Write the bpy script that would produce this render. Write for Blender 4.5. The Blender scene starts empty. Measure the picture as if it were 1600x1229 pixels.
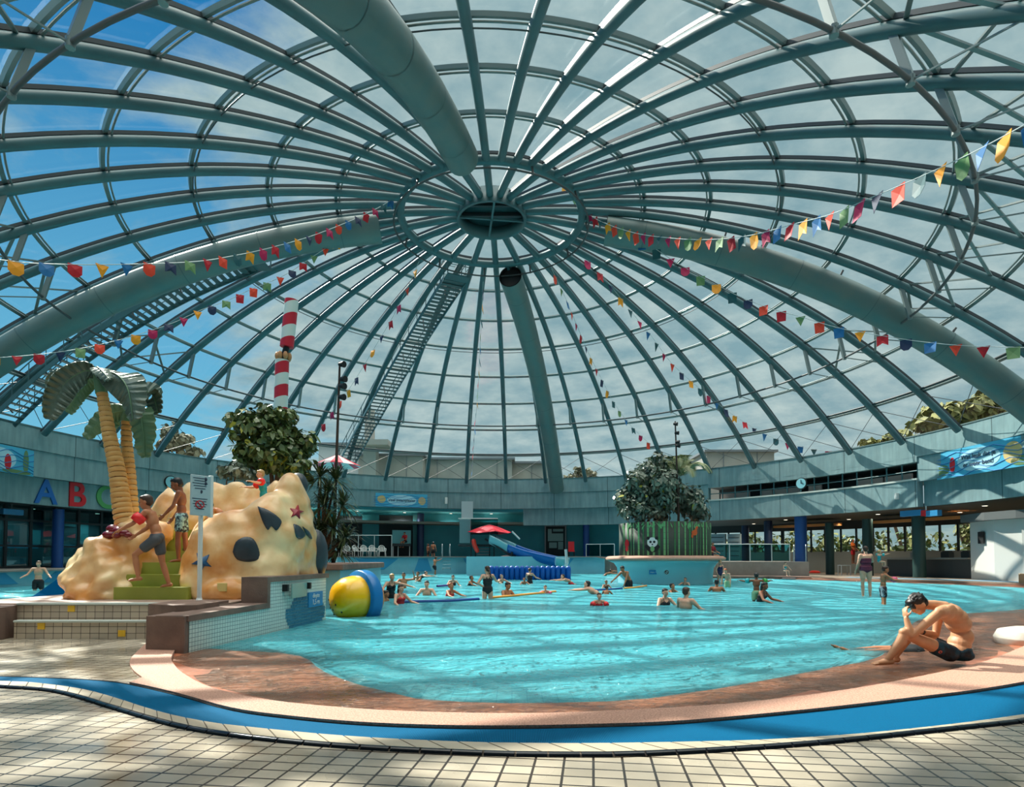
import bpy, bmesh, math, random
from mathutils import Vector, Matrix, Euler, noise
random.seed(7)
R = math.radians
sin, cos, pi = math.sin, math.cos, math.pi
V = Vector
scene = bpy.context.scene
COL = scene.collection
# ------------------------------------------------------------------ camera
F = 929.3; CYY = 838.7; PT = R(2.0); HC = 1.25            # lens in pixels, eye height over the water
CX, CY, R0, ZC, RS = -0.952, 27.34, 24.27, -17.648, 35.292   # dome axis, rim radius, sphere
A0 = 0.018; NR = 44; DA = 2*pi/NR
TH2, THR = 0.1206, 0.7583
cam_d = bpy.data.cameras.new('camera'); cam = bpy.data.objects.new('camera', cam_d); COL.objects.link(cam)
cam.location = (0, 0, HC); cam.rotation_euler = (pi/2 + PT, 0, 0)
cam_d.sensor_fit = 'HORIZONTAL'; cam_d.sensor_width = 36; cam_d.lens = 36*F/1600
cam_d.shift_y = (CYY-614.5)/1600; cam_d.clip_end = 500; cam_d.clip_start = 0.05
scene.camera = cam
def ray(px, py):
    u = (px-800)/F; v = -(py-CYY)/F
    return V((u, cos(PT)-sin(PT)*v, sin(PT)+cos(PT)*v))
def G(px, py, z=0.0):          # where the line of sight meets the level z
    d = ray(px, py); t = (z-HC)/d.z
    return V((t*d.x, t*d.y, z))
def D(px, py, Y):              # point of the line of sight at distance Y
    d = ray(px, py); t = Y/d.y
    return V((t*d.x, Y, HC+t*d.z))
def cyl(px, py, r=None):       # on the round wall
    r = r or R0
    d = ray(px, py); a = d.x**2+d.y**2; b = -2*(d.x*CX+d.y*CY); c = CX*CX+CY*CY-r*r
    t = (-b+math.sqrt(b*b-4*a*c))/(2*a)
    return V((t*d.x, t*d.y, HC+t*d.z))
def az(p): return math.atan2(p[0]-CX, p[1]-CY)
def pol(a, r, z=0.0): return V((CX+r*sin(a), CY+r*cos(a), z))
def sph(th, a, off=0.0):       # on the dome
    r = RS-off
    return V((CX+r*sin(th)*sin(a), CY+r*sin(th)*cos(a), ZC+r*cos(th)))
# ------------------------------------------------------------------ mesh builder
class MB:
    def __init__(s): s.v = []; s.f = []; s.m = []; s.sm = []
    def add(s, vs, fs, mi=0, smooth=False, mat=None):
        n = len(s.v)
        for p in vs:
            p = V(p)
            s.v.append(tuple(mat @ p if mat else p))
        for f in fs:
            s.f.append([n+i for i in f]); s.m.append(mi); s.sm.append(smooth)
        return s
    def box(s, c, size, rz=0.0, mi=0, mat=None, rot=None):
        x, y, z = [q/2 for q in size]
        M_ = Matrix.Translation(V(c)) @ (rot.to_4x4() if rot else Matrix.Rotation(rz, 4, 'Z'))
        if mat: M_ = mat @ M_
        vs = [(a, b, d) for d in (-z, z) for b in (-y, y) for a in (-x, x)]
        return s.add(vs, [(0,2,3,1),(4,5,7,6),(0,1,5,4),(2,6,7,3),(0,4,6,2),(1,3,7,5)], mi, mat=M_)
    def tube(s, pts, r, n=8, mi=0, closed=False, cap=True, smooth=True, up=None, sq=None):
        pts = [V(p) for p in pts]; k = len(pts)
        rs = r if isinstance(r, (list, tuple)) else [r]*k
        rings = []; prev = None
        for i, p in enumerate(pts):
            a = pts[(i-1) % k] if (closed or i > 0) else p
            b = pts[(i+1) % k] if (closed or i < k-1) else p
            t = (b-a).normalized()
            if up is not None: u = V(up(p) if callable(up) else up)
            elif prev is None: u = V((0,0,1)) if abs(t.z) < .9 else V((1,0,0))
            else: u = prev
            x = (u - t*u.dot(t))
            x = x.normalized() if x.length > 1e-6 else t.orthogonal().normalized()
            prev = x; y = t.cross(x)
            if sq:
                w, h = sq
                rings.append([p + y*(w/2*sx) + x*(h/2*sy) for sx, sy in ((-1,-1),(1,-1),(1,1),(-1,1))])
            else:
                rings.append([p + (x*cos(2*pi*j/n)+y*sin(2*pi*j/n))*rs[i] for j in range(n)])
        m = len(rings[0]); vs = [q for rg in rings for q in rg]; fs = []
        for i in range(k if closed else k-1):
            a, b = i*m, ((i+1) % k)*m
            for j in range(m): fs.append((a+j, b+j, b+(j+1) % m, a+(j+1) % m))
        s.add(vs, fs, mi, smooth and not sq)
        if cap and not closed:
            s.add(rings[0], [tuple(range(m))], mi); s.add(rings[-1], [tuple(range(m))[::-1]], mi)
        return s
    def bar(s, a, b, w, h=None, mi=0, up=(0,0,1)):
        return s.tube([a, b], 0, mi=mi, sq=(w, h or w), up=up)
    def lathe(s, prof, n=24, mi=0, c=(0,0,0), smooth=True, a0=0, a1=2*pi, sx=1, sy=1):
        full = abs(a1-a0-2*pi) < 1e-6; k = n if full else n+1
        vs = [(c[0]+r*cos(a0+(a1-a0)*j/n)*sx, c[1]+r*sin(a0+(a1-a0)*j/n)*sy, c[2]+z) for r, z in prof for j in range(k)]
        fs = []
        for i in range(len(prof)-1):
            for j in range(n):
                j2 = (j+1) % k
                fs.append((i*k+j, i*k+j2, (i+1)*k+j2, (i+1)*k+j))
        return s.add(vs, fs, mi, smooth)
    def ell(s, c, r, n=12, m=8, mi=0, rot=None, mat=None):
        M_ = Matrix.Translation(V(c)) @ (rot.to_4x4() if rot else Matrix())
        if mat: M_ = mat @ M_
        vs = [(0,0,-r[2])]; 
        for i in range(1, m):
            t = -pi/2+pi*i/m
            vs += [(r[0]*cos(t)*cos(2*pi*j/n), r[1]*cos(t)*sin(2*pi*j/n), r[2]*sin(t)) for j in range(n)]
        vs.append((0,0,r[2])); L = len(vs)-1; fs = []
        for j in range(n):
            fs.append((0, 1+(j+1) % n, 1+j)); fs.append((L, L-n+j, L-n+(j+1) % n))
            for i in range(m-2):
                a = 1+i*n; fs.append((a+j, a+(j+1) % n, a+n+(j+1) % n, a+n+j))
        return s.add(vs, fs, mi, True, M_)
    def prism(s, pts, z0, z1, mi=0, mat=None, side=None):
        n = len(pts)
        vs = [(p[0], p[1], z0) for p in pts]+[(p[0], p[1], z1) for p in pts]
        s.add(vs, [tuple(range(n))[::-1], tuple(range(n, 2*n))], mi, mat=mat)
        return s.add(vs, [(i, (i+1) % n, n+(i+1) % n, n+i) for i in range(n)], mi if side is None else side, mat=mat)
    def band(s, A, B, mi=0, smooth=False, closed=False):    # quads between two lines of points
        n = len(A); fs = []
        for i in range(n if closed else n-1):
            j = (i+1) % n; fs.append((i, j, n+j, n+i))
        return s.add(list(A)+list(B), fs, mi, smooth)
    def build(s, name, mats, parent=None, bevel=0, subsurf=0, fix=True):
        me = bpy.data.meshes.new(name)
        me.from_pydata(s.v, [], s.f)
        if not isinstance(mats, (list, tuple)): mats = [mats]
        for m in mats: me.materials.append(m)
        me.polygons.foreach_set('material_index', s.m)
        me.polygons.foreach_set('use_smooth', s.sm)
        if fix:
            bm = bmesh.new(); bm.from_mesh(me); bmesh.ops.recalc_face_normals(bm, faces=bm.faces); bm.to_mesh(me); bm.free()
        me.update()
        o = bpy.data.objects.new(name, me); COL.objects.link(o)
        if parent: o.parent = parent; o.matrix_parent_inverse = Matrix.Translation(-parent.location) if parent.rotation_euler[:] == (0,0,0) else (Matrix.Translation(parent.location) @ parent.rotation_euler.to_matrix().to_4x4()).inverted()
        if bevel:
            b = o.modifiers.new('b', 'BEVEL'); b.width = bevel; b.segments = 2; b.limit_method = 'ANGLE'
        if subsurf:
            b = o.modifiers.new('s', 'SUBSURF'); b.levels = subsurf; b.render_levels = subsurf
        return o
def tag(o, label=None, cat=None, group=None, kind=None):
    if label: o['label'] = label
    if cat: o['category'] = cat
    if group: o['group'] = group
    if kind: o['kind'] = kind
    return o
def empty(name, loc=(0,0,0), rz=0.0, label=None, cat=None, group=None, kind=None):
    o = bpy.data.objects.new(name, None); COL.objects.link(o); o.location = loc; o.rotation_euler = (0,0,rz); o.empty_display_size = .1
    return tag(o, label, cat, group, kind)
def kids(o): return [c for c in COL.objects if c.parent == o]
def dup(o, loc, rz=0.0, label=None, scale=None):
    c = o.copy(); COL.objects.link(c); c.location = loc; c.rotation_euler = (0,0,rz)
    if label: c['label'] = label
    if scale: c.scale = (scale,)*3
    for k in kids(o):
        d = k.copy(); COL.objects.link(d); d.parent = c
        for g in kids(k):
            e = g.copy(); COL.objects.link(e); e.parent = d
    return c
def lerp(a, b, t): return a+(b-a)*t
def spline(P, n):
    P = [V(p) for p in P]; out = []
    for i in range(len(P)-1):
        a, b, c, d = P[max(i-1,0)], P[i], P[i+1], P[min(i+2, len(P)-1)]
        for k in range(n):
            t = k/n
            out.append(.5*((2*b)+(c-a)*t+(2*a-5*b+4*c-d)*t*t+(3*b-a-3*c+d)*t**3))
    out.append(P[-1]); return out
# ------------------------------------------------------------------ materials
def lin(h):
    if isinstance(h, str):
        h = h.lstrip('#'); c = [int(h[i:i+2], 16)/255 for i in (0,2,4)]
    else: c = [q/255 for q in h]
    return tuple(q/12.92 if q <= .04045 else ((q+.055)/1.055)**2.4 for q in c)+(1,)
MATS = {}
def mat(name, col, rough=.5, metal=0.0, var=None, bump=None, spec=.5, sss=0, coat=0):
    """var = (second colour, scale, sharpness), bump = (scale, strength, distance)"""
    if name in MATS: return MATS[name]
    m = bpy.data.materials.new(name); m.use_nodes = True; nt = m.node_tree; b = nt.nodes['Principled BSDF']
    b.inputs['Base Color'].default_value = lin(col); b.inputs['Roughness'].default_value = rough
    b.inputs['Metallic'].default_value = metal; b.inputs['Specular IOR Level'].default_value = spec
    if coat: b.inputs['Coat Weight'].default_value = coat; b.inputs['Coat Roughness'].default_value = .1
    if var or bump: geo = nt.nodes.new('ShaderNodeNewGeometry')
    if var:
        n = nt.nodes.new('ShaderNodeTexNoise'); n.inputs['Scale'].default_value = var[1]; n.inputs['Detail'].default_value = 4
        nt.links.new(geo.outputs['Position'], n.inputs['Vector'])
        r = nt.nodes.new('ShaderNodeValToRGB'); k = var[2] if len(var) > 2 else .3
        r.color_ramp.elements[0].position = .5-k/2; r.color_ramp.elements[1].position = .5+k/2
        r.color_ramp.elements[0].color = lin(col); r.color_ramp.elements[1].color = lin(var[0])
        nt.links.new(n.outputs['Fac'], r.inputs['Fac']); nt.links.new(r.outputs['Color'], b.inputs['Base Color'])
    if bump:
        n = nt.nodes.new('ShaderNodeTexNoise'); n.inputs['Scale'].default_value = bump[0]; n.inputs['Detail'].default_value = 3
        nt.links.new(geo.outputs['Position'], n.inputs['Vector'])
        bp = nt.nodes.new('ShaderNodeBump'); bp.inputs['Strength'].default_value = bump[1]; bp.inputs['Distance'].default_value = bump[2]
        nt.links.new(n.outputs['Fac'], bp.inputs['Height']); nt.links.new(bp.outputs['Normal'], b.inputs['Normal'])
    MATS[name] = m; return m
def N(nt, kind, **kw):
    n = nt.nodes.new(kind)
    for k, v in kw.items():
        if k.startswith('i_'):
            k = k[2:]; k = int(k) if k.isdigit() else k.replace('_', ' ')
            n.inputs[k].default_value = v
        else: setattr(n, k, v)
    return n
def tiles(name, c1, c2, mortar, w, h, gap, rough=.3, rot=0.0, plane='XY', bump=.3, wet=None, cen=None, hi=None):
    """rectangular tiles laid in a straight grid; plane: XY floor, AZ round wall (arc length, z), XZ / YZ flat walls"""
    m = bpy.data.materials.new(name); m.use_nodes = True; nt = m.node_tree; L = nt.links.new; b = nt.nodes['Principled BSDF']
    geo = N(nt, 'ShaderNodeNewGeometry'); src = geo.outputs['Position']
    mp = N(nt, 'ShaderNodeMapping')
    if plane == 'XY': mp.inputs['Rotation'].default_value = (0,0,rot); L(src, mp.inputs['Vector'])
    else:
        sx = N(nt, 'ShaderNodeSeparateXYZ'); L(src, sx.inputs[0]); cb = N(nt, 'ShaderNodeCombineXYZ')
        L(sx.outputs['Z'], cb.inputs['Y'])
        if plane == 'XZ': L(sx.outputs['X'], cb.inputs['X'])
        elif plane == 'YZ': L(sx.outputs['Y'], cb.inputs['X'])
        L(cb.outputs[0], mp.inputs['Vector'])
    br = N(nt, 'ShaderNodeTexBrick', offset=0.0, squash=1.0); L(mp.outputs[0], br.inputs['Vector'])
    br.inputs['Scale'].default_value = 1; br.inputs['Brick Width'].default_value = w; br.inputs['Row Height'].default_value = h
    br.inputs['Mortar Size'].default_value = gap; br.inputs['Color1'].default_value = lin(c1); br.inputs['Color2'].default_value = lin(c2)
    br.inputs['Mortar'].default_value = lin(mortar); br.inputs['Mortar Smooth'].default_value = .1; br.inputs['Bias'].default_value = -.3
    L(br.outputs['Color'], b.inputs['Base Color']); b.inputs['Roughness'].default_value = rough
    bp = N(nt, 'ShaderNodeBump', invert=True); bp.inputs['Strength'].default_value = bump; bp.inputs['Distance'].default_value = .004
    L(br.outputs['Fac'], bp.inputs['Height']); L(bp.outputs[0], b.inputs['Normal'])
    if wet:
        ns = N(nt, 'ShaderNodeTexNoise', i_Scale=wet[0], i_Detail=3.0); L(src, ns.inputs['Vector'])
        rp = N(nt, 'ShaderNodeValToRGB'); rp.color_ramp.elements[0].position = .42; rp.color_ramp.elements[1].position = .62
        rp.color_ramp.elements[0].color = (wet[1],)*3+(1,); rp.color_ramp.elements[1].color = (rough,)*3+(1,)
        L(ns.outputs['Fac'], rp.inputs['Fac']); L(rp.outputs['Color'], b.inputs['Roughness'])
        mx = N(nt, 'ShaderNodeMix', data_type='RGBA', blend_type='MULTIPLY'); mx.inputs['Factor'].default_value = 1
        rp2 = N(nt, 'ShaderNodeValToRGB'); rp2.color_ramp.elements[0].position = .4; rp2.color_ramp.elements[1].position = .64
        rp2.color_ramp.elements[0].color = (.6,.6,.6,1); rp2.color_ramp.elements[1].color = (1,1,1,1)
        L(ns.outputs['Fac'], rp2.inputs['Fac']); L(br.outputs['Color'], mx.inputs[6]); L(rp2.outputs['Color'], mx.inputs[7]); L(mx.outputs[2], b.inputs['Base Color'])
    MATS[name] = m; return m
def glass(name, tint, refl=.25, rough=0.02, alpha=1.0):
    """thin clear pane: mostly see-through, mirror-like at a slant"""
    m = bpy.data.materials.new(name); m.use_nodes = True; nt = m.node_tree; L = nt.links.new
    nt.nodes.remove(nt.nodes['Principled BSDF']); out = nt.nodes['Material Output']
    tr = N(nt, 'ShaderNodeBsdfTransparent'); tr.inputs['Color'].default_value = lin(tint)
    gl = N(nt, 'ShaderNodeBsdfGlossy'); gl.inputs['Roughness'].default_value = rough; gl.inputs['Color'].default_value = (1,1,1,1)
    fr = N(nt, 'ShaderNodeFresnel'); fr.inputs['IOR'].default_value = 1.4
    mt = N(nt, 'ShaderNodeMath', operation='MULTIPLY'); mt.inputs[1].default_value = refl; L(fr.outputs[0], mt.inputs[0])
    mx = N(nt, 'ShaderNodeMixShader'); L(mt.outputs[0], mx.inputs[0]); L(tr.outputs[0], mx.inputs[1]); L(gl.outputs[0], mx.inputs[2])
    L(mx.outputs[0], out.inputs['Surface']); MATS[name] = m; return m
# ------------------------------------------------------------------ sky, sun, view
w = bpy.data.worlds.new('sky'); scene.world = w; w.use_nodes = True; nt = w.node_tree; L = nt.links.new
bg = nt.nodes['Background']; tc = N(nt, 'ShaderNodeTexCoord')
sep = N(nt, 'ShaderNodeSeparateXYZ'); L(tc.outputs['Generated'], sep.inputs[0])
zc = N(nt, 'ShaderNodeMath', operation='MAXIMUM'); L(sep.outputs['Z'], zc.inputs[0]); zc.inputs[1].default_value = 0.0
za = N(nt, 'ShaderNodeMath', operation='ADD'); L(zc.outputs[0], za.inputs[0]); za.inputs[1].default_value = .28
dv = N(nt, 'ShaderNodeVectorMath', operation='DIVIDE'); L(tc.outputs['Generated'], dv.inputs[0])
cb = N(nt, 'ShaderNodeCombineXYZ'); [L(za.outputs[0], cb.inputs[i]) for i in range(3)]; L(cb.outputs[0], dv.inputs[1])
mp = N(nt, 'ShaderNodeMapping'); mp.inputs['Scale'].default_value = (1.0, 1.3, .3); mp.inputs['Rotation'].default_value = (0,0,.6); L(dv.outputs[0], mp.inputs['Vector'])
n1 = N(nt, 'ShaderNodeTexNoise', i_Scale=2.6, i_Detail=9.0, i_Roughness=.6, i_Distortion=.35); L(mp.outputs[0], n1.inputs['Vector'])
n2 = N(nt, 'ShaderNodeTexNoise', i_Scale=7.0, i_Detail=5.0, i_Roughness=.6); L(mp.outputs[0], n2.inputs['Vector'])
# open blue sky in the west (x < 0), a closed thin cloud deck in the east
xr = N(nt, 'ShaderNodeMapRange'); L(sep.outputs['X'], xr.inputs[0]); [setattr(xr.inputs[i], 'default_value', q) for i, q in ((1,-.50),(2,-.16),(3,-.16),(4,.36))]
ad = N(nt, 'ShaderNodeMath', operation='ADD'); L(n1.outputs['Fac'], ad.inputs[0]); L(xr.outputs[0], ad.inputs[1])
rp = N(nt, 'ShaderNodeValToRGB'); L(ad.outputs[0], rp.inputs[0]); e = rp.color_ramp.elements
e[0].position = .44; e[0].color = (0,0,0,1); e[1].position = .66; e[1].color = (1,1,1,1)
cl = N(nt, 'ShaderNodeValToRGB'); L(n2.outputs['Fac'], cl.inputs[0]); e = cl.color_ramp.elements
e[0].position = .34; e[0].color = lin((124,152,161)); e[1].position = .70; e[1].color = lin((172,186,186))
bl = N(nt, 'ShaderNodeValToRGB'); L(zc.outputs[0], bl.inputs[0]); e = bl.color_ramp.elements
e[0].position = 0; e[0].color = lin((120,190,214)); e[1].position = .7; e[1].color = lin((8,104,166))
mx = N(nt, 'ShaderNodeMix', data_type='RGBA'); L(rp.outputs[0], mx.inputs[0]); L(bl.outputs[0], mx.inputs[6]); L(cl.outputs[0], mx.inputs[7])
wm = N(nt, 'ShaderNodeMapRange', interpolation_type='SMOOTHSTEP'); L(zc.outputs[0], wm.inputs[0]); [setattr(wm.inputs[i], 'default_value', q) for i, q in ((1,.68),(2,.9),(3,0.0),(4,1.0))]
mo = N(nt, 'ShaderNodeMix', data_type='RGBA'); L(wm.outputs[0], mo.inputs[0]); L(mx.outputs[2], mo.inputs[6]); mo.inputs[7].default_value = lin((214,208,200)); L(mo.outputs[2], bg.inputs['Color'])
# thin overcast is brightest overhead; warmed and boosted out of view as fill light
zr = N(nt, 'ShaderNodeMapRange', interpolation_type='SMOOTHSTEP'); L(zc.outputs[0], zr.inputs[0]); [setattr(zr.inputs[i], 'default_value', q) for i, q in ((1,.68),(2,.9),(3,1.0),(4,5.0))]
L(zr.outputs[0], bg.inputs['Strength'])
SUN_AZ, SUN_EL = R(-46), R(44)
sd = bpy.data.lights.new('sun', 'SUN'); sd.energy = 6.6; sd.angle = R(.6); sd.color = (1, .93, .83)
so = bpy.data.objects.new('sun', sd); COL.objects.link(so)
sdir = V((sin(SUN_AZ)*cos(SUN_EL), cos(SUN_AZ)*cos(SUN_EL), sin(SUN_EL)))
so.rotation_euler = sdir.to_track_quat('Z', 'Y').to_euler(); so.location = sdir*60
scene.view_settings.view_transform = 'Standard'; scene.view_settings.look = 'None'
scene.view_settings.exposure = 0.42; scene.view_settings.gamma = 1.0; scene.view_settings.use_curve_mapping = False
cy = scene.cycles; cy.use_denoising = True; cy.max_bounces = 8; cy.transparent_max_bounces = 24; cy.diffuse_bounces = 4; cy.glossy_bounces = 3
cy.caustics_reflective = False; cy.caustics_refractive = False; cy.sample_clamp_indirect = 4
# ------------------------------------------------------------------ shared materials
M_steel = mat('teal steel', (70,110,115), .42, 0, ((56,90,96), .7, .5), spec=.5)
M_bar = mat('dark glazing bar', (50,58,62), .5)
M_purlin = mat('grey aluminium', (120,132,132), .35, .3)
M_duct = mat('galvanised duct', (78,112,114), .5, 0, ((100,118,114), 1.2, .5), (30,.15,.01))
M_cable = mat('steel cable', (70,74,76), .5)
M_black = mat('black', (14,16,18), .6)
M_white = mat('white paint', (225,228,225), .45)
M_conc = mat('teal washed concrete', (116,152,152), .8, 0, ((92,128,130), 1.1, .6), (6,.25,.02))
M_concd = mat('pale concrete ledge', (190,198,192), .8)
M_teal = mat('teal wall paint', (40,140,152), .6, 0, ((34,126,138), .8, .4))
M_blue = mat('blue column paint', (24,78,150), .4)
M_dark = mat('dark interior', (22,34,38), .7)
M_pink = mat('pink washed gravel coping', (214,168,146), .7, 0, ((170,124,106), 70, .3), (90,.5,.006))
M_brownstone = mat('brown stone', (150,110,92), .7, 0, ((98,74,64), 9, .5), (25,.4,.01))
M_chrome = mat('polished steel', (205,212,214), .18, .9)
M_railw = mat('white rail', (200,208,208), .35)
M_glassdome = glass('dome glass', (240,247,246), .03, .05)
M_glassrail = glass('railing glass', (150,205,205), .4)
M_grey = mat('grey plastic', (120,125,128), .5)
M_red = mat('red paint', (205,22,34), .45)
# ------------------------------------------------------------------ glass dome
dome = empty('ceiling', (CX, CY, 8), kind='structure'); dome['label'] = 'glass and steel dome over the swimming pool'
rib_a = lambda k: A0+k*DA
NSEG = 26
def rib(k):
    a = rib_a(k); t0 = (.0445 if k % 2 == 0 else TH2)
    ths = [t0+(THR-t0)*i/NSEG for i in range(NSEG+1)]
    b = MB(); rad = V((0,0,1))
    cen = V((CX, CY, ZC)); up = lambda p: (V(p)-cen)
    b.tube([sph(t, a, .30) for t in ths], .162, n=10, mi=0, up=up)
    b.tube([sph(t, a, .075) for t in ths], 0, sq=(.12, .11), mi=1, up=up)
    o = b.build('rib', [M_steel, M_bar], dome); o['kind'] = 'structure'
for k in range(-21, 23): rib(k)
PUR = [TH2+(THR-TH2)*i/8 for i in range(1, 8)]
cen = V((CX, CY, ZC))
for th in PUR:
    b = MB(); n = NR*4
    b.tube([sph(th, A0+2*pi*i/n, .06) for i in range(n)], 0, sq=(.13, .12), closed=True, up=lambda p: V(p)-cen)
    b.tube([sph(th-.004, A0+2*pi*i/n, .15) for i in range(n)], .035, n=5, closed=True)
    b.build('purlin_ring', [M_purlin], dome)['kind'] = 'structure'
b = MB(); n = 132
b.tube([sph(TH2, 2*pi*i/n, .32) for i in range(n)], .19, n=8, closed=True, up=(0,0,1))
b.tube([sph(TH2, 2*pi*i/n, .05) for i in range(n)], 0, sq=(.1, .12), closed=True, up=(0,0,1), mi=1)
b.build('ring_beam', [M_steel, M_bar], dome)['kind'] = 'structure'
# crown drum with its cross
b = MB(); z0 = sph(.0445, 0).z
b.lathe([(1.62,-.62),(1.62,.1),(1.50,.1),(1.50,-.62),(1.62,-.62)], 48, c=(CX,CY,z0))
b.build('crown_ring', [M_steel], dome)['kind'] = 'structure'
b = MB(); b.lathe([(0,-.02),(1.5,-.02),(1.5,.06),(0,.06)], 48, c=(CX,CY,z0))
for yy, w_ in ((-.5,.12),(.35,.2)): b.box((CX, CY+yy, z0-.12), (2.8, w_, .16), mi=1)
b.build('crown_lid', [mat('crown lid', (26,66,70), .6), M_bar], dome)['kind'] = 'structure'
b = MB()
for a in (.12, .12+pi/2): b.bar((CX-1.55*cos(a), CY-1.55*sin(a), z0-.5), (CX+1.55*cos(a), CY+1.55*sin(a), z0-.5), .09)
b.build('crown_cross', [M_steel], dome)['kind'] = 'structure'
# cables: hoop under the ring beam, hoop under purlin 3, big tie ring on struts, low hoop
def hoop(r, z, t, name='hoop_cable', m=None):
    b = MB(); b.tube([pol(2*pi*i/132, r, z) for i in range(132)], t, n=6, closed=True); b.build(name, [m or M_cable], dome)['kind'] = 'structure'
p = sph(TH2, 0); hoop(4.5, 16.55, .045)
b = MB()
for k in range(-21, 23, 4):
    a = rib_a(k); b.bar(pol(a, 4.35, 17.1), pol(a, 4.5, 16.5), .07)
b.build('hoop_hanger', [M_cable], dome)['kind'] = 'structure'
q = sph(PUR[2], 0); hoop(RS*sin(PUR[2])-.12, q.z-.34, .022)
b = MB()
for k in range(-21, 23):
    a = rib_a(k); b.bar(pol(a, RS*sin(PUR[2])-.12, q.z-.34), sph(PUR[2], a, .2), .03)
b.build('hoop_bracket', [M_cable], dome)['kind'] = 'structure'
hoop(17.8, 11.3, .055, 'tie_cable')
for k in range(-21, 23):
    a = rib_a(k); b = MB(); foot = pol(a, 17.8, 11.3)
    t1 = (17.95/RS); b.bar(sph(math.asin(t1)-.01, a, .35), foot, .12, .16, up=(sin(a), cos(a), 0))
    b.bar(sph(PUR[5]+.005, a, .35), foot, .035)
    b.tube([foot+V((0,0,.1)), foot-V((0,0,.1))], .09, n=8)
    b.build('strut', [M_purlin], dome)['kind'] = 'structure'
q = sph(PUR[6], 0); hoop(RS*sin(PUR[6])-.25, q.z+.02, .05, m=M_bar)
b = MB()
for k in range(-21, 23):
    a0, a1 = rib_a(k), rib_a(k+1)
    A, B = sph(PUR[6]+.006, a0, .2), sph(PUR[6]+.006, a1, .2); C_, D_ = sph(THR-.004, a0, .2), sph(THR-.004, a1, .2)
    b.tube([A, D_], .018, n=4); b.tube([B, C_], .018, n=4)
b.build('cross_brace_cable', [M_cable], dome)['kind'] = 'structure'
# the X bracing bars between ribs in the bays of the west and east sides
b = MB()
for side in (-1, 1):
    for k in range(8, 20):
        a0, a1 = rib_a(side*k), rib_a(side*(k+1))
        if k > 8: b.bar(sph(PUR[4]+.01, a0, .16), sph(PUR[5]-.01, a1, .16), .10, .05); b.bar(sph(PUR[4]+.01, a1, .21), sph(PUR[5]-.01, a0, .21), .10, .05)
b.build('bracing', [M_purlin], dome)['kind'] = 'structure'
# panes
b = MB(); nth, na = 30, 132; ths = [.0445]+[.0445+(THR-.0445)*i/nth for i in range(1, nth+1)]
vs = [tuple(sph(t, 2*pi*j/na, -.05)) for t in ths for j in range(na)]
fs = [(i*na+j, i*na+(j+1) % na, (i+1)*na+(j+1) % na, (i+1)*na+j) for i in range(nth) for j in range(na)]
b.add(vs, fs, 0, True); b.build('glass', [M_glassdome], dome)['kind'] = 'structure'
# ------------------------------------------------------------------ four big air ducts under the dome
def duct(a, t0, t1, lab, off=.98):
    e = empty('ventilation_duct', sph(t1, a, off), label=lab, cat='duct', group=None)
    ths = [t0+(t1-t0)*i/24 for i in range(25)]; r = .62; b = MB()
    P = [sph(t, a, off) for t in ths]
    b.tube(P, r, n=24, cap=False, up=lambda p: V(p)-cen)
    b.tube([P[0], P[1]], r*.93, n=24, cap=False, up=lambda p: V(p)-cen, mi=1)
    b.build('duct_pipe', [M_duct, M_black], e, fix=False)
    for i in range(2, 24, 4):
        b = MB(); u = (P[i+1]-P[i]).normalized(); b.tube([P[i]-u*.018, P[i]+u*.018], r+.012, n=24, cap=False, up=lambda p: V(p)-cen)
        b.build('seam_ring', [mat('duct seam', (72,98,100), .5)], e)
    b = MB(); u = (P[1]-P[0]).normalized(); c0 = P[0]+u*.25
    b.tube([c0, c0+u*.03], r*.9, n=24, up=lambda p: V(p)-cen)
    b.build('mouth_dark_disc', [M_black], e)  # solid black disc paints the darkness inside the open duct end
    for i in (0, 6, 12, 18): b = MB(); b.bar(P[i]+(P[i]-cen).normalized()*.5, P[i]+(P[i]-cen).normalized()*.95, .08); b.build('hanger', [M_cable], e)
duct(R(11.6), .125, .765, 'ventilation duct running straight down to the far rim, black open mouth at its top')
duct(R(-170.6), .165, .70, 'thick ventilation duct passing overhead towards the crown, seen from straight below')
duct(R(-97.2), .150, .765, 'ventilation duct curving down to the shaded rim above the alphabet letters')
duct(R(95.4), .155, .765, 'ventilation duct curving down to the sunlit rim above the balcony banner')
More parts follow.
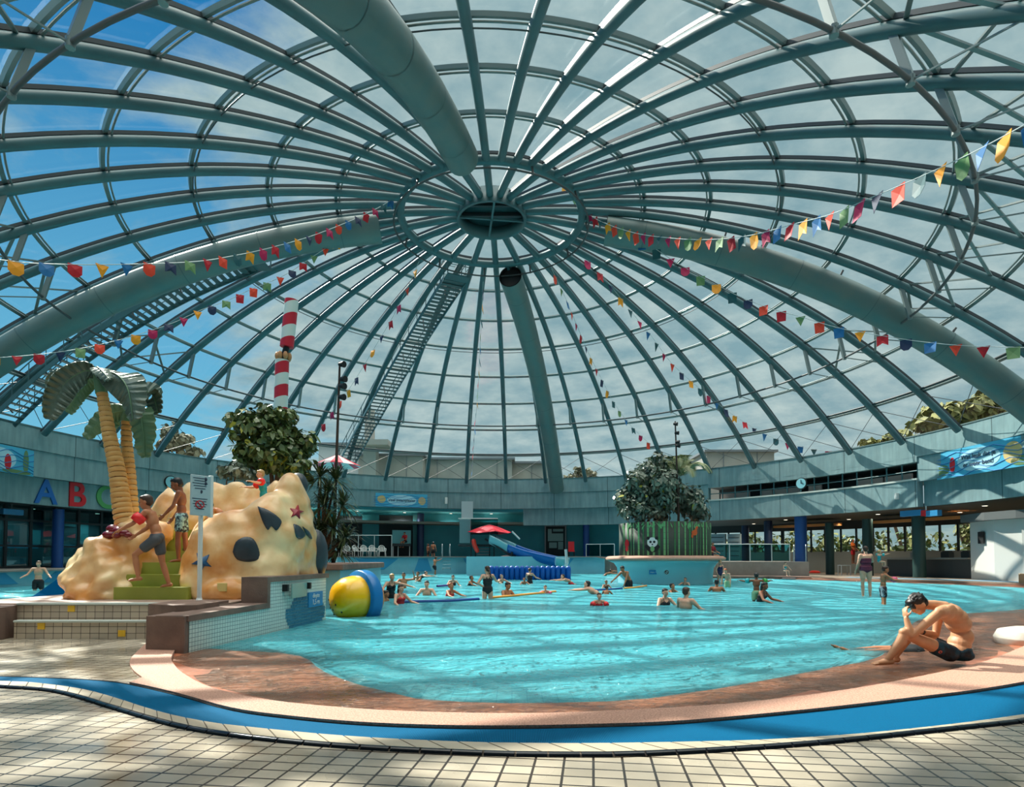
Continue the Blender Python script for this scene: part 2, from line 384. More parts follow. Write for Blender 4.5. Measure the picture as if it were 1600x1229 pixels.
# ------------------------------------------------------------------ two gantry stairs hung in the dome
def gantry(a0_, a1_, t0, t1, lab, wdt=1.25, solid_top=False):
    mid = (a0_+a1_)/2
    e = empty('maintenance_stair', sph(t1, a1_, .9), label=lab, cat='stairs')
    n = 40
    def pt(i, s, up=0.0, off=.85):
        f = i/n; t = t0+(t1-t0)*f; a = a0_+(a1_-a0_)*f
        c = sph(t, a, off-up); r_ = V((cos(a), -sin(a), 0)); return c+r_*s*wdt/2
    for s in (-1, 1):
        b = MB(); b.tube([pt(i, s) for i in range(n+1)], 0, sq=(.05,.2), up=lambda p: V(p)-cen); b.build('stringer', [M_steel], e)
        b = MB()
        def inward(i, s, h): 
            return pt(i, s)+V((0,0,1))*h
        b.tube([inward(i, s, 1.0) for i in range(0, n+1)], .028, n=6); b.tube([inward(i, s, .5) for i in range(0, n+1)], .02, n=6)
        for i in range(0, n+1, 3): b.tube([pt(i, s), inward(i, s, 1.0)], .022, n=6)
        b.build('handrail', [M_steel], e)
    T = int((pt(0,1)-pt(n,1)).length/.34)
    b = MB()
    for i in range(min(T, 98)):
        f = (i+.5)/T*n; c = (pt(f, 1)+pt(f, -1))/2; a = a0_+(a1_-a0_)*f/n
        b.box(c, (wdt, .26, .035), rz=-a)
    b.build('treads', [mat('stair treads', (84,100,102), .5, .2)], e)
    for i in range(3, n, 7):
        b = MB(); c = (pt(i, 1)+pt(i, -1))/2; b.bar(c, c+(c-cen).normalized()*.7, .06); b.build('hanger', [M_cable], e)
    c = (pt(0,1)+pt(0,-1))/2; b = MB(); a = a0_
    b.box(c, (1.3, 1.3, .06), rz=-a)
    for sx in (-1, 1):
        for sy in (-1, 1):
            q_ = Matrix.Rotation(-a, 4, 'Z') @ V((sx*.62, sy*.62, 0)); b.bar(c+q_, c+q_+V((0,0,1.1)), .045)
    for h in (.55, 1.08):
        pts = [c+(Matrix.Rotation(-a, 4, 'Z') @ V((sx*.62, sy*.62, h))) for sx, sy in ((-1,-1),(1,-1),(1,1),(-1,1))]
        b.tube(pts, .025, n=5, closed=True)
    b.build('landing', [M_steel], e)
gantry(R(-25.0), R(-32.5), .150, .715, 'steel gantry stair climbing the far side of the dome, behind the big leafy tree')
gantry(R(-90.5), R(-88.0), .33, .745, 'steel gantry stair beside the curving duct, above the artificial palm')
# ------------------------------------------------------------------ round wall, decks, pool
def ring(mb, a0, a1, r0, r1, z0, z1, mi=0, n=None, zf=None):
    """solid piece of a ring between two azimuths (degrees)"""
    n = n or max(2, int(abs(a1-a0)/2)); A = [R(lerp(a0, a1, i/n)) for i in range(n+1)]
    def zz(a, z): return z(math.degrees(a)) if callable(z) else z
    P = [[pol(a, r, zz(a, z)) for a in A] for r, z in ((r0,z0),(r0,z1),(r1,z1),(r1,z0))]
    vs = [p for l in P for p in l]; m = n+1; fs = []
    for q in range(4):
        for i in range(n): fs.append((q*m+i, q*m+i+1, ((q+1) % 4)*m+i+1, ((q+1) % 4)*m+i))
    fs += [(0, m, 2*m, 3*m), (m-1, 2*m-1, 3*m-1, 4*m-1)]
    mb.add(vs, fs, mi)
def ringobj(name, parts, mats, parent=None, kind='structure'):
    b = MB()
    for p in parts: ring(b, *p)
    o = b.build(name, mats, parent)
    if kind: o['kind'] = kind
    return o
def panel_conc(name, c1, c2, w_, joint):
    """cast panels with upright joints, by azimuth"""
    m = mat(name, c1, .8, 0, (c2, 1.1, .6), (6,.25,.02)); nt = m.node_tree; L = nt.links.new; b = nt.nodes['Principled BSDF']
    geo = N(nt, 'ShaderNodeNewGeometry'); sub = N(nt, 'ShaderNodeVectorMath', operation='SUBTRACT'); sub.inputs[1].default_value = (CX, CY, 0)
    L(geo.outputs['Position'], sub.inputs[0]); sx = N(nt, 'ShaderNodeSeparateXYZ'); L(sub.outputs[0], sx.inputs[0])
    at = N(nt, 'ShaderNodeMath', operation='ARCTAN2'); L(sx.outputs['X'], at.inputs[0]); L(sx.outputs['Y'], at.inputs[1])
    mu = N(nt, 'ShaderNodeMath', operation='MULTIPLY'); L(at.outputs[0], mu.inputs[0]); mu.inputs[1].default_value = R0/w_
    pp = N(nt, 'ShaderNodeMath', operation='PINGPONG'); L(mu.outputs[0], pp.inputs[0]); pp.inputs[1].default_value = .5
    lt = N(nt, 'ShaderNodeMath', operation='LESS_THAN'); L(pp.outputs[0], lt.inputs[0]); lt.inputs[1].default_value = .006
    # streaks running down the panels
    mp = N(nt, 'ShaderNodeMapping'); mp.inputs['Scale'].default_value = (3, 3, .35); L(geo.outputs['Position'], mp.inputs[0])
    ns = N(nt, 'ShaderNodeTexNoise', i_Scale=1.6, i_Detail=5.0); L(mp.outputs[0], ns.inputs['Vector'])
    rp = N(nt, 'ShaderNodeValToRGB'); rp.color_ramp.elements[0].position = .35; rp.color_ramp.elements[1].position = .65
    rp.color_ramp.elements[0].color = (.78,.8,.8,1); rp.color_ramp.elements[1].color = (1,1,1,1); L(ns.outputs['Fac'], rp.inputs['Fac'])
    src = b.inputs['Base Color'].links[0].from_socket
    m1 = N(nt, 'ShaderNodeMix', data_type='RGBA', blend_type='MULTIPLY'); m1.inputs[0].default_value = 1; L(src, m1.inputs[6]); L(rp.outputs[0], m1.inputs[7])
    mx = N(nt, 'ShaderNodeMix', data_type='RGBA'); L(lt.outputs[0], mx.inputs[0]); L(m1.outputs[2], mx.inputs[6]); mx.inputs[7].default_value = lin(joint)
    L(mx.outputs[2], b.inputs['Base Color']); return m
M_panel = panel_conc('cast concrete panels', (136,164,167), (112,144,149), 4.6, (70,94,98))
zdeck = lambda a: (.70 if a < -70 else .70+.65*(a+70)/30 if a < -40 else 1.35 if a < 22 else 1.35-.95*(a-22)/8 if a < 30 else .40 if a < 50 else .40-.30*(a-50)/20 if a < 70 else .10)
# upper band all round, middle band, lower bands
ringobj('wall_upper', [(-180, 180, R0, R0+.5, 6.90, 8.05, 0, 132)], [M_panel])
ringobj('wall_middle', [(-180, 41.3, R0+.06, R0+.5, 5.52, 6.885, 0, 120), (76.3, 180, R0+.06, R0+.5, 5.52, 6.885, 0, 60)], [M_panel])
ringobj('wall_balcony', [(41.3, 76.3, R0, R0+.4, 6.62, 6.90, 0, 24), (40.8, 76.3, R0, R0+.4, 4.10, 5.60, 0, 24)], [M_panel])
ringobj('trim_balcony', [(40.8, 76.3, R0-.05, R0+2.6, 5.60, 5.70, 0, 24)], [M_concd])
ringobj('wall_lower', [(-180, -50, R0+.35, R0+.7, 4.08, 5.515, 0, 60), (4.5, 40.8, R0+.35, R0+.7, 4.08, 5.515, 0, 24), (76.3, 180, R0+.45, R0+.8, 4.12, 5.515, 0, 50)], [M_panel])
ringobj('trim_upper', [(-180, 180, R0-.03, R0+.7, 8.052, 8.12, 0, 132)], [mat('rim flashing', (84,110,112), .5)])
# soffits
M_soff = mat('teal soffit', (40,130,140), .7)
ringobj('ceiling_soffit', [(-50, 4.5, R0+.3, R0+3.4, 5.25, 5.5, 0, 24)], [M_soff])
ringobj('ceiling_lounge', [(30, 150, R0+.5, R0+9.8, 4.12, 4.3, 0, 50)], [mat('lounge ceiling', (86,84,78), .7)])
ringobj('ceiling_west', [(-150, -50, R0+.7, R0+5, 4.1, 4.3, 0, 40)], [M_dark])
# back walls and decks
ringobj('wall_far', [(-60, 24, R0+3, R0+3.3, .5, 5.4, 0, 40)], [M_teal])
ringobj('wall_west', [(-150, -60, R0+4.5, R0+4.8, .3, 4.2, 0, 40)], [mat('west room wall', (40,72,76), .7)])
M_deckfar = mat('far deck', (120,112,104), .6, 0, ((90,92,90), 2, .4))
ringobj('floor_far', [(-150, 24, 21.2, R0+5, -.2, zdeck, 0, 90)], [M_deckfar])
# balcony interior
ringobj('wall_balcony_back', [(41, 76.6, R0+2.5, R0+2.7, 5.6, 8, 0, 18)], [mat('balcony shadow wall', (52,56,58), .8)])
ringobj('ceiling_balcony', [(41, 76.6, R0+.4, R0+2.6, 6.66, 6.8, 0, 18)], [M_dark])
e = empty('balcony_railing', pol(R(58), R0+.15, 5.7), label='pale steel railing along the open balcony above the lounge', cat='railing')
b = MB(); A = [R(lerp(41.5, 76, i/30)) for i in range(31)]
b.tube([pol(a, R0+.2, 6.15) for a in A], .035, n=6); b.build('rail', [M_steel], e)
for i in range(0, 31, 2):
    b = MB(); b.bar(pol(A[i], R0+.2, 5.7), pol(A[i], R0+.2, 6.63), .07); b.build('post', [M_steel], e)
M_crate = mat('pale pink board', (200,178,172), .6)
for i, a in enumerate((43.6, 45.2, 46.6, 50.5, 53.0, 55.2, 58.6, 66.2, 68.0, 70.4, 72.2)):
    b = MB(); c = pol(R(a), R0+1.2, 5.95); b.box(c, (.95, .12, .5), rz=-R(a)); b.box(c+V((0,0,-.2)), (1.0, .2, .1), rz=-R(a))
    tag(b.build('bench_back', [M_crate], bevel=.02), 'pale pink seat back standing behind the balcony railing', 'seat', 'pink seat backs on the balcony')
# ------------------------------------------------------------------ pool shell: floor, beach, outer wall
def px(L_, z=0.0): return [G(a, b_, z) for a, b_ in L_]
C_in = px([(293,998),(279,1011),(268,1029),(273,1043),(290,1058),(330,1078),(420,1098),(560,1112),(700,1118),(850,1119),(1000,1113),(1150,1103),(1300,1085),(1430,1062),(1540,1036),(1600,1012)])
C_in = spline(C_in, 4)+[V(p) for p in ((8.6,9.6,0),(12,11.4,0),(17,14.5,0),(21.2,19,0),(23.2,23,0),(23.0,26.6,0),(21.6,30.0,0),(18.6,34.2,0),(16.4,36.8,0),(13.6,39,0))]
C_mid = px([(-150,1056),(-60,1056),(0,1057),(90,1060),(180,1066),(270,1085),(360,1110),(450,1123),(560,1133),(680,1138),(800,1139),(950,1136),(1050,1132),(1150,1124),(1300,1109),(1450,1091),(1530,1081),(1600,1069)])
C_mid = spline(C_mid, 4)+[V((7.8,7.6,0)), V((12.5,9.8,0)), V((18,12.6,0)), V((23,17.5,0))]
C_gr = px([(-150,1063),(-60,1064),(0,1067),(50,1069),(125,1079),(175,1092),(250,1116),(325,1132),(390,1140),(500,1151),(600,1158),(750,1164.5),(900,1166),(1000,1165),(1100,1163),(1200,1160),(1350,1150),(1500,1134),(1600,1120)])
C_gr = spline(C_gr, 4)+[V((7.5,6.6,0)), V((12.8,8.8,0)), V((18.6,11.8,0)), V((23.8,17,0))]
C_k = px([(-150,1070),(-60,1072),(0,1077),(75,1082),(125,1094),(175,1110),(250,1132),(310,1146),(400,1159),(500,1169),(600,1176),(700,1181),(800,1185),(900,1186),(1000,1185),(1150,1176),(1300,1164),(1450,1147),(1600,1131)])
C_k = spline(C_k, 4)+[V((7.5,6.3,0)), V((12.9,8.5,0)), V((18.8,11.5,0)), V((24,16.8,0))]
def resample(P, n):
    d = [0]
    for i in range(1, len(P)): d.append(d[-1]+(P[i]-P[i-1]).length)
    out = []; j = 0
    for k in range(n):
        t = d[-1]*k/(n-1)
        while j < len(d)-2 and d[j+1] < t: j += 1
        f = (t-d[j])/max(d[j+1]-d[j], 1e-9); out.append(P[j]+(P[j+1]-P[j])*f)
    return out
M_tile = tiles('cream floor tiles', (206,194,174), (184,172,152), (66,56,48), .176, .132, .008, .38, rot=R(7.7), wet=(1.1,.13))
def slab(name, pts, z0, z1, m, kind='structure'):
    b = MB(); b.prism([(p[0], p[1]) for p in pts], z0, z1); o = b.build(name, [m]); 
    if kind: o['kind'] = kind
    return o
slab('floor', C_k+[V((32,14,0)), V((32,-8,0)), V((-32,-8,0)), V((-32,7,0))], -.3, .012, M_tile)
def strip(name, A, B, n, z, m, z0=-.25, za=None, kind='structure'):
    A = resample(A, n); B = resample(B, n); b = MB()
    up = lambda P, zz: [V((p.x, p.y, zz)) for p in P]
    a1, b1 = up(A, z), up(B, z if za is None else za); a0_, b0_ = up(A, z0), up(B, z0)
    b.band(a1, b1); b.band(b1, b0_); b.band(a0_, a1)
    o = b.build(name, [m]); 
    if kind: o['kind'] = kind
    return o
# blue drain grate: a ribbed mat in a slot
m = mat('blue drain grate', (0,104,148), .8, spec=.1); nt = m.node_tree; L = nt.links.new; bs = nt.nodes['Principled BSDF']
geo = N(nt, 'ShaderNodeNewGeometry'); sx = N(nt, 'ShaderNodeSeparateXYZ'); L(geo.outputs['Position'], sx.inputs[0])
wv = N(nt, 'ShaderNodeTexWave', wave_type='BANDS', bands_direction='X', i_Scale=26.0, i_Distortion=0.0); L(geo.outputs['Position'], wv.inputs['Vector'])
wv2 = N(nt, 'ShaderNodeTexWave', wave_type='BANDS', bands_direction='Y', i_Scale=20.0, i_Distortion=0.0); L(geo.outputs['Position'], wv2.inputs['Vector'])
mm = N(nt, 'ShaderNodeMath', operation='MINIMUM'); L(wv.outputs['Fac'], mm.inputs[0]); L(wv2.outputs['Fac'], mm.inputs[1])
rp = N(nt, 'ShaderNodeValToRGB'); L(mm.outputs[0], rp.inputs[0]); rp.color_ramp.elements[0].position = .05; rp.color_ramp.elements[1].position = .4
rp.color_ramp.elements[0].color = lin((0,70,108)); rp.color_ramp.elements[1].color = lin((0,112,158)); L(rp.outputs[0], bs.inputs['Base Color'])
bp = N(nt, 'ShaderNodeBump'); bp.inputs['Strength'].default_value = .5; bp.inputs['Distance'].default_value = .004; L(mm.outputs[0], bp.inputs['Height']); L(bp.outputs[0], bs.inputs['Normal'])
strip('floor_drain_grate', C_mid, C_gr, 150, .004, m)
M_slot = mat('black slot', (12,16,20), .6)
b = MB()
for C in (C_mid, C_gr):
    P = resample(C, 150); b.tube([p+V((0,0,.004)) for p in P], .009, n=5)
b.build('trim_grate', [M_slot])['kind'] = 'structure'
# cream kerb tiles and the black nosing
kA, kB = resample(C_gr, 170), resample(C_k, 170)
b = MB()
for i in range(169):
    d0 = (kA[i+1]-kA[i])*.035
    q = [kA[i]+d0, kA[i+1]-d0, kB[i+1]-d0+(kA[i+1]-kB[i+1])*.32, kB[i]+d0+(kA[i]-kB[i])*.32]
    b.add([V((p.x, p.y, .024)) for p in q]+[V((p.x, p.y, -.02)) for p in q], [(0,1,2,3),(4,7,6,5),(0,4,5,1),(1,5,6,2),(2,6,7,3),(3,7,4,0)])
b.build('trim_kerb', [mat('cream kerb tile', (208,194,170), .35, 0, ((188,176,156), 2, .4))])['kind'] = 'structure'
strip('trim_kerb_bed', C_gr, C_k, 170, .018, mat('dark grout', (92,80,68), .8))
b = MB()
for i in range(169):
    d0 = (kB[i+1]-kB[i])*.03
    q0, q1 = kB[i]+(kA[i]-kB[i])*.12+d0, kB[i+1]+(kA[i+1]-kB[i+1])*.12-d0
    b.tube([V((q0.x,q0.y,.006)), V((q1.x,q1.y,.006))], .033, n=10)
b.build('trim_nosing', [mat('black glazed nosing', (18,26,36), .2)])['kind'] = 'structure'
# pink coping
arc = px([(242,995),(216,1019),(203,1035),(207,1049),(222,1062)])
P = [p for p in C_mid if p.x > arc[-1].x]
slab('trim_coping', C_in+[V((24.6,27,0)), V((24.6,22,0))]+P[::-1]+spline(arc, 4)[::-1], -.25, .03, M_pink)
slab('floor_west', [V((-14,6.35,0))]+[p for p in C_mid if p.x <= arc[-1].x+.02 and p.x > -14]+spline(arc, 4)[::-1]+[G(242,995), G(-100,995), V((-14,9.2,0))], -.3, .014, M_tile)
# beach and pool floor
C_deep = px([(300,1012),(345,1011),(400,1013),(440,1015),(478,1022),(500,1040),(545,1058),(600,1073),(640,1083),(720,1089),(800,1091),(900,1090),(1000,1085),(1100,1072),(1200,1055),(1300,1037),(1372,1022),(1392,1003),(1420,975),(1460,960),(1600,949)])
C_deep = spline(C_deep, 3)+[V(p) for p in ((15.5,17,0),(19.5,20.5,0),(21.8,23.6,0),(21.9,26.4,0),(20.6,29.6,0),(17.8,33.4,0),(15.8,36,0),(13.2,38.2,0))]
def down(P, z): return [V((p.x, p.y, z)) for p in P]
n = 120; A = resample(C_in, n); Bq = resample(C_deep, n); b = MB()
rows = []
for k in range(9):
    f = k/8
    rows.append([A[i].lerp(Bq[i], f)+V((0,0,-.012-.028*f+.008*noise.noise(V((A[i].lerp(Bq[i],f))*2.2)))) for i in range(n)])
for k in range(8): b.band(rows[k], rows[k+1], smooth=True)
M_beach = mat('wet brown beach stone', (206,122,88), .35, 0, ((140,92,72), 2.6, .5), (7,.6,.03))
b.build('floor_beach', [M_beach])['kind'] = 'structure'
M_poolf = tiles('pool floor tiles', (165,232,236), (150,222,230), (110,190,205), .24, .24, .006, .5)
b = MB(); inner = [p.lerp(V((2,20,0)), .14) for p in Bq]
b.band(down(Bq, -.042), down(inner, -.95)); nI = len(inner)
b.prism([(p.x, p.y) for p in inner]+[(pol(R(a), 21.3).x, pol(R(a), 21.3).y) for a in range(40, -120, -5)]+[(-14,9)], -1.2, -.95)
b.build('floor_pool', [M_poolf])['kind'] = 'structure'
M_pwall = mat('pale blue pool wall', (140,198,210), .4, 0, ((120,182,200), .6, .3))
ringobj('wall_pool', [(-120, 23, 20.95, 21.25, -1.2, lambda a: zdeck(a)-.06, 0, 80)], [M_pwall])
ringobj('trim_pool', [(-120, 23, 20.75, 21.7, lambda a: zdeck(a)-.06, lambda a: zdeck(a)+.02, 0, 80)], [mat('grey brown coping', (150,136,128), .6)])
# darker mosaic lozenges on the far pool wall
b = MB(); M_loz = mat('mid blue mosaic', (52,148,190), .4)
for a, w0, w1, z0, z1 in ((-27,1.2,3.4,.35,1.2),(-17,1.4,.7,.2,1.2),(-6,.5,1.6,.15,1.2),(-4,2.2,.8,.2,.7),(7,2.6,1.0,.2,1.2),(13,.8,2.4,.2,1.2),(-66,2.5,4.5,.1,.62),(-84,3.5,2.0,.1,.6),(-96,2.5,1,.1,.6)):
    q = [pol(R(a)+d/21, 20.93, z) for d, z in ((-w0/2,z0),(w0/2,z0),(w1/2,z1),(-w1/2,z1))]; c = [pol(R(a)+d/21, 20.96, z) for d, z in ((-w0/2,z0),(w0/2,z0),(w1/2,z1),(-w1/2,z1))]
    b.add(q+c, [(0,1,2,3),(0,4,5,1),(1,5,6,2),(2,6,7,3),(3,7,4,0)])
b.build('trim_mosaic', [M_loz])['kind'] = 'structure'
# east deck behind the pool edge
EE = [V((24.6,22,0)), V((24.6,27,0)), V((23.0,26.6,0)), V((21.6,30.0,0)), V((18.6,34.2,0)), V((16.4,36.8,0)), V((13.6,39,0)), V((12.5,45.5,0)), V((20,52,0)), V((36,40,0)), V((36,20,0))]
slab('floor_east', EE, -.3, .10, mat('east deck stone', (158,142,124), .45, 0, ((130,116,104), 1.5, .4)))
b = MB(); EI = [V((24.0,23,0)), V((23.75,27,0)), V((22.3,30.5,0)), V((19.3,34.7,0))]; EO = [V((25.0,23.2,0)), V((24.7,27.4,0)), V((23.2,31.1,0)), V((20.1,35.4,0))]
b.band(down(spline(EI,5), .112), down(spline(EO,5), .112)); b.build('floor_east_drain_grate', [mat('pale blue mat', (110,170,205), .4)])['kind'] = 'structure'
# ------------------------------------------------------------------ water
m = bpy.data.materials.new('pool water'); m.use_nodes = True; nt = m.node_tree; L = nt.links.new; nt.nodes.remove(nt.nodes['Principled BSDF']); out = nt.nodes['Material Output']
geo = N(nt, 'ShaderNodeNewGeometry')
mp = N(nt, 'ShaderNodeMapping'); mp.inputs['Scale'].default_value = (.62, 1.0, 1); mp.inputs['Rotation'].default_value = (0,0,.25); L(geo.outputs['Position'], mp.inputs[0])
a1 = N(nt, 'ShaderNodeTexNoise', i_Scale=1.7, i_Detail=3.0, i_Roughness=.55, i_Distortion=1.2); L(mp.outputs[0], a1.inputs['Vector'])
a2 = N(nt, 'ShaderNodeTexNoise', i_Scale=7.0, i_Detail=3.0, i_Roughness=.5, i_Distortion=1.2); L(mp.outputs[0], a2.inputs['Vector'])
a3 = N(nt, 'ShaderNodeTexNoise', noise_type='RIDGED_MULTIFRACTAL', i_Scale=4.6, i_Detail=2.5, i_Distortion=1.0); L(mp.outputs[0], a3.inputs['Vector'])
s0 = N(nt, 'ShaderNodeMath', operation='MULTIPLY_ADD'); L(a3.outputs['Fac'], s0.inputs[0]); s0.inputs[1].default_value = .34; L(a1.outputs['Fac'], s0.inputs[2])
s1 = N(nt, 'ShaderNodeMath', operation='MULTIPLY_ADD'); L(a2.outputs['Fac'], s1.inputs[0]); s1.inputs[1].default_value = .38; L(s0.outputs[0], s1.inputs[2])
bp = N(nt, 'ShaderNodeBump'); bp.inputs['Strength'].default_value = 1.0; bp.inputs['Distance'].default_value = .42; L(s1.outputs[0], bp.inputs['Height'])
tr = N(nt, 'ShaderNodeBsdfTransparent'); tr.inputs['Color'].default_value = (.86,.96,.97,1)
df = N(nt, 'ShaderNodeBsdfDiffuse'); df.inputs['Color'].default_value = lin((92,198,214)); L(bp.outputs[0], df.inputs['Normal'])
gl = N(nt, 'ShaderNodeBsdfGlossy'); gl.inputs['Roughness'].default_value = .06; L(bp.outputs[0], gl.inputs['Normal'])
fr = N(nt, 'ShaderNodeFresnel'); fr.inputs['IOR'].default_value = 1.33; L(bp.outputs[0], fr.inputs['Normal'])
mn = N(nt, 'ShaderNodeMath', operation='MINIMUM'); L(fr.outputs[0], mn.inputs[0]); mn.inputs[1].default_value = .62
# turbidity follows the depth: clear over the beach shelf, blue over deep water
at = N(nt, 'ShaderNodeAttribute', attribute_name='deep')
m1 = N(nt, 'ShaderNodeMixShader'); L(at.outputs['Fac'], m1.inputs[0]); L(tr.outputs[0], m1.inputs[1]); L(df.outputs[0], m1.inputs[2])
m2 = N(nt, 'ShaderNodeMixShader'); L(mn.outputs[0], m2.inputs[0]); L(m1.outputs[0], m2.inputs[1]); L(gl.outputs[0], m2.inputs[2]); L(m2.outputs[0], out.inputs['Surface'])
M_water = m
from mathutils.geometry import intersect_point_line
def seg_dist(p, P):
    best = 1e9
    for i in range(len(P)-1):
        q, t = intersect_point_line(p, P[i], P[i+1]); t = max(0, min(1, t)); q = P[i].lerp(P[i+1], t); best = min(best, (p-q).length)
    return best
def inpoly(x, y, P):
    c = False; n = len(P)
    for i in range(n):
        a, b_ = P[i], P[i-1]
        if (a.y > y) != (b_.y > y) and x < (b_.x-a.x)*(y-a.y)/(b_.y-a.y)+a.x: c = not c
    return c
deepP = [V((p.x,p.y,0)) for p in Bq]+[pol(R(a), 23.5) for a in range(40, -120, -5)]+[V((-14,9,0))]
Bflat = [V((p.x,p.y,0)) for p in Bq]
vs = []; fs = []; att = []
step = lambda y: .16 if y < 14 else .5
ys = []; y = 4.0
while y < 51: ys.append(y); y += step(y)
xs_n = 150
for y in ys:
    for i in range(xs_n+1):
        x = -25+50*i/xs_n; x = -25+50*i/xs_n if y > 14 else (-14+26*i/xs_n)
        vs.append((x, y, -.015))
        d = seg_dist(V((x,y,0)), Bflat) if y < 42 else 3
        att.append(min(1, .45+d*.5)*.66 if inpoly(x, y, deepP) else max(0, .0))
W = xs_n+1
for j in range(len(ys)-1):
    for i in range(xs_n):
        cxy = V(vs[j*W+i]); 
        if (cxy.x-CX)**2+(cxy.y-CY)**2 < 23.9**2: fs.append((j*W+i, j*W+i+1, (j+1)*W+i+1, (j+1)*W+i))
me = bpy.data.meshes.new('pool_water'); me.from_pydata(vs, [], fs); me.materials.append(m)
ga = me.attributes.new('deep', 'FLOAT', 'POINT'); ga.data.foreach_set('value', att)
o = bpy.data.objects.new('pool_water', me); COL.objects.link(o); tag(o, 'rippling turquoise water filling the wave pool', 'water', kind='stuff')
# ground and town outside
b = MB(); ring(b, -180, 27, R0+.8, 140, 4.2, 4.4, 0, 70); ring(b, 102, 180, R0+.8, 140, 4.2, 4.4, 0, 30); ring(b, 27, 102, 34.2, 140, -.4, -.05, 0, 30); o = b.build('ground_outside', [mat('roof gravel outside', (120,116,106), .9)]); o['kind'] = 'structure'
# the building roof behind the camera that the dome cuts into
b = MB(); b.lathe([(R0+.55,0),(R0+.55,.25),(R0+14,.25),(R0+14,0)], 40, c=(CX,CY,8.05), a0=R(200), a1=R(340)); b.build('ceiling_hall', [M_concd])['kind'] = 'structure'
# ------------------------------------------------------------------ helpers for organic shapes
from mathutils.bvhtree import BVHTree
def evaluated(o):
    dg = bpy.context.evaluated_depsgraph_get(); dg.update()
    return bpy.data.meshes.new_from_object(o.evaluated_get(dg))
def solid(mb, name, m, parent=None, voxel=.05, smooth=4, disp=None, after=1, flat=None, sub=None):
    """fuse overlapping forms into one continuous skin"""
    o = mb.build(name, m); md = o.modifiers.new('r', 'REMESH'); md.mode = 'VOXEL'; md.voxel_size = voxel; md.use_smooth_shade = True
    sm = o.modifiers.new('s', 'SMOOTH'); sm.iterations = smooth; sm.factor = .5
    bpy.context.view_layer.update(); me = evaluated(o); o.modifiers.clear(); old = o.data; o.data = me; bpy.data.meshes.remove(old)
    me.name = name
    if not me.materials: [me.materials.append(q) for q in (m if isinstance(m, list) else [m])]
    if disp:
        for _ in range(after):
            nr = [v.normal.copy() for v in me.vertices]
            for v, n_ in zip(me.vertices, nr): v.co += n_*disp(v.co)
    if flat is not None:
        for v in me.vertices: v.co.z = max(v.co.z, flat)
    for p in me.polygons: p.use_smooth = True
    me.update()
    if parent: o.parent = parent; o.matrix_parent_inverse = Matrix.Translation(-parent.location) if parent.rotation_euler.z == 0 else parent.matrix_world.inverted()
    return o
def bvh_of(o):
    me = o.data; return BVHTree.FromPolygons([v.co for v in me.vertices], [p.vertices for p in me.polygons])
O_ = V((0,0,HC))
def hit(bv, x, y):
    d = ray(x, y).normalized(); loc, n_, i, t = bv.ray_cast(O_, d)
    return (loc, n_) if loc else (None, None)
def patch(bv, outline, m, name, parent, th=.02, rows=(1,.93,.7,.4,.12), bulge=.02, dens=3):
    cx_ = sum(p[0] for p in outline)/len(outline); cy_ = sum(p[1] for p in outline)/len(outline)
    P = spline([(p[0],p[1],0) for p in outline+[outline[0]]], dens)[:-1] if dens > 1 else [V((p[0],p[1],0)) for p in outline]
    vs = []; n = len(P)
    for k, f in enumerate(rows):
        for p in P:
            x, y = cx_+(p.x-cx_)*f, cy_+(p.y-cy_)*f; l, nn = hit(bv, x, y)
            if l is None: l = vs[-1] if vs else D(x, y, 11.2); nn = V((0,-1,0))
            vs.append(l+nn*((-.01 if k == 0 else th+bulge*(1-f))))
    fs = [(k*n+i, k*n+(i+1) % n, (k+1)*n+(i+1) % n, (k+1)*n+i) for k in range(len(rows)-1) for i in range(n)]
    fs.append(tuple((len(rows)-1)*n+i for i in range(n)))
    b = MB(); b.add(vs, fs, 0, True); return b.build(name, m, parent)
M_rock = mat('painted artificial rock', (250,222,170), .36, 0, ((220,150,78), 1.3, .30), (3.5,.4,.03), coat=.3)
nt = M_rock.node_tree
fn = lambda s, a: (lambda p: a*(noise.noise(p*s)+.5*noise.noise(p*s*2.3+V((3,7,1)))-.25*abs(noise.noise(p*s*1.7))))
# platform and its two tiled steps
Zp = .52
M_brown = mat('brown washed kerb stone', (140,114,102), .7, 0, ((104,84,76), 3, .5), (30,.4,.01))
pf = [V((-12.5,9.5,0)), V((-7.8,9.5,0)), V((-7.1,9.42,0)), V((-5.55,9.42,0)), V((-4.6,9.42,0)), V((-4.6,10.2,0)), V((-4.55,14.5,0)), V((-12.5,14.5,0))]
b = MB(); b.prism([(-9.0,9.62),(-4.62,9.42),(-4.55,14.4),(-8.9,14.4)], -.3, Zp); b.build('floor_platform', [mat('platform stone', (176,150,136), .5)])['kind'] = 'structure'
M_step = tiles('step tiles', (206,190,170), (180,166,150), (60,46,40), .14, .1, .004, .35, plane='XZ')
st = empty('tiled_steps', (-6.6, 9.1, 0), label='two low beige tiled steps with a few yellow tiles before the climbing rock', cat='steps')
b = MB(); b.prism([(-7.6,9.12),(-5.45,9.12),(-5.45,9.5),(-7.75,9.5)], 0, .275); b.build('lower_step', [M_step], st)
b = MB(); b.prism([(-7.86,9.42),(-5.45,9.42),(-5.45,9.75),(-8.0,9.75)], 0, Zp-.012); b.build('upper_step', [M_step], st)
b = MB(); b.box((-6.53,9.14,.282), (2.12,.12,.035)); b.build('nosing', [M_concd], st, bevel=.01)
b = MB(); b.box((-6.62,9.45,Zp+.004), (2.36,.14,.035)); b.build('nosing', [M_concd], st, bevel=.01)
M_yel = mat('yellow tile', (240,190,40), .3)
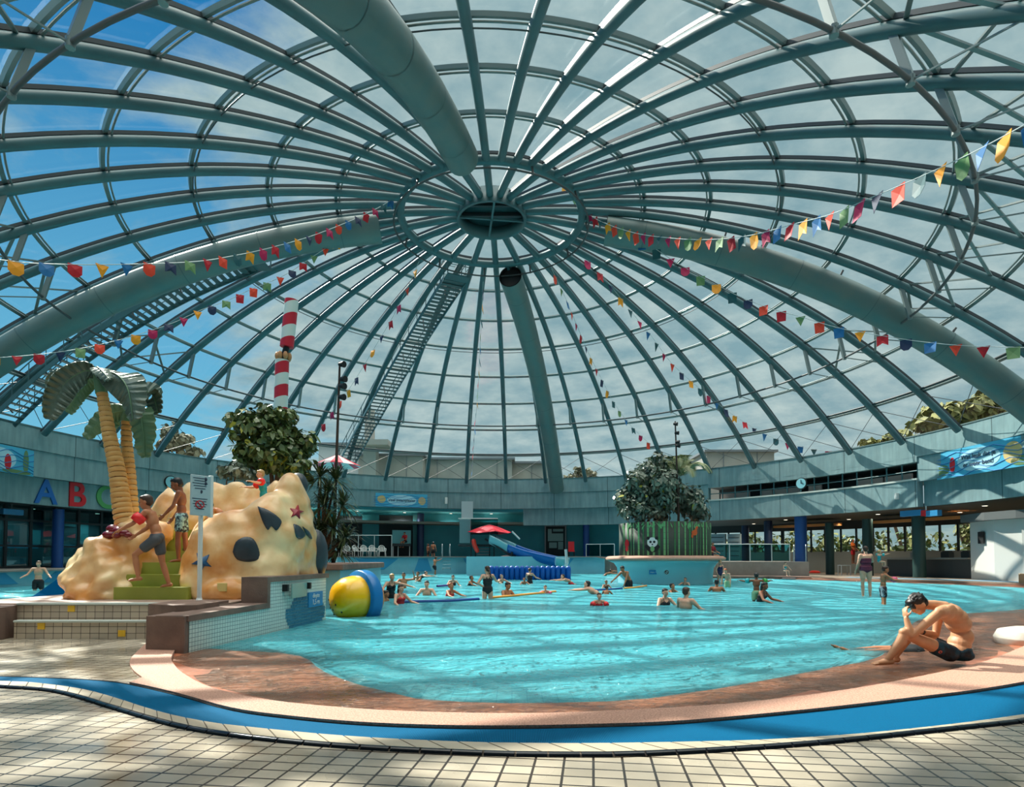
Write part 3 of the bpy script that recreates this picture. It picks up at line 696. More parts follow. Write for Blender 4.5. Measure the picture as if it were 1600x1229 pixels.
for x, z, y in ((-7.18,.21,9.113),(-5.95,.1,9.113),(-6.95,.45,9.413),(-5.6,.36,9.413)):
    b = MB(); b.box((x, y, z), (.108,.012,.096)); b.build('yellow_tile', [M_yel], st)
b = MB(); b.prism([(-12.6,8.75),(-7.75,8.75),(-7.72,9.1),(-7.9,9.75),(-12.6,9.75)], -.3, .50); k = b.build('trim_west', [M_brown], bevel=.03); k['kind'] = 'structure'
b = MB(); b.prism([(-5.46,8.95),(-4.86,8.62),(-4.62,8.75),(-4.62,9.75),(-5.46,9.75)], -.3, .56); k = b.build('trim_step_end', [M_brown], bevel=.02); k['kind'] = 'structure'
# tiled wall running into the pool, with a brown coping that steps up
wl = lambda y: -4.32+.1167*(y-8.0)
M_mos = tiles('white mosaic', (216,226,220), (202,216,212), (96,120,122), .062, .058, .0035, .3, plane='YZ', bump=.2)
b = MB()
prof = [(8.0,-.5),(8.0,.40),(10.02,.42),(10.02,.84),(12.25,.84),(12.25,-1.0)]
A = [V((wl(y), y, z)) for y, z in prof]; B2 = [V((wl(y)-.30, y, z)) for y, z in prof]; n = len(prof)
b.add(A+B2, [tuple(range(n)), tuple(range(n, 2*n))[::-1]]+[(i, (i+1) % n, n+(i+1) % n, n+i) for i in range(n)])
o = b.build('wall_mosaic', [M_mos]); o['kind'] = 'structure'
b = MB()
prof = [(7.95,.40),(7.95,.48),(9.94,.50),(9.94,.93),(12.35,.93),(12.35,.84),(10.03,.84),(10.03,.41)]
A = [V((wl(y)+.02, y, z)) for y, z in prof]; B2 = [V((wl(y)-.42, y, z)) for y, z in prof]; n = len(prof)
b.add(A+B2, [tuple(range(n)), tuple(range(n, 2*n))[::-1]]+[(i, (i+1) % n, n+(i+1) % n, n+i) for i in range(n)])
o = b.build('trim_mosaic_wall', [M_brown]); o['kind'] = 'structure'
b = MB(); b.prism([(-4.9,7.98),(-4.33,7.9),(-4.32,8.9),(-4.9,8.9)], -.3, .47); b.build('trim_mosaic_end', [M_brown], bevel=.03)['kind'] = 'structure'
# blue mosaic fish shape of whole tiles, glass plate and depth plate on that wall
b = MB(); bl_ = []
rowsF = [(.55,11.05,11.55),(.49,10.9,11.75),(.43,10.85,11.95),(.37,10.8,12.1),(.31,10.62,12.15),(.25,10.62,12.2),(.19,10.62,12.2),(.13,10.66,12.2),(.07,10.7,12.15),(.01,10.75,12.1),(-.05,10.85,12.0)]
for z, y0, y1 in rowsF:
    y = y0
    while y < y1: b.box((wl(y)+.004, y, z), (.012,.055,.052), rz=-math.atan(.1167)); y += .062
tag(b.build('mosaic_patch', [mat('blue mosaic tile', (58,128,160), .3, 0, ((44,108,142), 3, .5))]), 'blue whale-like patch of small tiles in the white mosaic wall', 'mosaic')
e = empty('glass_deflector', (wl(10.95)+.05, 10.95, .68), label='clear plate on two black brackets on the mosaic wall', cat='plate')
b = MB(); b.box((wl(10.95)+.07, 10.95, .66), (.02,.75,.26)); b.build('plate', [mat('cloudy plate', (140,176,170), .3)], e)
for y in (10.5, 11.38):
    b = MB(); b.box((wl(y)+.04, y, .72), (.09,.08,.12)); b.build('bracket', [M_black], e)
def text(name, s, size, loc, rot, m, parent=None, ext=.004, align='CENTER', bold=0, sx=1):
    c = bpy.data.curves.new(name, 'FONT'); c.body = s; c.size = size; c.extrude = ext; c.align_x = align; c.align_y = 'CENTER'; c.offset = bold
    o = bpy.data.objects.new(name, c); COL.objects.link(o); o.rotation_euler = rot; o.location = loc; o.scale = (sx,1,1); bpy.context.view_layer.update()
    me = evaluated(o); mw = o.matrix_world.copy(); bpy.data.objects.remove(o); me.transform(mw); me.name = name; me.materials.clear(); me.materials.append(m)
    q = bpy.data.objects.new(name, me); COL.objects.link(q)
    if parent: q.parent = parent; q.matrix_parent_inverse = Matrix.Translation(-parent.location) if parent.rotation_euler.z == 0 else parent.matrix_world.inverted()
    return q
e = empty('depth_sign', (wl(11.9)+.02, 11.85, .4), label='small blue depth plate with white writing on the mosaic wall', cat='sign')
b = MB(); b.box((wl(11.75)+.012, 11.75, .44), (.02,.62,.29), rz=-math.atan(.1167)); b.build('plate', [mat('sign blue', (18,132,190), .4)], e)
rz = pi/2-math.atan(.1167)
text('lettering', 'diepte', .12, (wl(11.75)+.026, 11.75, .51), (pi/2,0,rz), M_white, e); text('lettering', '1,5 m', .14, (wl(11.75)+.026, 11.75, .385), (pi/2,0,rz), M_white, e)
# ------------------------------------------------------------------ the climbing rock: one big moulded play feature
rk = empty('climbing_rock', (-5.1, 11.3, Zp), label='big cream climbing rock with grey stone inlays beside the green steps', cat='rock')
b = MB()
for c, r in (((-5.15,11.3,1.15),(.93,.75,1.05)), ((-5.55,11.1,.8),(.62,.6,.75)), ((-4.62,11.5,1.55),(.62,.7,1.0)), ((-4.48,12.0,1.9),(.46,.6,1.02)), ((-4.45,12.0,2.45),(.25,.42,.5)), ((-4.33,12.1,1.2),(.40,.6,1.0)), ((-4.5,11.2,.9),(.42,.6,.7)), ((-4.85,11.9,2.0),(.4,.5,.45)), ((-5.1,11.0,.62),(.9,.6,.4)), ((-4.75,11.6,2.1),(.3,.4,.35))):
    b.ell(c, r, 20, 12)
main = solid(b, 'rock_body', M_rock, rk, .055, 3, fn(1.5, .10), flat=.5)
bv = bvh_of(main)
M_slate = mat('slate inlay', (54,68,78), .4, 0, ((36,46,54), 3, .5))
for ol in ([(363,862),(368,846),(382,838),(396,841),(405,858),(404,873),(388,878),(370,874)], [(402,790),(418,796),(436,808),(440,818),(432,829),(424,822),(418,828),(409,812)], [(458,818),(468,822),(477,835),(470,842),(462,838)], [(472,822),(482,830),(487,842),(479,836)]):
    patch(bv, ol, M_slate, 'stone_inlay', rk)
def star(cx_, cy_, r, rot, asp=1):
    return [(cx_+(r if i % 2 == 0 else r*.42)*sin(rot+i*pi/5)*asp, cy_-(r if i % 2 == 0 else r*.42)*cos(rot+i*pi/5)) for i in range(10)]
patch(bv, star(463,800,12,.2), mat('dark red starfish', (150,22,44), .35), 'starfish', rk, .02, bulge=.05, dens=1)
patch(bv, star(316,878,17,.75), mat('blue starfish', (24,84,130), .35), 'starfish', rk, .02, bulge=.06, dens=1)
b = MB(); l, n_ = hit(bv, 348, 917); l = l or D(348,917,10.4)
b.box(l+V((0,-.02,0)), (.17,.03,.15)); b.build('hatch', [mat('hatch cream', (214,194,120), .5)], rk, bevel=.01)
b = MB(); b.ell((-4.1,12.45,1.3),(.24,.3,.55)); b.ell((-4.42,12.25,2.75),(.2,.2,.26)); b.build('grey_stone', [M_slate], rk)
# back rock screen
bk = MB()
for x, z, rx in ((-8.2,1.9,.5),(-7.85,2.5,.45),(-7.3,2.55,.55),(-6.8,2.62,.55),(-6.3,2.55,.55),(-5.8,2.5,.5),(-5.4,2.6,.4),(-7.6,1.4,.7),(-6.6,1.6,.8),(-5.7,1.6,.7)):
    bk.ell((x, 13.5, z*.5+.35), (rx, .38, z*.5+.1), 16, 10)
o = solid(bk, 'rock_screen', M_rock, None, .07, 4, fn(1.3, .12), flat=.5); tag(o, 'long cream and orange rock screen behind the green steps', 'rock')
b = MB()
for x, z, rx in ((-7.15,1.3,.32),(-6.75,1.35,.3)): b.ell((x,12.7,z), (rx,.3,1.12), 14, 10)
o = solid(b, 'rock_pillar', M_rock, None, .06, 3, fn(1.6,.08), flat=.5); tag(o, 'rounded cream rock pillar between the palm trunks and the standing boy', 'rock')
# west rock under the palm
b = MB()
for c, r in (((-7.45,11.1,.95),(.72,.6,.7)), ((-7.12,11.3,1.3),(.50,.55,.75)), ((-7.1,11.15,.9),(.30,.6,.6)), ((-7.75,10.95,.75),(.5,.45,.45)), ((-7.35,10.75,.65),(.55,.4,.45)), ((-7.1,11.6,1.5),(.42,.4,.55)), ((-7.8,11.4,1.0),(.4,.4,.5)), ((-6.98,11.55,1.65),(.22,.3,.4))):
    b.ell(c, r, 20, 12)
wr = solid(b, 'boulder', M_rock, None, .05, 2, fn(2.2, .17), flat=.5); tag(wr, 'lumpy cream boulder at the foot of the artificial palm', 'rock')
bw = bvh_of(wr)
fr_ = empty('fruit_cluster', (-7.2,11,1.7), label='cluster of glossy dark red coconuts lying on the cream boulder', cat='fruit ornament')
M_fr = mat('dark red gloss', (120,14,34), .2, coat=.5)
for x, y, r in ((171,838,.10),(178,829,.11),(187,832,.10),(195,835,.085),(201,838,.07),(183,838,.08)):
    l, n_ = hit(bw, x, y); l = l or D(x, y, 11); b = MB(); b.ell(l+V((0,-.02,.03)), (r*1.1, r, r*.8), 14, 8); b.build('coconut', [M_fr], fr_)
# green moulded steps
gs = empty('green_steps', (-6.3,10.6,Zp), label='olive green moulded steps climbing between the boulder and the big rock', cat='steps')
M_gr = mat('olive plastic', (158,164,66), .42, 0, ((136,144,52), 2, .5))
for k in range(6):
    b = MB(); y0 = 10.42+.29*k; b.prism([(-6.98,y0),(-5.66,y0),(-5.66,y0+.36),(-6.98,y0+.36)] if k < 5 else [(-7.6,y0),(-5.3,y0),(-5.3,13.2),(-7.6,13.2)], Zp-.01, Zp+.215*(k+1)); b.build('step', [M_gr], gs, bevel=.035)
# blue slide side west of the boulder
b = MB(); q = [D(118,884,12.2), D(60,925,12.6), D(18,952,12.6), D(40,955,12.4), D(118,945,11.9)]
th = V((0,.12,0)); n = len(q); b.add(q+[p+th for p in q], [tuple(range(n)), tuple(range(n,2*n))[::-1]]+[(i,(i+1)%n,n+(i+1)%n,n+i) for i in range(n)])
q2 = [p+V((0,1.0,0)) for p in q]; n = len(q); b.add(q2+[p+th for p in q2], [tuple(range(n)), tuple(range(n,2*n))[::-1]]+[(i,(i+1)%n,n+(i+1)%n,n+i) for i in range(n)])
b.band([q[0]+V((0,.1,-.2)), q[1]+V((0,.1,-.15)), q[2]+V((0,.1,0))], [q2[0]+V((0,0,-.2)), q2[1]+V((0,0,-.15)), q2[2]])
tag(b.build('water_slide', [mat('slide blue', (0,96,150), .3)]), 'blue slide running down from the cream boulder into the side pool', 'slide')
# climbing handrail (yellow-orange wooden bar) inside the steps
hr = empty('handrail', (-5.6,12,1.5), label='tan rope-like handrail slanting up beside the green steps', cat='handrail')
b = MB(); b.tube([D(290,858,11.5), D(306,825,11.9), D(330,793,12.4)], .04, n=8); b.build('rail', [mat('tan rope', (206,160,96), .5)], hr)
b = MB(); b.ell(D(290,858,11.5), (.05,.05,.05)); b.build('end_cap', [M_black], hr)
# sign post
sp = empty('sign_post', (-5.35,9.75,Zp), label='white rules sign on a white steel post in front of the climbing rock', cat='sign')
bx = D(312,900,9.78).x
b = MB(); b.tube([(bx,9.78,Zp), (bx,9.78,2.05)], .036, n=14); b.build('post', [M_white], sp)
b = MB(); b.lathe([(.0,.0),(.15,.0),(.15,.012),(.05,.03),(.04,.08)], 20, c=(bx,9.78,Zp)); b.build('base_plate', [M_white], sp)
rzz = R(60)
def L2(x, y, z): return V((bx+.02,9.72,2.27))+Matrix.Rotation(rzz, 3, 'Z') @ V((x,y,z))
b = MB(); b.box(L2(0,0,0), (.34,.035,.66), rz=rzz); b.build('sign_panel', [mat('sign face', (176,196,202), .4)], sp, bevel=.008)
b = MB(); b.box(L2(.19,.02,.0), (.06,.07,.70), rz=rzz); b.build('frame', [M_white], sp, bevel=.01)
M_ink = mat('sign ink', (44,62,84), .6)
b = MB()
for i in range(13):
    z = .28-.042*i
    if 5 <= i <= 7: continue
    w_ = (.24,.2,.26,.22,.18,.2,.2,.2,.26,.22,.24,.2,.15)[i]; b.box(L2(-.02,-.02,z), (w_,.004,.012), rz=rzz)
b.build('print_lines', [M_ink], sp)
b = MB(); b.tube([L2(-.02+.07*cos(t*pi/12),-.021,-.15+.06*sin(t*pi/12)) for t in range(24)], .009, n=5, closed=True); b.bar(L2(-.07,-.021,-.1), L2(.03,-.021,-.2), .014); b.build('prohibition_mark', [M_red], sp)
b = MB(); b.ell(L2(.07,-.02,.27),(.03,.01,.035)); b.ell(L2(.07,-.02,.2),(.03,.01,.03)); b.ell(L2(-.0,-.02,.06),(.025,.01,.03)); b.build('pictogram', [M_ink], sp)
# ------------------------------------------------------------------ artificial palm
pm = empty('artificial_palm', (-7.1,11.4,1.5), label='artificial palm with two ringed tan trunks and drooping grey green leaves', cat='palm tree')
M_trk = mat('tan ringed trunk', (222,182,116), .5, 0, ((196,144,78), 2.2, .5))
M_trd = mat('trunk groove', (92,56,28), .7)
def trunk(P, r0, r1, n):
    P = spline(P, 12); L_ = [0]
    for i in range(1, len(P)): L_.append(L_[-1]+(P[i]-P[i-1]).length)
    T = L_[-1]; b = MB()
    def at(t):
        s = t*T; i = 0
        while i < len(P)-2 and L_[i+1] < s: i += 1
        return P[i].lerp(P[i+1], (s-L_[i])/max(L_[i+1]-L_[i],1e-6))
    for k in range(n):
        t0, t1 = k/n, (k+1)/n; a_, c_ = at(t0), at(t1); r = lerp(r0, r1, t0); u = (c_-a_)
        tl = V((random.uniform(-.02,.02), random.uniform(-.02,.02), 0))
        b.tube([a_+u*.02, a_+u*.14, a_+u*.55, a_+u*.9+tl, a_+u*1.0+tl], [r*.86, r*1.02, r*1.05, r*.98, r*.84], n=20)
        b.tube([a_-u*.05, a_+u*.07], r*.93, n=14, mi=1)
    return b
Yp = 11.35
TA = [D(198,826,Yp), D(191,795,Yp), D(183,735,Yp), D(172,685,Yp), D(164,640,Yp), D(159,612,Yp)]
TB = [D(208,826,Yp+.35), D(206,795,Yp+.35), D(202,735,Yp+.35), D(198,690,Yp+.35), D(198,656,Yp+.35)]
trunk(TA, .175, .092, 27).build('trunk', [M_trk, M_trd], pm); trunk(TB, .125, .09, 20).build('trunk', [M_trk, M_trd], pm)
M_lt = mat('palm leaf top', (104,122,112), .35, .15, ((72,92,82), 5, .6)); M_lu = mat('palm leaf under', (92,128,96), .45)
b = MB(); b.tube([TA[-1]-V((0,0,.03)), D(156,598,Yp), D(150,581,Yp)], [.105,.10,.06], n=14); b.build('leaf_base', [M_lu], pm)
b = MB(); b.tube([TB[-1]-V((0,0,.03)), D(200,640,Yp+.35)], [.105,.07], n=14); b.build('leaf_base', [M_lu], pm)
def leaf(P, w_, side, m, fold=.5, rid=14, parent=pm, prof=None):
    """broad leaf along the spine P; side = direction its blade spreads to"""
    P = spline(P, 14); n = len(P)-1; side = V(side).normalized(); b = MB(); nv = 9; vs = []
    for i, p in enumerate(P):
        t = i/n; tg = (P[min(i+1,n)]-P[max(i-1,0)]).normalized(); s = (side-tg*side.dot(tg)).normalized(); nn = tg.cross(s)
        if nn.z < 0: nn = -nn
        W_ = w_*(prof(t) if prof else (sin(pi*min(1, t*.92+.05))**.62))
        zz = .034*(1-abs((t*rid*2) % 2-1)*2)
        for j in range(nv):
            v = j/(nv-1)*2-1
            vs.append(p+s*(W_*v)-nn*(fold*W_*abs(v)**1.4)+nn*zz*abs(v)*(1 if 0 < i < n else 0)+tg*(abs(v)*W_*.25))
    fs = [(i*nv+j, i*nv+j+1, (i+1)*nv+j+1, (i+1)*nv+j) for i in range(n) for j in range(nv-1)]
    b.add(vs, fs, 0, False); o = b.build('leaf', m, parent); s_ = o.modifiers.new('t', 'SOLIDIFY'); s_.thickness = .018
    b = MB(); b.tube([p+V((0,-.012,.005)) for p in P], [lerp(.022,.006,i/n) for i in range(n+1)], n=6); k = b.build('midrib', [M_lu], o)
    return o
c = (150,582)
leaf([D(152,583,Yp), D(132,580,Yp-.1), D(103,598,Yp-.2), D(86,625,Yp-.3), D(76,655,Yp-.35)], .24, (0.35,.5,-.8), [M_lt], .35)
leaf([D(153,584,Yp), D(138,592,Yp+.2), D(122,612,Yp+.35), D(108,645,Yp+.5)], .21, (1,.1,-.25), [M_lu], .2)
leaf([D(152,583,Yp), D(120,578,Yp+.3), D(92,590,Yp+.7), D(80,612,Yp+1.0)], .2, (.5,.6,-.3), [M_lt], .3)
leaf([D(154,583,Yp), D(180,584,Yp-.3), D(200,608,Yp-.5), D(208,655,Yp-.55)], .32, (1,-.2,-.15), [M_lt], .35, 16)
leaf([D(154,583,Yp), D(168,578,Yp+.2), D(190,588,Yp+.5), D(204,615,Yp+.6)], .22, (1,.3,.2), [M_lt], .4)
leaf([D(150,582,Yp), D(152,574,Yp-.2), D(160,580,Yp-.5), D(170,592,Yp-.7)], .13, (1,0,0), [M_lt], .4, 8)
leaf([D(201,642,Yp+.35), D(218,616,Yp+.3), D(238,616,Yp+.3), D(247,645,Yp+.3)], .24, (.8,-.1,-.6), [M_lt], .3)
leaf([D(201,642,Yp+.35), D(216,640,Yp+.1), D(224,675,Yp), D(227,714,Yp)], .24, (1,-.05,.0), [M_lu], .12, 10)
leaf([D(199,642,Yp+.35), D(180,645,Yp+.35), D(160,655,Yp+.35), D(134,684,Yp+.3)], .2, (.25,.0,-1), [M_lu], .12, 10)
leaf([D(200,642,Yp+.35), D(190,630,Yp+.7), D(178,640,Yp+.9), D(178,670,Yp+.9)], .2, (1,.1,.1), [M_lu], .15, 10)
# ------------------------------------------------------------------ plants
def leafmat(name, c1, c2, rough=.4):
    m = mat(name, c1, rough, 0, (c2, 3.0, .5)); return m
M_fig = leafmat('fig leaf', (60,84,50), (112,126,72), .3); M_figd = leafmat('leaf with painted sheen', (84,100,84), (136,146,128), .28)  # pale grey of the second leaf puts reflected light into its colour
M_bark = mat('bark', (104,82,62), .8, 0, ((72,56,44), 8, .5)); M_dr = leafmat('dracaena leaf', (44,66,42), (88,100,62), .35)
M_out = leafmat('sunlit tree leaf', (150,144,74), (96,104,60), .6); M_outd = leafmat('grey tree leaf', (150,146,118), (102,104,84), .7)
M_yl = leafmat('yellowing leaf', (176,170,60), (140,146,50), .4)
def foliage(blobs, n, size, mats, parent, name='foliage', droop=.3, elong=1.3, seed=1, ymix=0.0):
    rd = random.Random(seed); b = MB(); tot = sum(r[0]*r[1]*r[2] for _, r in blobs)
    for c, r in blobs:
        cl_ = [V([rd.gauss(0,1) for _ in range(3)]).normalized()*rd.uniform(.35,.95) for _ in range(14)]
        for i in range(int(n*r[0]*r[1]*r[2]/tot)):
            while True:
                d = V([rd.gauss(0,1) for _ in range(3)])
                if d.length > .1: break
            d.normalize(); k = rd.uniform(.4, 1.12); q = cl_[i % 14]; k = k*.42; d2 = V((q.x+d.x*k, q.y+d.y*k, q.z+d.z*k)); p = V((c[0]+d2.x*r[0], c[1]+d2.y*r[1], c[2]+d2.z*r[2]))
            s = size*rd.uniform(.6, 1.25); nn = (d+V((rd.uniform(-.6,.6), rd.uniform(-.6,.6), rd.uniform(-.1,.9)))).normalized()
            t = nn.cross(V((rd.uniform(-1,1), rd.uniform(-1,1), rd.uniform(-.5,.5)))).normalized(); s2 = nn.cross(t)
            dn = V((0,0,-1))*droop*s
            vs = [p-t*s*elong*.5, p-t*s*.15*elong+s2*s*.42, p+t*s*.3*elong+s2*s*.3+dn*.4, p+t*s*.62*elong+dn, p+t*s*.3*elong-s2*s*.3+dn*.4, p-t*s*.15*elong-s2*s*.42, p+t*s*.1-nn*s*.1]
            mi = 1 if (len(mats) > 1 and rd.random() < ymix) else 0
            b.add(vs, [(0,1,6),(1,2,6),(2,3,6),(3,4,6),(4,5,6),(5,0,6)], mi, True)
    return b.build(name, mats, parent, fix=False)
def Bl(x, y, Y, rx, rz, ry=None):
    c = D(x, y, Y); k = Y/F; return (c, (rx*k, (ry or rx*k), rz*k))
def branches(base, tips, r, parent, m=None, name='trunk'):
    b = MB()
    for t in tips:
        t = V(t); base = V(base); mid = base.lerp(t, .55)+V((random.uniform(-.1,.1),0,.05)); b.tube(spline([base, mid, t], 4), [lerp(r, r*.3, i/8) for i in range(9)], n=8)
    return b.build(name, [m or M_bark], parent)
# planter behind the climbing rock
b = MB(); b.box((-6.75,17.2,.45), (4.9,4.6,1.0)); k = b.build('planter_wall', [M_pwall]); tag(k, 'pale blue planter base rising from the water behind the big rock', 'planter')
b = MB(); b.box((-6.75,17.2,1.02), (5.1,4.8,.17)); tag(b.build('planter_coping', [M_brown], bevel=.03), 'brown stone coping and soil bed around the tree behind the big rock', 'planter')
t = empty('fig_tree', D(425,880,17.2), label='large leafy fig tree with some yellowing leaves behind the climbing rock', cat='tree')
base = V((D(425,880,17.2).x, 17.2, 1.1))
foliage([Bl(430,690,17.2,52,42), Bl(395,658,17.2,34,26), Bl(460,690,17.2,38,38), Bl(372,668,16.8,22,24), Bl(420,720,17,52,22), Bl(465,730,17,34,20), Bl(436,655,17.3,36,20), Bl(385,700,17,20,18)], 4300, .17, [M_fig, M_yl], t, ymix=.07, seed=3)
branches(base, [D(400,670,17.2), D(440,660,17.2), D(465,690,17.2), D(420,700,17.2), D(375,672,16.9)], .12, t)
t = empty('shrub', D(368,745,16), label='small-leaved shrub peeping over the rock screen under the fig tree', cat='shrub')
foliage([Bl(368,737,16.2,26,13), Bl(352,740,16,12,8), Bl(390,742,16.2,14,10)], 420, .13, [M_figd], t, seed=5); branches(V((D(368,0,16.2).x,16.2,1.1)), [D(368,742,16.2), D(355,742,16.2)], .05, t, name='stem')
def spiky(label, heads, Y, base, nl=60, L_=.8, lw=.05, m=None, cat='plant', name='dracaena', seed=1):
    rd = random.Random(seed); e = empty(name, base, label=label, cat=cat)
    branches(base, [D(x, y, Y) for x, y in heads], .07, e, name='stem')
    for x, y in heads:
        c = D(x, y, Y+rd.uniform(-.3,.3)); b = MB()
        for i in range(nl):
            a = rd.uniform(0, 2*pi); el = rd.uniform(-.5, 1.35); l = L_*rd.uniform(.6, 1.1)
            d = V((cos(a)*cos(el), sin(a)*cos(el), sin(el))); s = d.cross(V((0,0,1))); s = s.normalized() if s.length > .01 else V((1,0,0))
            P = [c, c+d*l*.35, c+d*l*.72+V((0,0,-.10*l)), c+d*l+V((0,0,-.32*l))]; W_ = [lw*.5, lw, lw*.7, .004]
            vs = [q for p, w_ in zip(P, W_) for q in (p-s*w_/2, p+s*w_/2)]
            b.add(vs, [(0,1,3,2),(2,3,5,4),(4,5,7,6)], 0, True)
        b.build('leaf_rosette', [m or M_dr], e, fix=False)
    return e
spiky('tall dark spiky dracaena beside the big rock and under the red parasol', [(500,745),(525,750),(505,790),(535,790),(520,825),(498,830),(540,840),(512,770),(530,860)], 17.4, V((D(512,0,17.4).x,17.4,1.1)), 85, .75, .055, seed=4)
# round planter island
IX = D(1038,866,30.5).x; IY = 30.5
t = empty('planter_island', (IX, IY, 0), label='round pale blue planter island with flared pink rim in the pool', cat='planter')
k = IY/F
b = MB(); b.lathe([(2.35,-1.1),(2.35,.35),(2.4,.75),(2.55,.98),(2.9,1.12),(0,1.12)], 48, c=(IX,IY,0)); b.build('bowl', [mat('island blue', (150,205,215), .4)], t)
b = MB(); b.lathe([(2.75,1.10),(2.95,1.12),(2.98,1.24),(2.85,1.33),(2.3,1.36),(0,1.36)], 48, c=(IX,IY,0)); b.build('rim', [M_pink], t)
M_bam = mat('bamboo print backdrop', (46,62,50), .6, 0, ((30,44,36), 2, .5))
sg = empty('depth_sign', (IX+.2,IY-2.37,.5), label='small blue sign and round pictogram on the planter island', cat='sign')
def isl(x, z, r=2.36): 
    dx = x-IX; return V((x, IY-math.sqrt(max(r*r-dx*dx, 0)), z))
b = MB(); p = isl(D(1026,893,28).x, .57, 2.38); b.box(p, (.56,.05,.2), rz=.05); b.build('plate', [mat('sign blue')] if False else [MATS['sign blue']], sg)
text('lettering', 'diepte 1,30 m', .085, p+V((0,-.03,0)), (pi/2,0,.05), M_white, sg)
b = MB(); p = isl(D(1043,893,28).x, .57, 2.38); b.tube([p, p+V((0,-.02,0))], .11, n=20); b.build('round_plate', [M_white], sg)
b = MB(); b.tube([p+V((.08*cos(i*pi/10), -.03, .08*sin(i*pi/10))) for i in range(20)], .016, n=5, closed=True); b.bar(p+V((-.05,-.03,.04)), p+V((.05,-.03,-.04)), .025); b.build('pictogram', [M_black], sg)
sc_ = empty('bamboo_screen', (IX,IY,1.36), label='curved screen printed with green bamboo and a panda around the planter', cat='screen')
rS = 2.28; zb0, zb1 = 1.36, D(1038,814,IY-rS).z
b = MB(); b.lathe([(rS,zb0),(rS,zb1),(rS-.06,zb1),(rS-.06,zb0)], 48, c=(IX,IY,0)); b.build('screen', [M_bam], sc_)
M_b1 = mat('bamboo green', (110,170,110), .5); M_b2 = mat('bamboo dark green', (60,120,70), .5)
rd = random.Random(2)
def onS(a, z, o=.012): return V((IX+(rS+o)*sin(a), IY-(rS+o)*cos(a), z))
b = MB(); b2 = MB()
for i in range(26):
    a = -1.35+2.7*i/25+rd.uniform(-.03,.03); w_ = rd.choice((.018,.03,.045))/2; mb = b if i % 3 else b2
    n = 6
    for s in range(n):
        z0, z1 = lerp(zb0, zb1, s/n)+.012, lerp(zb0, zb1, (s+1)/n)
        mb.add([onS(a-w_, z0), onS(a+w_, z0), onS(a+w_, z1), onS(a-w_, z1)], [(0,1,2,3)])
for i in range(60):
    a = rd.uniform(-1.35, 1.35); z = zb1-rd.uniform(.02,.12); l = rd.uniform(.15,.3); s = rd.uniform(-.6,.6)
    b.add([onS(a,z,.018), onS(a+s*l/rS+.012, z-l*.6,.018), onS(a+s*l/rS*1.4, z-l,.018), onS(a+s*l/rS-.02, z-l*.55,.018)], [(0,1,2,3)])
b.build('bamboo_print', [M_b1], sc_); b2.build('bamboo_print', [M_b2], sc_)
def disc(a, z, rx, rz, o, m, nm):
    b = MB(); n = 20; b.add([onS(a+rx*cos(2*pi*i/n)/rS, z+rz*sin(2*pi*i/n), o) for i in range(n)]+[onS(a, z, o)], [(i,(i+1)%n,n) for i in range(n)]); return (b, m, nm)
pa = math.asin((D(1021,850,IY-2.2).x-IX)/rS); pz = D(1021,850,IY-2.2).z
for z, rx, rz_, o, m in ((pz-.16,.30,.22,.02,M_black),(pz+.1,.25,.24,.024,M_white)):
    q = disc(pa, z, rx, rz_, o, m, ''); q[0].build('panda_print', [m], sc_)
b = MB()
for dx, dz, r in ((-.2,.3,.08),(.2,.3,.08),(-.09,.12,.06),(.09,.12,.06),(0,.0,.035),(-.28,-.1,.09),(.26,-.12,.09)):
    q = disc(pa+dx/rS, pz+dz, r, r, .028, M_black, ''); b.add(q[0].v, q[0].f)
b.build('panda_print', [M_black], sc_)
b = MB(); b.add(*(lambda q: (q.v, q.f))(disc(pa, pz-.22, .1, .14, .03, M_b1, '')[0])); b.build('leaf_print', [M_b1], sc_)
oa = math.asin((D(1084,832,IY-2.0).x-IX)/rS); oz = D(1084,832,IY-2.0).z; b = MB()
for dx, dz, rx, rz_ in ((0,0,.17,.13),(.1,.16,.06,.14),(.17,.26,.04,.07),(-.13,-.16,.06,.09),(.05,.08,.1,.08)):
    q = disc(oa+dx/rS, oz+dz, rx, rz_, .02, M_red, ''); b.add(q[0].v, q[0].f)
b.build('orange_print', [mat('orange print', (226,92,36), .5)], sc_)
b = MB()
for x, z, r in ((-1.15,.6,.17),(-1.15,.35,.12)):
    q = disc(x, zb0+z, r, r*1.2, .02, M_red, ''); b.add(q[0].v, q[0].f)
b.build('red_flower_print', [M_red], sc_)
t = empty('planter_tree', (IX-.9,IY,1.3), label='dense bushy tree with small shiny grey green leaves on the planter island', cat='tree')
foliage([Bl(1010,760,IY-.3,42,42), Bl(985,775,IY-.3,26,32), Bl(1040,775,IY-.6,30,36), Bl(1020,735,IY,30,24), Bl(975,790,IY-.6,16,20), Bl(1000,800,IY-.8,30,14), Bl(1085,795,IY-.3,28,22), Bl(1070,775,IY-.2,24,24)], 6500, .19, [M_figd, M_yl], t, ymix=.02, seed=8)
branches((IX-1.4,IY,1.3), [D(990,780,IY), D(1005,750,IY), D(1030,760,IY)], .1, t)
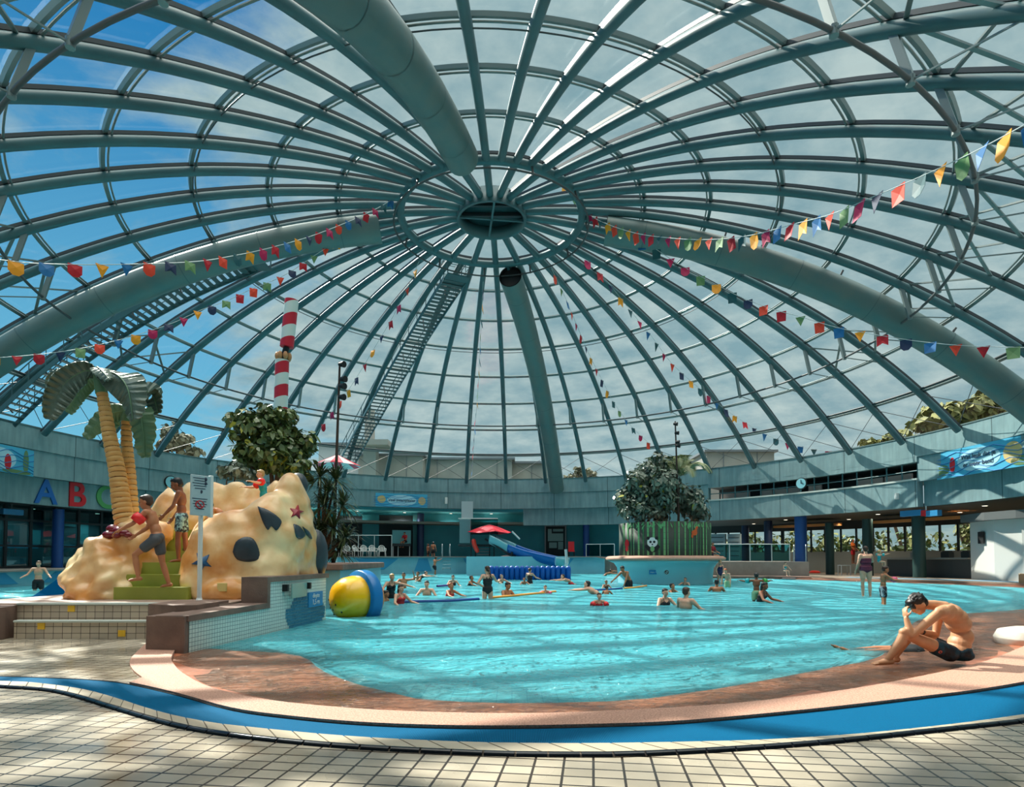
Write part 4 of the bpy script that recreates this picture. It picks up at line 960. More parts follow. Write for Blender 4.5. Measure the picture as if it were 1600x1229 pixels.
def frondpalm(label, cx_, cy_, Y, n, L_, base, seed, m):
    rd = random.Random(seed); e = empty('feather_palm', base, label=label, cat='palm tree')
    c = D(cx_, cy_, Y); branches(base, [c], .09, e)
    for i in range(n):
        a = 2*pi*i/n+rd.uniform(-.2,.2); el = rd.uniform(.35, 1.25); l = L_*rd.uniform(.8,1.1); b = MB()
        d = V((cos(a)*cos(el), sin(a)*cos(el), sin(el))); P = spline([c, c+d*l*.5, c+d*l*.85+V((0,0,-.22*l)), c+d*l*1.05+V((0,0,-.55*l))], 8)
        b.tube(P, .012, n=4); nn = len(P)
        for j in range(3, nn):
            tg = (P[j]-P[j-1]).normalized(); s = tg.cross(V((0,0,1))).normalized(); w_ = .42*sin(pi*min(1,(j/nn)*.9+.1))
            for sg_ in (-1,1):
                for h in (0, .5):
                    q = P[j-1].lerp(P[j], h); b.add([q, q+tg*.05, q+s*sg_*w_+tg*w_*.6+V((0,0,-.12))], [(0,1,2)], 0)
        b.build('frond', [m], e, fix=False)
frondpalm('feathery pale palm rising over the bushes of the planter island', 1062, 745, IY+.6, 16, 2.0, (IX+.8,IY+.6,1.3), 3, leafmat('palm frond', (118,128,96), (150,158,104), .5))
frondpalm('thin feathery palm at the back of the planter island with a yellow flower', 1030, 742, IY+1.0, 11, 1.7, (IX-.1,IY+1.0,1.3), 9, MATS['palm frond'])
# masts with lamps
def mast(label, x, y0, y1, Y, lamps, base_z, r=.045, hang=1):
    e = empty('lamp_mast', V((D(x,y1,Y).x, Y, base_z)), label=label, cat='lamp mast')
    a_, b_ = V((D(x,y1,Y).x, Y, base_z)), D(lamps[0][2] if len(lamps[0]) > 2 else x, y0, Y)
    b = MB(); b.tube([a_, b_], [r*1.3, r*.7], n=10); b.build('mast', [mat('brown mast', (64,44,34), .6)], e)
    for l in lamps:
        p = D(l[0], l[1], Y-.05); b = MB(); b.tube([p+V((-.05,0,0)), p+V((.12*hang,-.1,-.03))], [.06,.1], n=10); b.bar(p, V((a_.lerp(b_, (p.z-a_.z)/(b_.z-a_.z)))), .025); b.build('lamp', [M_black], e)
    return e
mast('dark mast with black spotlights rising beside the fig tree and spiky plant', 522, 565, 720, 17.8, [(533,569,531),(535,592),(534,603),(533,620)], 1.1)
mast('dark mast with small black lamps standing among the planter island plants', 1062, 658, 835, IY-.9, [(1054,662,1055),(1056,676),(1057,690),(1058,696)], 1.3, .05)
# trees outside
def outtree(label, blobs, Y, base, n, size, m, seed):
    e = empty('outdoor_tree', base, label=label, cat='tree'); foliage([Bl(x, y, Y, rx, rz) for x, y, rx, rz in blobs], n, size, [m], e, seed=seed)
    branches(base, [D(x, y, Y) for x, y, _, _ in blobs], .2, e)
outtree('sunlit yellow green tree outside the glass above the banner balcony', [(1470,650,34,24),(1510,640,34,26),(1550,632,32,30),(1440,672,22,16),(1490,665,30,16),(1560,650,24,20)], 46, V((D(1500,0,46).x,46,-.05)), 1700, .55, M_out, 11)
outtree('low hazy green tree outside behind the balcony, where the bunting ends', [(1400,690,38,9),(1360,697,24,8),(1440,684,20,8)], 62, V((D(1400,0,62).x,62,-.05)), 700, .6, M_out, 12)
outtree('bare greyish tree outside the glass beyond the artificial palm', [(265,680,14,24),(280,692,24,14),(300,706,16,8),(255,700,14,12)], 58, V((D(272,0,58).x,58,4.4)), 620, .5, M_outd, 13)
outtree('little hazy tree outside beside the straight duct foot', [(905,738,9,12),(922,740,14,8),(888,744,9,5)], 75, V((D(908,0,75).x,75,4.4)), 260, .55, M_outd, 14)
def greenery(label, a0, a1, r, z1, n, seed):
    e = empty('outdoor_bushes', pol(R((a0+a1)/2), r, 0), label=label, cat='bushes'); bl_ = []
    k = int((a1-a0)/3)+1
    for i in range(k): 
        a = R(lerp(a0, a1, (i+.5)/k)); bl_.append((pol(a, r, z1*.55+random.uniform(-.3,.3)), (1.5,1.2,z1*.5)))
    foliage(bl_, n, .35, [M_out, M_fig], e, ymix=.45, seed=seed); branches(pol(R((a0+a1)/2), r, -.3), [b_[0] for b_ in bl_], .12, e, name='stems')
greenery('sunlit bushes seen through the lounge windows behind the blue columns', 32, 62, 37.5, 3.6, 2600, 21)
greenery('yellow green bushes seen through the windows behind the bar counter', 64, 90, 37.5, 3.8, 2600, 22)
# ------------------------------------------------------------------ far side of the hall
def wallbox(p, w_, d_, h, out=0.0):      # centre point on the round wall, box turned to face the axis
    a = az(p); return a, Matrix.Translation(V(p)) @ Matrix.Rotation(-a, 4, 'Z')
def face(px0, px1, py0, py1, r):          # a flat rectangle standing on the round wall: centre, width, height, turn
    c = cyl((px0+px1)/2, (py0+py1)/2, r); a = az(c)
    A, B = cyl(px0, (py0+py1)/2, r), cyl(px1, (py0+py1)/2, r); w_ = (V((A.x,A.y,0))-V((B.x,B.y,0))).length
    t, u = cyl((px0+px1)/2, py0, r), cyl((px0+px1)/2, py1, r)
    return V((c.x, c.y, (t.z+u.z)/2)), w_, t.z-u.z, Matrix.Rotation(-a, 4, 'Z'), a
def plate(name, px0, px1, py0, py1, r, m, th=.06, label=None, cat=None, parent=None, out=0.0, kind=None, group=None):
    c, w_, h, M_, a = face(px0, px1, py0, py1, r); b = MB(); b.box((0,0,0), (w_, th, h), mat=Matrix.Translation(c) @ M_)
    o = b.build(name, [m], parent); tag(o, label, cat, group, kind); return o, c, w_, h, M_, a
M_bl2 = mat('banner blue', (70,170,205), .5); M_bl3 = mat('banner pale blue', (170,214,228), .5); M_green = mat('banner green', (96,128,84), .5)
# blue columns
def column(x, y0, y1, w_px, r, m, label, group):
    A, B = cyl(x-w_px/2, y1, r), cyl(x+w_px/2, y1, r); c = (A+B)/2; rad = (A-B).length/2
    zt = cyl(x, y0, r).z; b = MB(); a = az(c)
    b.tube([V((c.x,c.y,-.1)), V((c.x,c.y,zt+.06))], rad, n=20); o = b.build('wall_column', [m]); o['kind'] = 'structure'
M_navy = mat('navy column', (20,42,78), .5); M_dgreen = mat('dark green column', (28,60,58), .5)
column(1252, 806, 876, 17, R0+.9, M_blue, '', ''); column(1165, 822, 876, 11, R0+5, M_navy, '', ''); column(1201, 815, 876, 12, R0+3.5, M_navy, '', '')
column(1297, 818, 885, 12, R0+2.4, M_dgreen, '', ''); column(1356, 812, 862, 14, R0+2.2, M_dgreen, '', ''); column(1436, 803, 862, 17, R0+1.6, M_dgreen, '', '')
column(657, 803, 870, 11, R0+2, M_navy, '', ''); column(916, 820, 876, 10, R0+2, M_blue, '', ''); column(89, 797, 888, 15, R0+1.2, M_blue, '', '')
# west glazing under the letters
b = MB(); M_fr = mat('dark frame', (24,34,38), .5); A_ = [R(a) for a in range(-96, -50, 3)]
for i, a in enumerate(A_):
    b.bar(pol(a, R0+1.9, .6), pol(a, R0+1.9, 4.1), .14, .1, up=(sin(a), cos(a), 0))
for z in (.75, 1.9, 3.3): b.tube([pol(a, R0+1.9, z) for a in A_], 0, sq=(.08,.12), up=(0,0,1))
b.build('window_1', [M_fr])['kind'] = 'structure'
b = MB(); b.band([pol(a, R0+1.95, .7) for a in A_], [pol(a, R0+1.95, 4.1) for a in A_]); b.build('window_1_glass', [glass('west glass', (90,150,155), .9)])['kind'] = 'structure'
M_tealp = mat('teal panel', (74,132,136), .6)
for i, (x0, x1, y0, y1) in enumerate(((52,64,799,815),(71,77,800,815),(50,63,828,850),(98,118,800,822),(125,138,798,850))):
    plate('wall_panel', x0, x1, y0, y1, R0+4.4, M_tealp, kind='structure')  # teal plates paint window reflections into the dark west room
plate('trim_counter', 0, 60, 850, 856, R0+3.6, mat('blue counter edge', (60,140,170), .4), kind='structure'); plate('trim_counter', 96, 117, 851, 856, R0+3.6, MATS['blue counter edge'], kind='structure')
e = empty('emergency_light', cyl(18,799,R0+1.4), label='long blue light box under the ceiling below the letter A', cat='lamp')
c, w_, h, M_, a = face(2, 34, 795, 804, R0+1.4); b = MB(); b.box((0,0,0), (w_,.3,h), mat=Matrix.Translation(c) @ M_); b.build('housing', [mat('light box blue', (60,140,190), .3)], e, bevel=.03)
b = MB(); b.bar(c+V((0,0,h/2)), V((c.x,c.y,4.12)), .05); b.build('hanger', [M_cable], e)
# letters
def letter(ch, x, y, hpx, m, label, r=R0+.30):
    c = cyl(x, y, r); a = az(c); k = (V((c.x,c.y))).length/F
    sz = hpx*(c.y/F)/.70; o = text('alphabet_letter', ch, sz, c, (pi/2, 0, -a), m, ext=.04, bold=.035*sz/2)
    tag(o, label, 'letter'); return o
letter('A', 72, 770, 37, mat('letter blue', (24,98,172), .4), 'big blue letter A on the shaded fascia')
letter('B', 120, 774, 38, M_red, 'big red letter B on the shaded fascia')
letter('C', 167, 778, 36, mat('letter green', (76,150,84), .4), 'big green letter C half hidden behind the palm trunks')
# banners
def banner(x0, x1, y0, y1, r, lines, lab, blobs=(), tilt=0, txt=.2):
    c, w_, h, M_, a = face(x0, x1, y0, y1, r); e = empty('banner', c, label=lab, cat='banner')
    Mt = Matrix.Translation(c) @ M_
    b = MB(); b.box((0,0,0), (w_,.04,h), mat=Mt); b.build('cloth', [M_bl2], e)
    b = MB(); n = 24; b.add([(w_*.24*cos(2*pi*i/n), -.03, h*.40*sin(2*pi*i/n)) for i in range(n)], [tuple(range(n))], mat=Mt); b.build('oval', [M_bl3], e, fix=False)
    b = MB()
    for i in range(5):
        P = [(-w_/2+w_*t/12, -.026, h*(-.42+.18*i)+h*.09*sin(t*1.3+i)) for t in range(13)]
        b.tube([Mt @ V(p) for p in P], h*.018, n=4)
    b.build('wave_print', [mat('banner deep blue', (34,120,180), .5)], e)
    for fx, fz, rx, rz_, m in blobs:
        b = MB(); b.add([(w_*fx+h*rx*cos(2*pi*i/n), -.034, h*fz+h*rz_*sin(2*pi*i/n)) for i in range(n)], [tuple(range(n))], mat=Mt); b.build('printed_blot', [m], e, fix=False)
    for i, s in enumerate(lines):
        text('lettering', s, h*txt, Mt @ V((0,-.045,(len(lines)-1)*h*.13-i*h*.27)), (pi/2,0,-a), M_ink, e, bold=.004)
    return e
M_sand = mat('banner sand', (206,180,120), .5)
banner(580, 676, 771, 792, R0-.02, ['Veel zwemplezier'], 'blue welcome banner hanging on the far fascia above the lifeguard desk', [(-.33,.05,.3,.28,M_sand),(.33,.0,.28,.3,M_sand)], txt=.28)
banner(1458, 1600, 694, 739, R0-.03, ['Wat leuk dat je', 'er weer bent!'], 'pale blue banner with black handwriting-like text on the sunlit fascia', [(-.3,-.05,.12,.28,M_red),(-.42,-.2,.3,.2,M_green),(.36,.0,.34,.36,M_sand),(.45,-.3,.4,.16,M_green)], txt=.22)
banner(-60, 56, 693, 736, R0-.03, [], 'blue banner with green foliage border on the shaded fascia above letter A', [(.12,-.1,.14,.3,M_red),(.38,.0,.12,.46,M_green),(-.1,-.1,.2,.3,M_sand),(.25,-.42,.6,.08,M_green)])
# clocks, lamps, plates
def clock(x, y, rpx, r, lab, stand=None):
    c = cyl(x, y, r); a = az(c); e = empty('wall_clock', c, label=lab, cat='clock'); R_ = rpx*c.y/F; u = V((sin(a), cos(a), 0))
    b = MB(); b.tube([c, c-u*.10], R_, n=28); b.build('case', [M_black], e)
    b = MB(); b.tube([c-u*.10, c-u*.112], R_*.88, n=28); b.build('dial', [mat('clock dial', (140,200,210), .4)], e)
    s = V((cos(a), -sin(a), 0)); b = MB(); b.bar(c-u*.12, c-u*.12+V((0,0,1))*R_*.6, .035); b.bar(c-u*.12, c-u*.12+s*R_*.4, .035); b.build('hands', [M_black], e)
clock(266, 753, 10, R0-.02, 'round clock with pale dial on the fascia beside the standing boy'); clock(1253, 755, 9, R0-.6, 'round clock in front of the open balcony railing')
for x, y, lab in ((697,782,'small white lamp on the fascia beside the far banner'),(1403,775,'small white lamp on the sunlit balcony fascia'),(1168,862,'')):
    if not lab: continue
    c, w_, h, M_, a = face(x-2, x+2, y-5, y+5, R0); b = MB(); b.box((0,-.1,0), (w_,.2,h), mat=Matrix.Translation(c) @ M_); tag(b.build('wall_lamp', [M_white], bevel=.03), lab, 'lamp')
plate('notice_board', 721, 739, 783, 809, R0-.05, mat('pale notice', (176,196,200), .5), .12, 'blank pale rectangular board hanging at the far fascia edge', 'board')
# far recess: dark doorway, noticeboard, doors
plate('door_1', 592, 645, 805, 870, R0+2.85, M_dark, .1, kind='structure'); plate('wall_far_panel', 566, 592, 804, 866, R0+2.8, mat('lighter teal', (44,128,138), .6), .1, kind='structure'); plate('wall_far_panel', 645, 651, 804, 870, R0+2.6, M_tealp, .1, kind='structure')
plate('door_2', 522, 566, 806, 870, R0+2.85, M_dark, .1, kind='structure')
e = empty('door_frame_unit', cyl(868,846,R0+2.8)); e['kind'] = 'structure'; e.name = 'door_3'
plate('door_panel', 852, 884, 822, 868, R0+2.85, M_dark, .1, parent=e, kind='structure')
for q in ((856,862,826,838),(864,880,826,830),(856,880,833,845),(858,870,847,856),(872,880,846,858)): plate('pane', *q, R0+2.75, mat('door pane', (120,150,146), .4), .05, parent=e, kind='structure')
for q in ((851,853,820,868),(883,885,820,868),(851,885,820,822)): plate('frame', *q, R0+2.7, M_grey, .15, parent=e, kind='structure')
e = empty('notice_board', cyl(628,838,R0+1.6), label='pale blue notice board behind the seated lifeguard in red', cat='board')
plate('board', 613, 642, 828, 849, R0+1.6, mat('pale teal board', (110,176,180), .5), .06, parent=e)
for x in (615, 640): c = cyl(x, 848, R0+1.6); b = MB(); b.bar(c, V((c.x,c.y,1.35)), .06); b.build('leg', [M_cable], e)
e = empty('lifeguard_desk', cyl(628,858,R0+.9), label='dark lifeguard desk with thin pale legs at the far doorway', cat='desk')
plate('desk_top', 613, 641, 849, 853, R0+.9, M_dark, .6, parent=e)
for x in (614, 622, 640): c = cyl(x, 853, R0+.9); b = MB(); b.bar(c, V((c.x,c.y,1.35)), .06); b.build('leg', [M_railw], e)
b = MB()
e = empty('pool_railing', pol(R(-30), 23.6, 1.35), label='thin white railing behind the row of plastic chairs', cat='railing')
P = [cyl(x, 836, 23.8) for x in (535,560,585,612)]; b.tube(P, .035, n=6); b.build('rail', [M_railw], e)
for p in P: b = MB(); b.bar(p, V((p.x,p.y,1.35)), .05); b.build('post', [M_railw], e)
# plastic garden chairs
def garden_chair(m):
    e = empty('garden_chair')
    b = MB(); b.box((0,0,.42), (.5,.48,.04)); b.build('seat', [m], e, bevel=.015)
    b = MB()
    for i in range(6): x = -.2+.08*i; b.bar((x,.24,.44), (x*1.05,.34,.84-.10*abs(i-2.5)/2.5), .04, .02)
    b.tube(spline([(-.25,.24,.5), (-.22,.33,.78), (0,.37,.9), (.22,.33,.78), (.25,.24,.5)], 4), .022, n=6); b.build('backrest', [m], e)
    for s in (-1,1):
        b = MB(); b.tube([(s*.26,-.2,.42),(s*.28,-.2,.64),(s*.28,.24,.66)], .022, n=6); b.build('armrest', [m], e)
        for y in (-.2,.22): b = MB(); b.tube([(s*.23,y,.42),(s*.27,y*1.15,0)], [.028,.02], n=6); b.build('leg', [m], e)
    return e
gc = garden_chair(M_white)
spots = [532, 544, 557, 570, 583, 597]
for i, x in enumerate(spots):
    p = cyl(x, 870, 22.6); o = gc if i == 0 else dup(gc, (0,0,0)); o.location = (p.x, p.y, zdeck(math.degrees(az(p)))+.005); o.rotation_euler = (0,0,-az(p)+random.uniform(-.15,.15))
    tag(o, 'white plastic garden chair in the row at the far poolside', 'chair', 'white garden chairs by the far railing')
# ladders
def ladder(P0, w_, h, down_, rz, lab, lean=.45):
    e = empty('pool_ladder', P0, label=lab, cat='ladder'); Mz = Matrix.Translation(V(P0)) @ Matrix.Rotation(rz, 4, 'Z')
    for s in (-1,1):
        b = MB(); P = spline([(s*w_/2,-lean,-down_),(s*w_/2,-lean*.6,.25),(s*w_/2,-.05,h),(s*w_/2,.3,h*.92),(s*w_/2,.42,.3),(s*w_/2,.42,0)], 6)
        b.tube([Mz @ V(p) for p in P], .028, n=8); b.build('handrail', [M_chrome], e)
    for i in range(3):
        z = -down_+.15+.28*i; b = MB(); b.tube([Mz @ V((-w_/2,-lean,z)), Mz @ V((w_/2,-lean,z))], .02, n=6); b.build('rung', [M_chrome], e)
    return e
p = cyl(697, 870, 21.4); ladder((p.x,p.y,1.38), .62, .95, 1.1, -az(p), 'steel ladder with curved handrails where a boy climbs out of the far pool')
p = V(cyl(1250, 877, 22.6)); p = D(1250, 877, 38.5); ladder((p.x,p.y,p.z), .7, 1.05, .8, -.5, 'steel ladder beside the bright blue column at the raised edge')
p = G(1402, 897, .1); ladder((p.x, p.y, .1), .6, .95, .4, -1.0, 'steel ladder handrails in the deck before the dark bar counter')
# slide tower
T = empty('slide_tower', D(740,880,45), label='grey slide tower with glass panel and steps under the red parasol', cat='slide tower')
Yt = 45
def bx(name, x0, x1, y0, y1, Y, dep, m, parent, bev=.02):
    A, B = D(x0, y0, Y), D(x1, y1, Y); b = MB(); b.box(((A.x+B.x)/2, Y+dep/2, (A.z+B.z)/2), (abs(B.x-A.x), dep, abs(A.z-B.z))); return b.build(name, [m], parent, bevel=bev)
bx('deck', 716, 800, 850, 853, Yt, 2.2, M_dark, T); bx('cabinet', 718, 735, 811, 848, Yt, .8, mat('tower grey', (96,122,126), .5), T)
bx('glass_panel', 736, 778, 810, 835, Yt+.3, .06, M_glassrail, T); bx('rail', 716, 778, 809, 810.5, Yt+.3, .08, M_railw, T)
for x in (735, 742, 764, 771, 798): bx('leg', x, x+1.6, 853, 878, Yt, .12, M_dark, T)
for k in range(5): bx('step', 744+k*.6, 764, 874-k*4.5, 876-k*4.5, Yt-.3+.15*k, .3, M_grey, T)
e = empty('parasol', D(763,838,45.2), label='bright red folded-edge parasol over the slide tower', cat='parasol')
c = D(765,821,45.5); b = MB(); n = 8; ring_ = [c+V((1.72*cos(2*pi*i/n+.3)*(1 if i % 2 == 0 else .93), 1.72*sin(2*pi*i/n+.3), -.48-(.12 if i % 2 else 0))) for i in range(n)]
ring2 = [c+V((.75*cos(2*pi*i/n+.3), .75*sin(2*pi*i/n+.3), -.1)) for i in range(n)]
b.add([c+V((0,0,.12))]+ring2+ring_, [(0,1+i,1+(i+1)%n) for i in range(n)]+[(1+i,1+n+i,1+n+(i+1)%n,1+(i+1)%n) for i in range(n)]); b.build('canopy', [mat('parasol red', (222,24,52), .6)], e).modifiers.new('t','SOLIDIFY').thickness = .03
b = MB(); b.tube([c, V((c.x,c.y,D(0,851,45).z))], .04, n=8); b.build('pole', [M_railw], e)
e = empty('lifebuoy_tube', D(743,853,44.6), label='bent orange-red rescue tube hanging on the slide tower', cat='rescue tube')
b = MB(); b.tube(spline([D(740,842,44.8), D(741,850,44.7), D(744,857,44.7), D(747,863,44.7)], 4), [.1,.15,.17,.17,.17,.17,.17,.17,.17,.17,.16,.14,.08], n=10); b.build('tube', [mat('orange red', (232,60,44), .4)], e)
b = MB(); b.bar(D(741,840,44.9), D(741,846,44.9), .03); b.build('strap', [M_black], e)
def halfpipe(name, P, r, m, parent, a0=-.15, a1=pi+.15, flip=False):
    P = spline(P, 6); vs = []; n = 14
    for i, p in enumerate(P):
        t = (P[min(i+1,len(P)-1)]-P[max(i-1,0)]).normalized(); s = t.cross(V((0,0,1))).normalized(); u = s.cross(t)
        for j in range(n+1):
            a = lerp(a0, a1, j/n); vs.append(p+s*cos(a)*r-u*sin(a)*r)
    fs = [(i*(n+1)+j, i*(n+1)+j+1, (i+1)*(n+1)+j+1, (i+1)*(n+1)+j) for i in range(len(P)-1) for j in range(n)]
    b = MB(); b.add(vs, fs, 0, True); o = b.build(name, [m], parent); o.modifiers.new('t','SOLIDIFY').thickness = .06; return o
sl = empty('tube_slide', D(840,862,43), label='blue and pale teal trough slide curving down from the red parasol', cat='slide')
M_slp = mat('slide pale', (120,178,186), .3); M_slb = mat('slide blue gloss', (0,92,168), .25)
halfpipe('upper_section', [D(770,838,44.5), D(786,845,44.2), D(800,852,43.8)], .62, M_slp, sl); halfpipe('middle_section', [D(800,852,43.8), D(822,860,43.2), D(845,866,42.6), D(872,872,42)], .62, M_slb, sl)
halfpipe('lower_section', [D(872,872,42), D(880,873,41.9), D(886,874,41.8)], .64, M_slp, sl)
b = MB(); b.tube(spline([D(758,842,44.5), D(775,852,44), D(800,868,43.4), D(830,876,42.8), D(865,882,42.2)], 5), .08, n=6); b.build('support_beam', [M_dark], sl)
b = MB(); b.tube([D(884,858,41.6), D(886,880,41.6)], .09, n=8); b.tube([D(800,830,43.3), D(812,842,43.2)], .06, n=6); b.build('edge_tube', [M_railw], sl)
for x, y0 in ((800,862),(845,874)):
    b = MB(); p = D(x, y0, 43.2); b.bar(p, V((p.x,p.y,-.9)), .12); b.build('leg', [M_dark], sl)
b = MB(); c = D(797,882,43.5); b.ell(c+V((0,.4,-.1)), (1.35,1.0,.85), 24, 14); b.ell(c+V((-.4,.0,-.1)), (.6,.6,.5), 18, 10); tag(solid(b, 'play_hump', mat('pale pink concrete', (196,176,168), .7), None, .08, 3), 'pale domed concrete hump under the blue slide', 'play feature')
b = MB(); c = D(797,888,43.8); b.box((c.x+.5,43.9,.3), (7.2,3.2,2.1)); b.build('wall_splash', [M_pwall])['kind'] = 'structure'
# blue cushions in a row
IY2 = 34.5
e0 = None
for i in range(16):
    x = 768+8.0*i; p = D(x, 885, IY2-.02*i*(1)); 
    if e0 is None:
        b = MB(); b.lathe([(0,-.5),(.145,-.5),(.15,.55),(.14,.68),(.09,.77),(0,.80)], 14); e0 = b.build('float_cushion', [mat('cushion blue', (0,88,178), .35)]); o = e0
    else: o = e0.copy(); COL.objects.link(o)
    o.location = (p.x, p.y, 0); tag(o, 'upright rounded blue float in the row before the slide', 'float', 'row of upright blue floats before the slide')
# glass railing at the far side, right of the slide, and red chair
def grail(pts, z0, z1, lab, nm='glass_railing'):
    e = empty(nm, (pts[0].x,pts[0].y,z0), label=lab, cat='railing')
    for i in range(len(pts)-1):
        A, B = pts[i], pts[i+1]; b = MB(); b.add([V((A.x,A.y,z0+.05)), V((B.x,B.y,z0+.05)), V((B.x,B.y,z1-.04)), V((A.x,A.y,z1-.04))], [(0,1,2,3)]); k = b.build('pane', [M_glassrail], e); k.modifiers.new('t','SOLIDIFY').thickness = .012
    for p in pts: b = MB(); b.bar(V((p.x,p.y,z0)), V((p.x,p.y,z1)), .05); b.build('post', [M_railw], e)
    b = MB(); b.tube([V((p.x,p.y,z1)) for p in pts], .03, n=6); b.build('top_rail', [M_railw], e)
grail([cyl(x, 870, 22.2) for x in (916,938,960)], 1.37, 2.35, 'clear glass railing on the far deck between blue column and planter island')
e = empty('lounge_chair', cyl(893,868,22.8), label='dark red chair standing at the open door beyond the slide', cat='chair')
p = cyl(893,868,22.8); z = 1.36; b = MB(); b.box((p.x,p.y,z+.42),(.5,.5,.06)); b.build('seat',[M_red],e); b = MB(); b.box((p.x,p.y+.25,z+.85),(.5,.06,.8)); b.build('backrest',[M_red],e)
for sx in (-1,1):
    for sy in (-1,1): b = MB(); b.bar((p.x+sx*.22,p.y+sy*.22,z),(p.x+sx*.22,p.y+sy*.22,z+.42),.04); b.build('leg',[M_dark],e)
# ------------------------------------------------------------------ raised terrace and lounge in the east
pw = [D(1108,877,38.2), D(1180,877,38.0), D(1264,878,36.6)]
b = MB(); n = len(pw); A_ = [V((p.x,p.y,-.2)) for p in pw]; B_ = [V((p.x,p.y,pw[0].z)) for p in pw]; C_ = [V((p.x+.8,p.y+7,pw[0].z)) for p in pw]
b.band(A_, B_); b.band(B_, C_); b.build('floor_terrace', [mat('terrace stone', (158,148,138), .7, 0, ((136,128,120), 2, .5))])['kind'] = 'structure'
zt = pw[0].z
b = MB(); e1 = V((pw[-1].x,pw[-1].y,0)); e2 = V((pw[-1].x+.8,pw[-1].y+7,0)); b.band([e1+V((0,0,-.2)), e2+V((0,0,-.2))], [e1+V((0,0,zt)), e2+V((0,0,zt))]); b.build('wall_terrace_end', [MATS['terrace stone']])['kind'] = 'structure'
b = MB(); q = [D(1090,902,36.6), D(1200,902,36.4), D(1268,905,34.9)]; b.band(down(q,.13), [V((p.x,p.y,.13)) for p in pw]); b.band(down(q,-.3), down(q,.13)); b.build('trim_terrace_step', [M_brown])['kind'] = 'structure'
grail([V((D(x,876,38.4).x,38.4,0)) for x in (1112,1140,1172,1206,1234)], zt+.01, zt+1.12, 'glass railing with white posts along the raised terrace')
# lounge windows
Rw = 33.2
b = MB(); b1 = MB(); b2 = MB()
ringobj('wall_lounge_low', [(28, 100, Rw, Rw+.2, -.2, 1.75, 0, 40)], [mat('lounge low wall', (150,156,150), .7)])
ringobj('wall_lounge_high', [(28, 100, Rw, Rw+.2, 3.5, 4.2, 0, 40)], [mat('lounge header', (60,58,54), .7)])
A_ = [R(a) for a in range(28, 101, 2)]
for i, a in enumerate(A_):
    b.bar(pol(a, Rw+.05, 1.7), pol(a, Rw+.05, 3.55), .26 if i % 3 == 0 else .12, .12, up=(sin(a), cos(a), 0))
b.build('window_2', [M_fr])['kind'] = 'structure'
b = MB(); b.band([pol(a, Rw+.06, 1.75) for a in A_], [pol(a, Rw+.06, 3.5) for a in A_]); b.build('window_2_glass', [glass('lounge glass', (225,235,230), .5)])['kind'] = 'structure'
M_or = mat('orange ceiling board', (226,150,84), .6)
for x0, x1, y in ((1208,1300,818),(1364,1428,815),(1446,1500,812)):
    A, B = cyl(x0, y, R0+4), cyl(x1, y, R0+4); u = (B-A); b = MB(); z = 3.55
    b.add([V((A.x,A.y,z)), V((B.x,B.y,z)), V((B.x,B.y,z))+V((1.6,1.6,.1)), V((A.x,A.y,z))+V((1.6,1.6,.1)), V((A.x,A.y,z+.18)), V((B.x,B.y,z+.18)), V((B.x,B.y,z))+V((1.6,1.6,.3)), V((A.x,A.y,z))+V((1.6,1.6,.3))], [(0,1,2,3),(4,5,6,7),(0,1,5,4),(1,2,6,5),(2,3,7,6),(3,0,4,7)])
    o = b.build('ceiling_board', [M_or]); o['kind'] = 'structure'
M_lamp = bpy.data.materials.new('lamp glow'); M_lamp.use_nodes = True; bs = M_lamp.node_tree.nodes['Principled BSDF']; bs.inputs['Emission Color'].default_value = (1,.86,.66,1); bs.inputs['Emission Strength'].default_value = 2
def downlight(a, r, z, lab, e_=160, col=(1,.85,.65), glow=True):
    p = pol(R(a), r, z); e = empty('ceiling_lamp', p, label=lab, cat='lamp', group=lab)
    b = MB(); b.tube([p, p-V((0,0,.05))], .16, n=16); b.build('housing', [M_grey], e)
    b = MB(); b.tube([p-V((0,0,.05)), p-V((0,0,.06))], .12, n=16); b.build('lamp_face', [M_lamp], e)
    if e_:
        l = bpy.data.lights.new('lamp', 'SPOT'); l.energy = e_; l.color = col; l.spot_size = R(150); l.spot_blend = .5; l.shadow_soft_size = .12
        o = bpy.data.objects.new('lamp_light', l); COL.objects.link(o); o.location = p-V((0,0,.1)); o.parent = e; o.matrix_parent_inverse = Matrix.Translation(-V(p))
for a in (38,52,66,80,92): downlight(a, R0+2.6, 4.1, 'small round lamp in the low lounge ceiling')
for a in (44,58,72,86): downlight(a, R0+5.8, 4.1, 'small round lamp in the low lounge ceiling')
for a in (-46,-37,-28,-19,-10,-2): downlight(a, R0+1.6, 5.24, 'small round fill lamp added in the soffit of the far recess', 520, (.95,1,1))  # lamps added to brighten the dark far wall
for a in (-92,-84,-76,-68,-60): downlight(a, R0+3.0, 4.09, 'small round fill lamp added in the ceiling behind the letters', 240, (.75,.95,1))  # lamps added to lighten the dark back wall of the west room
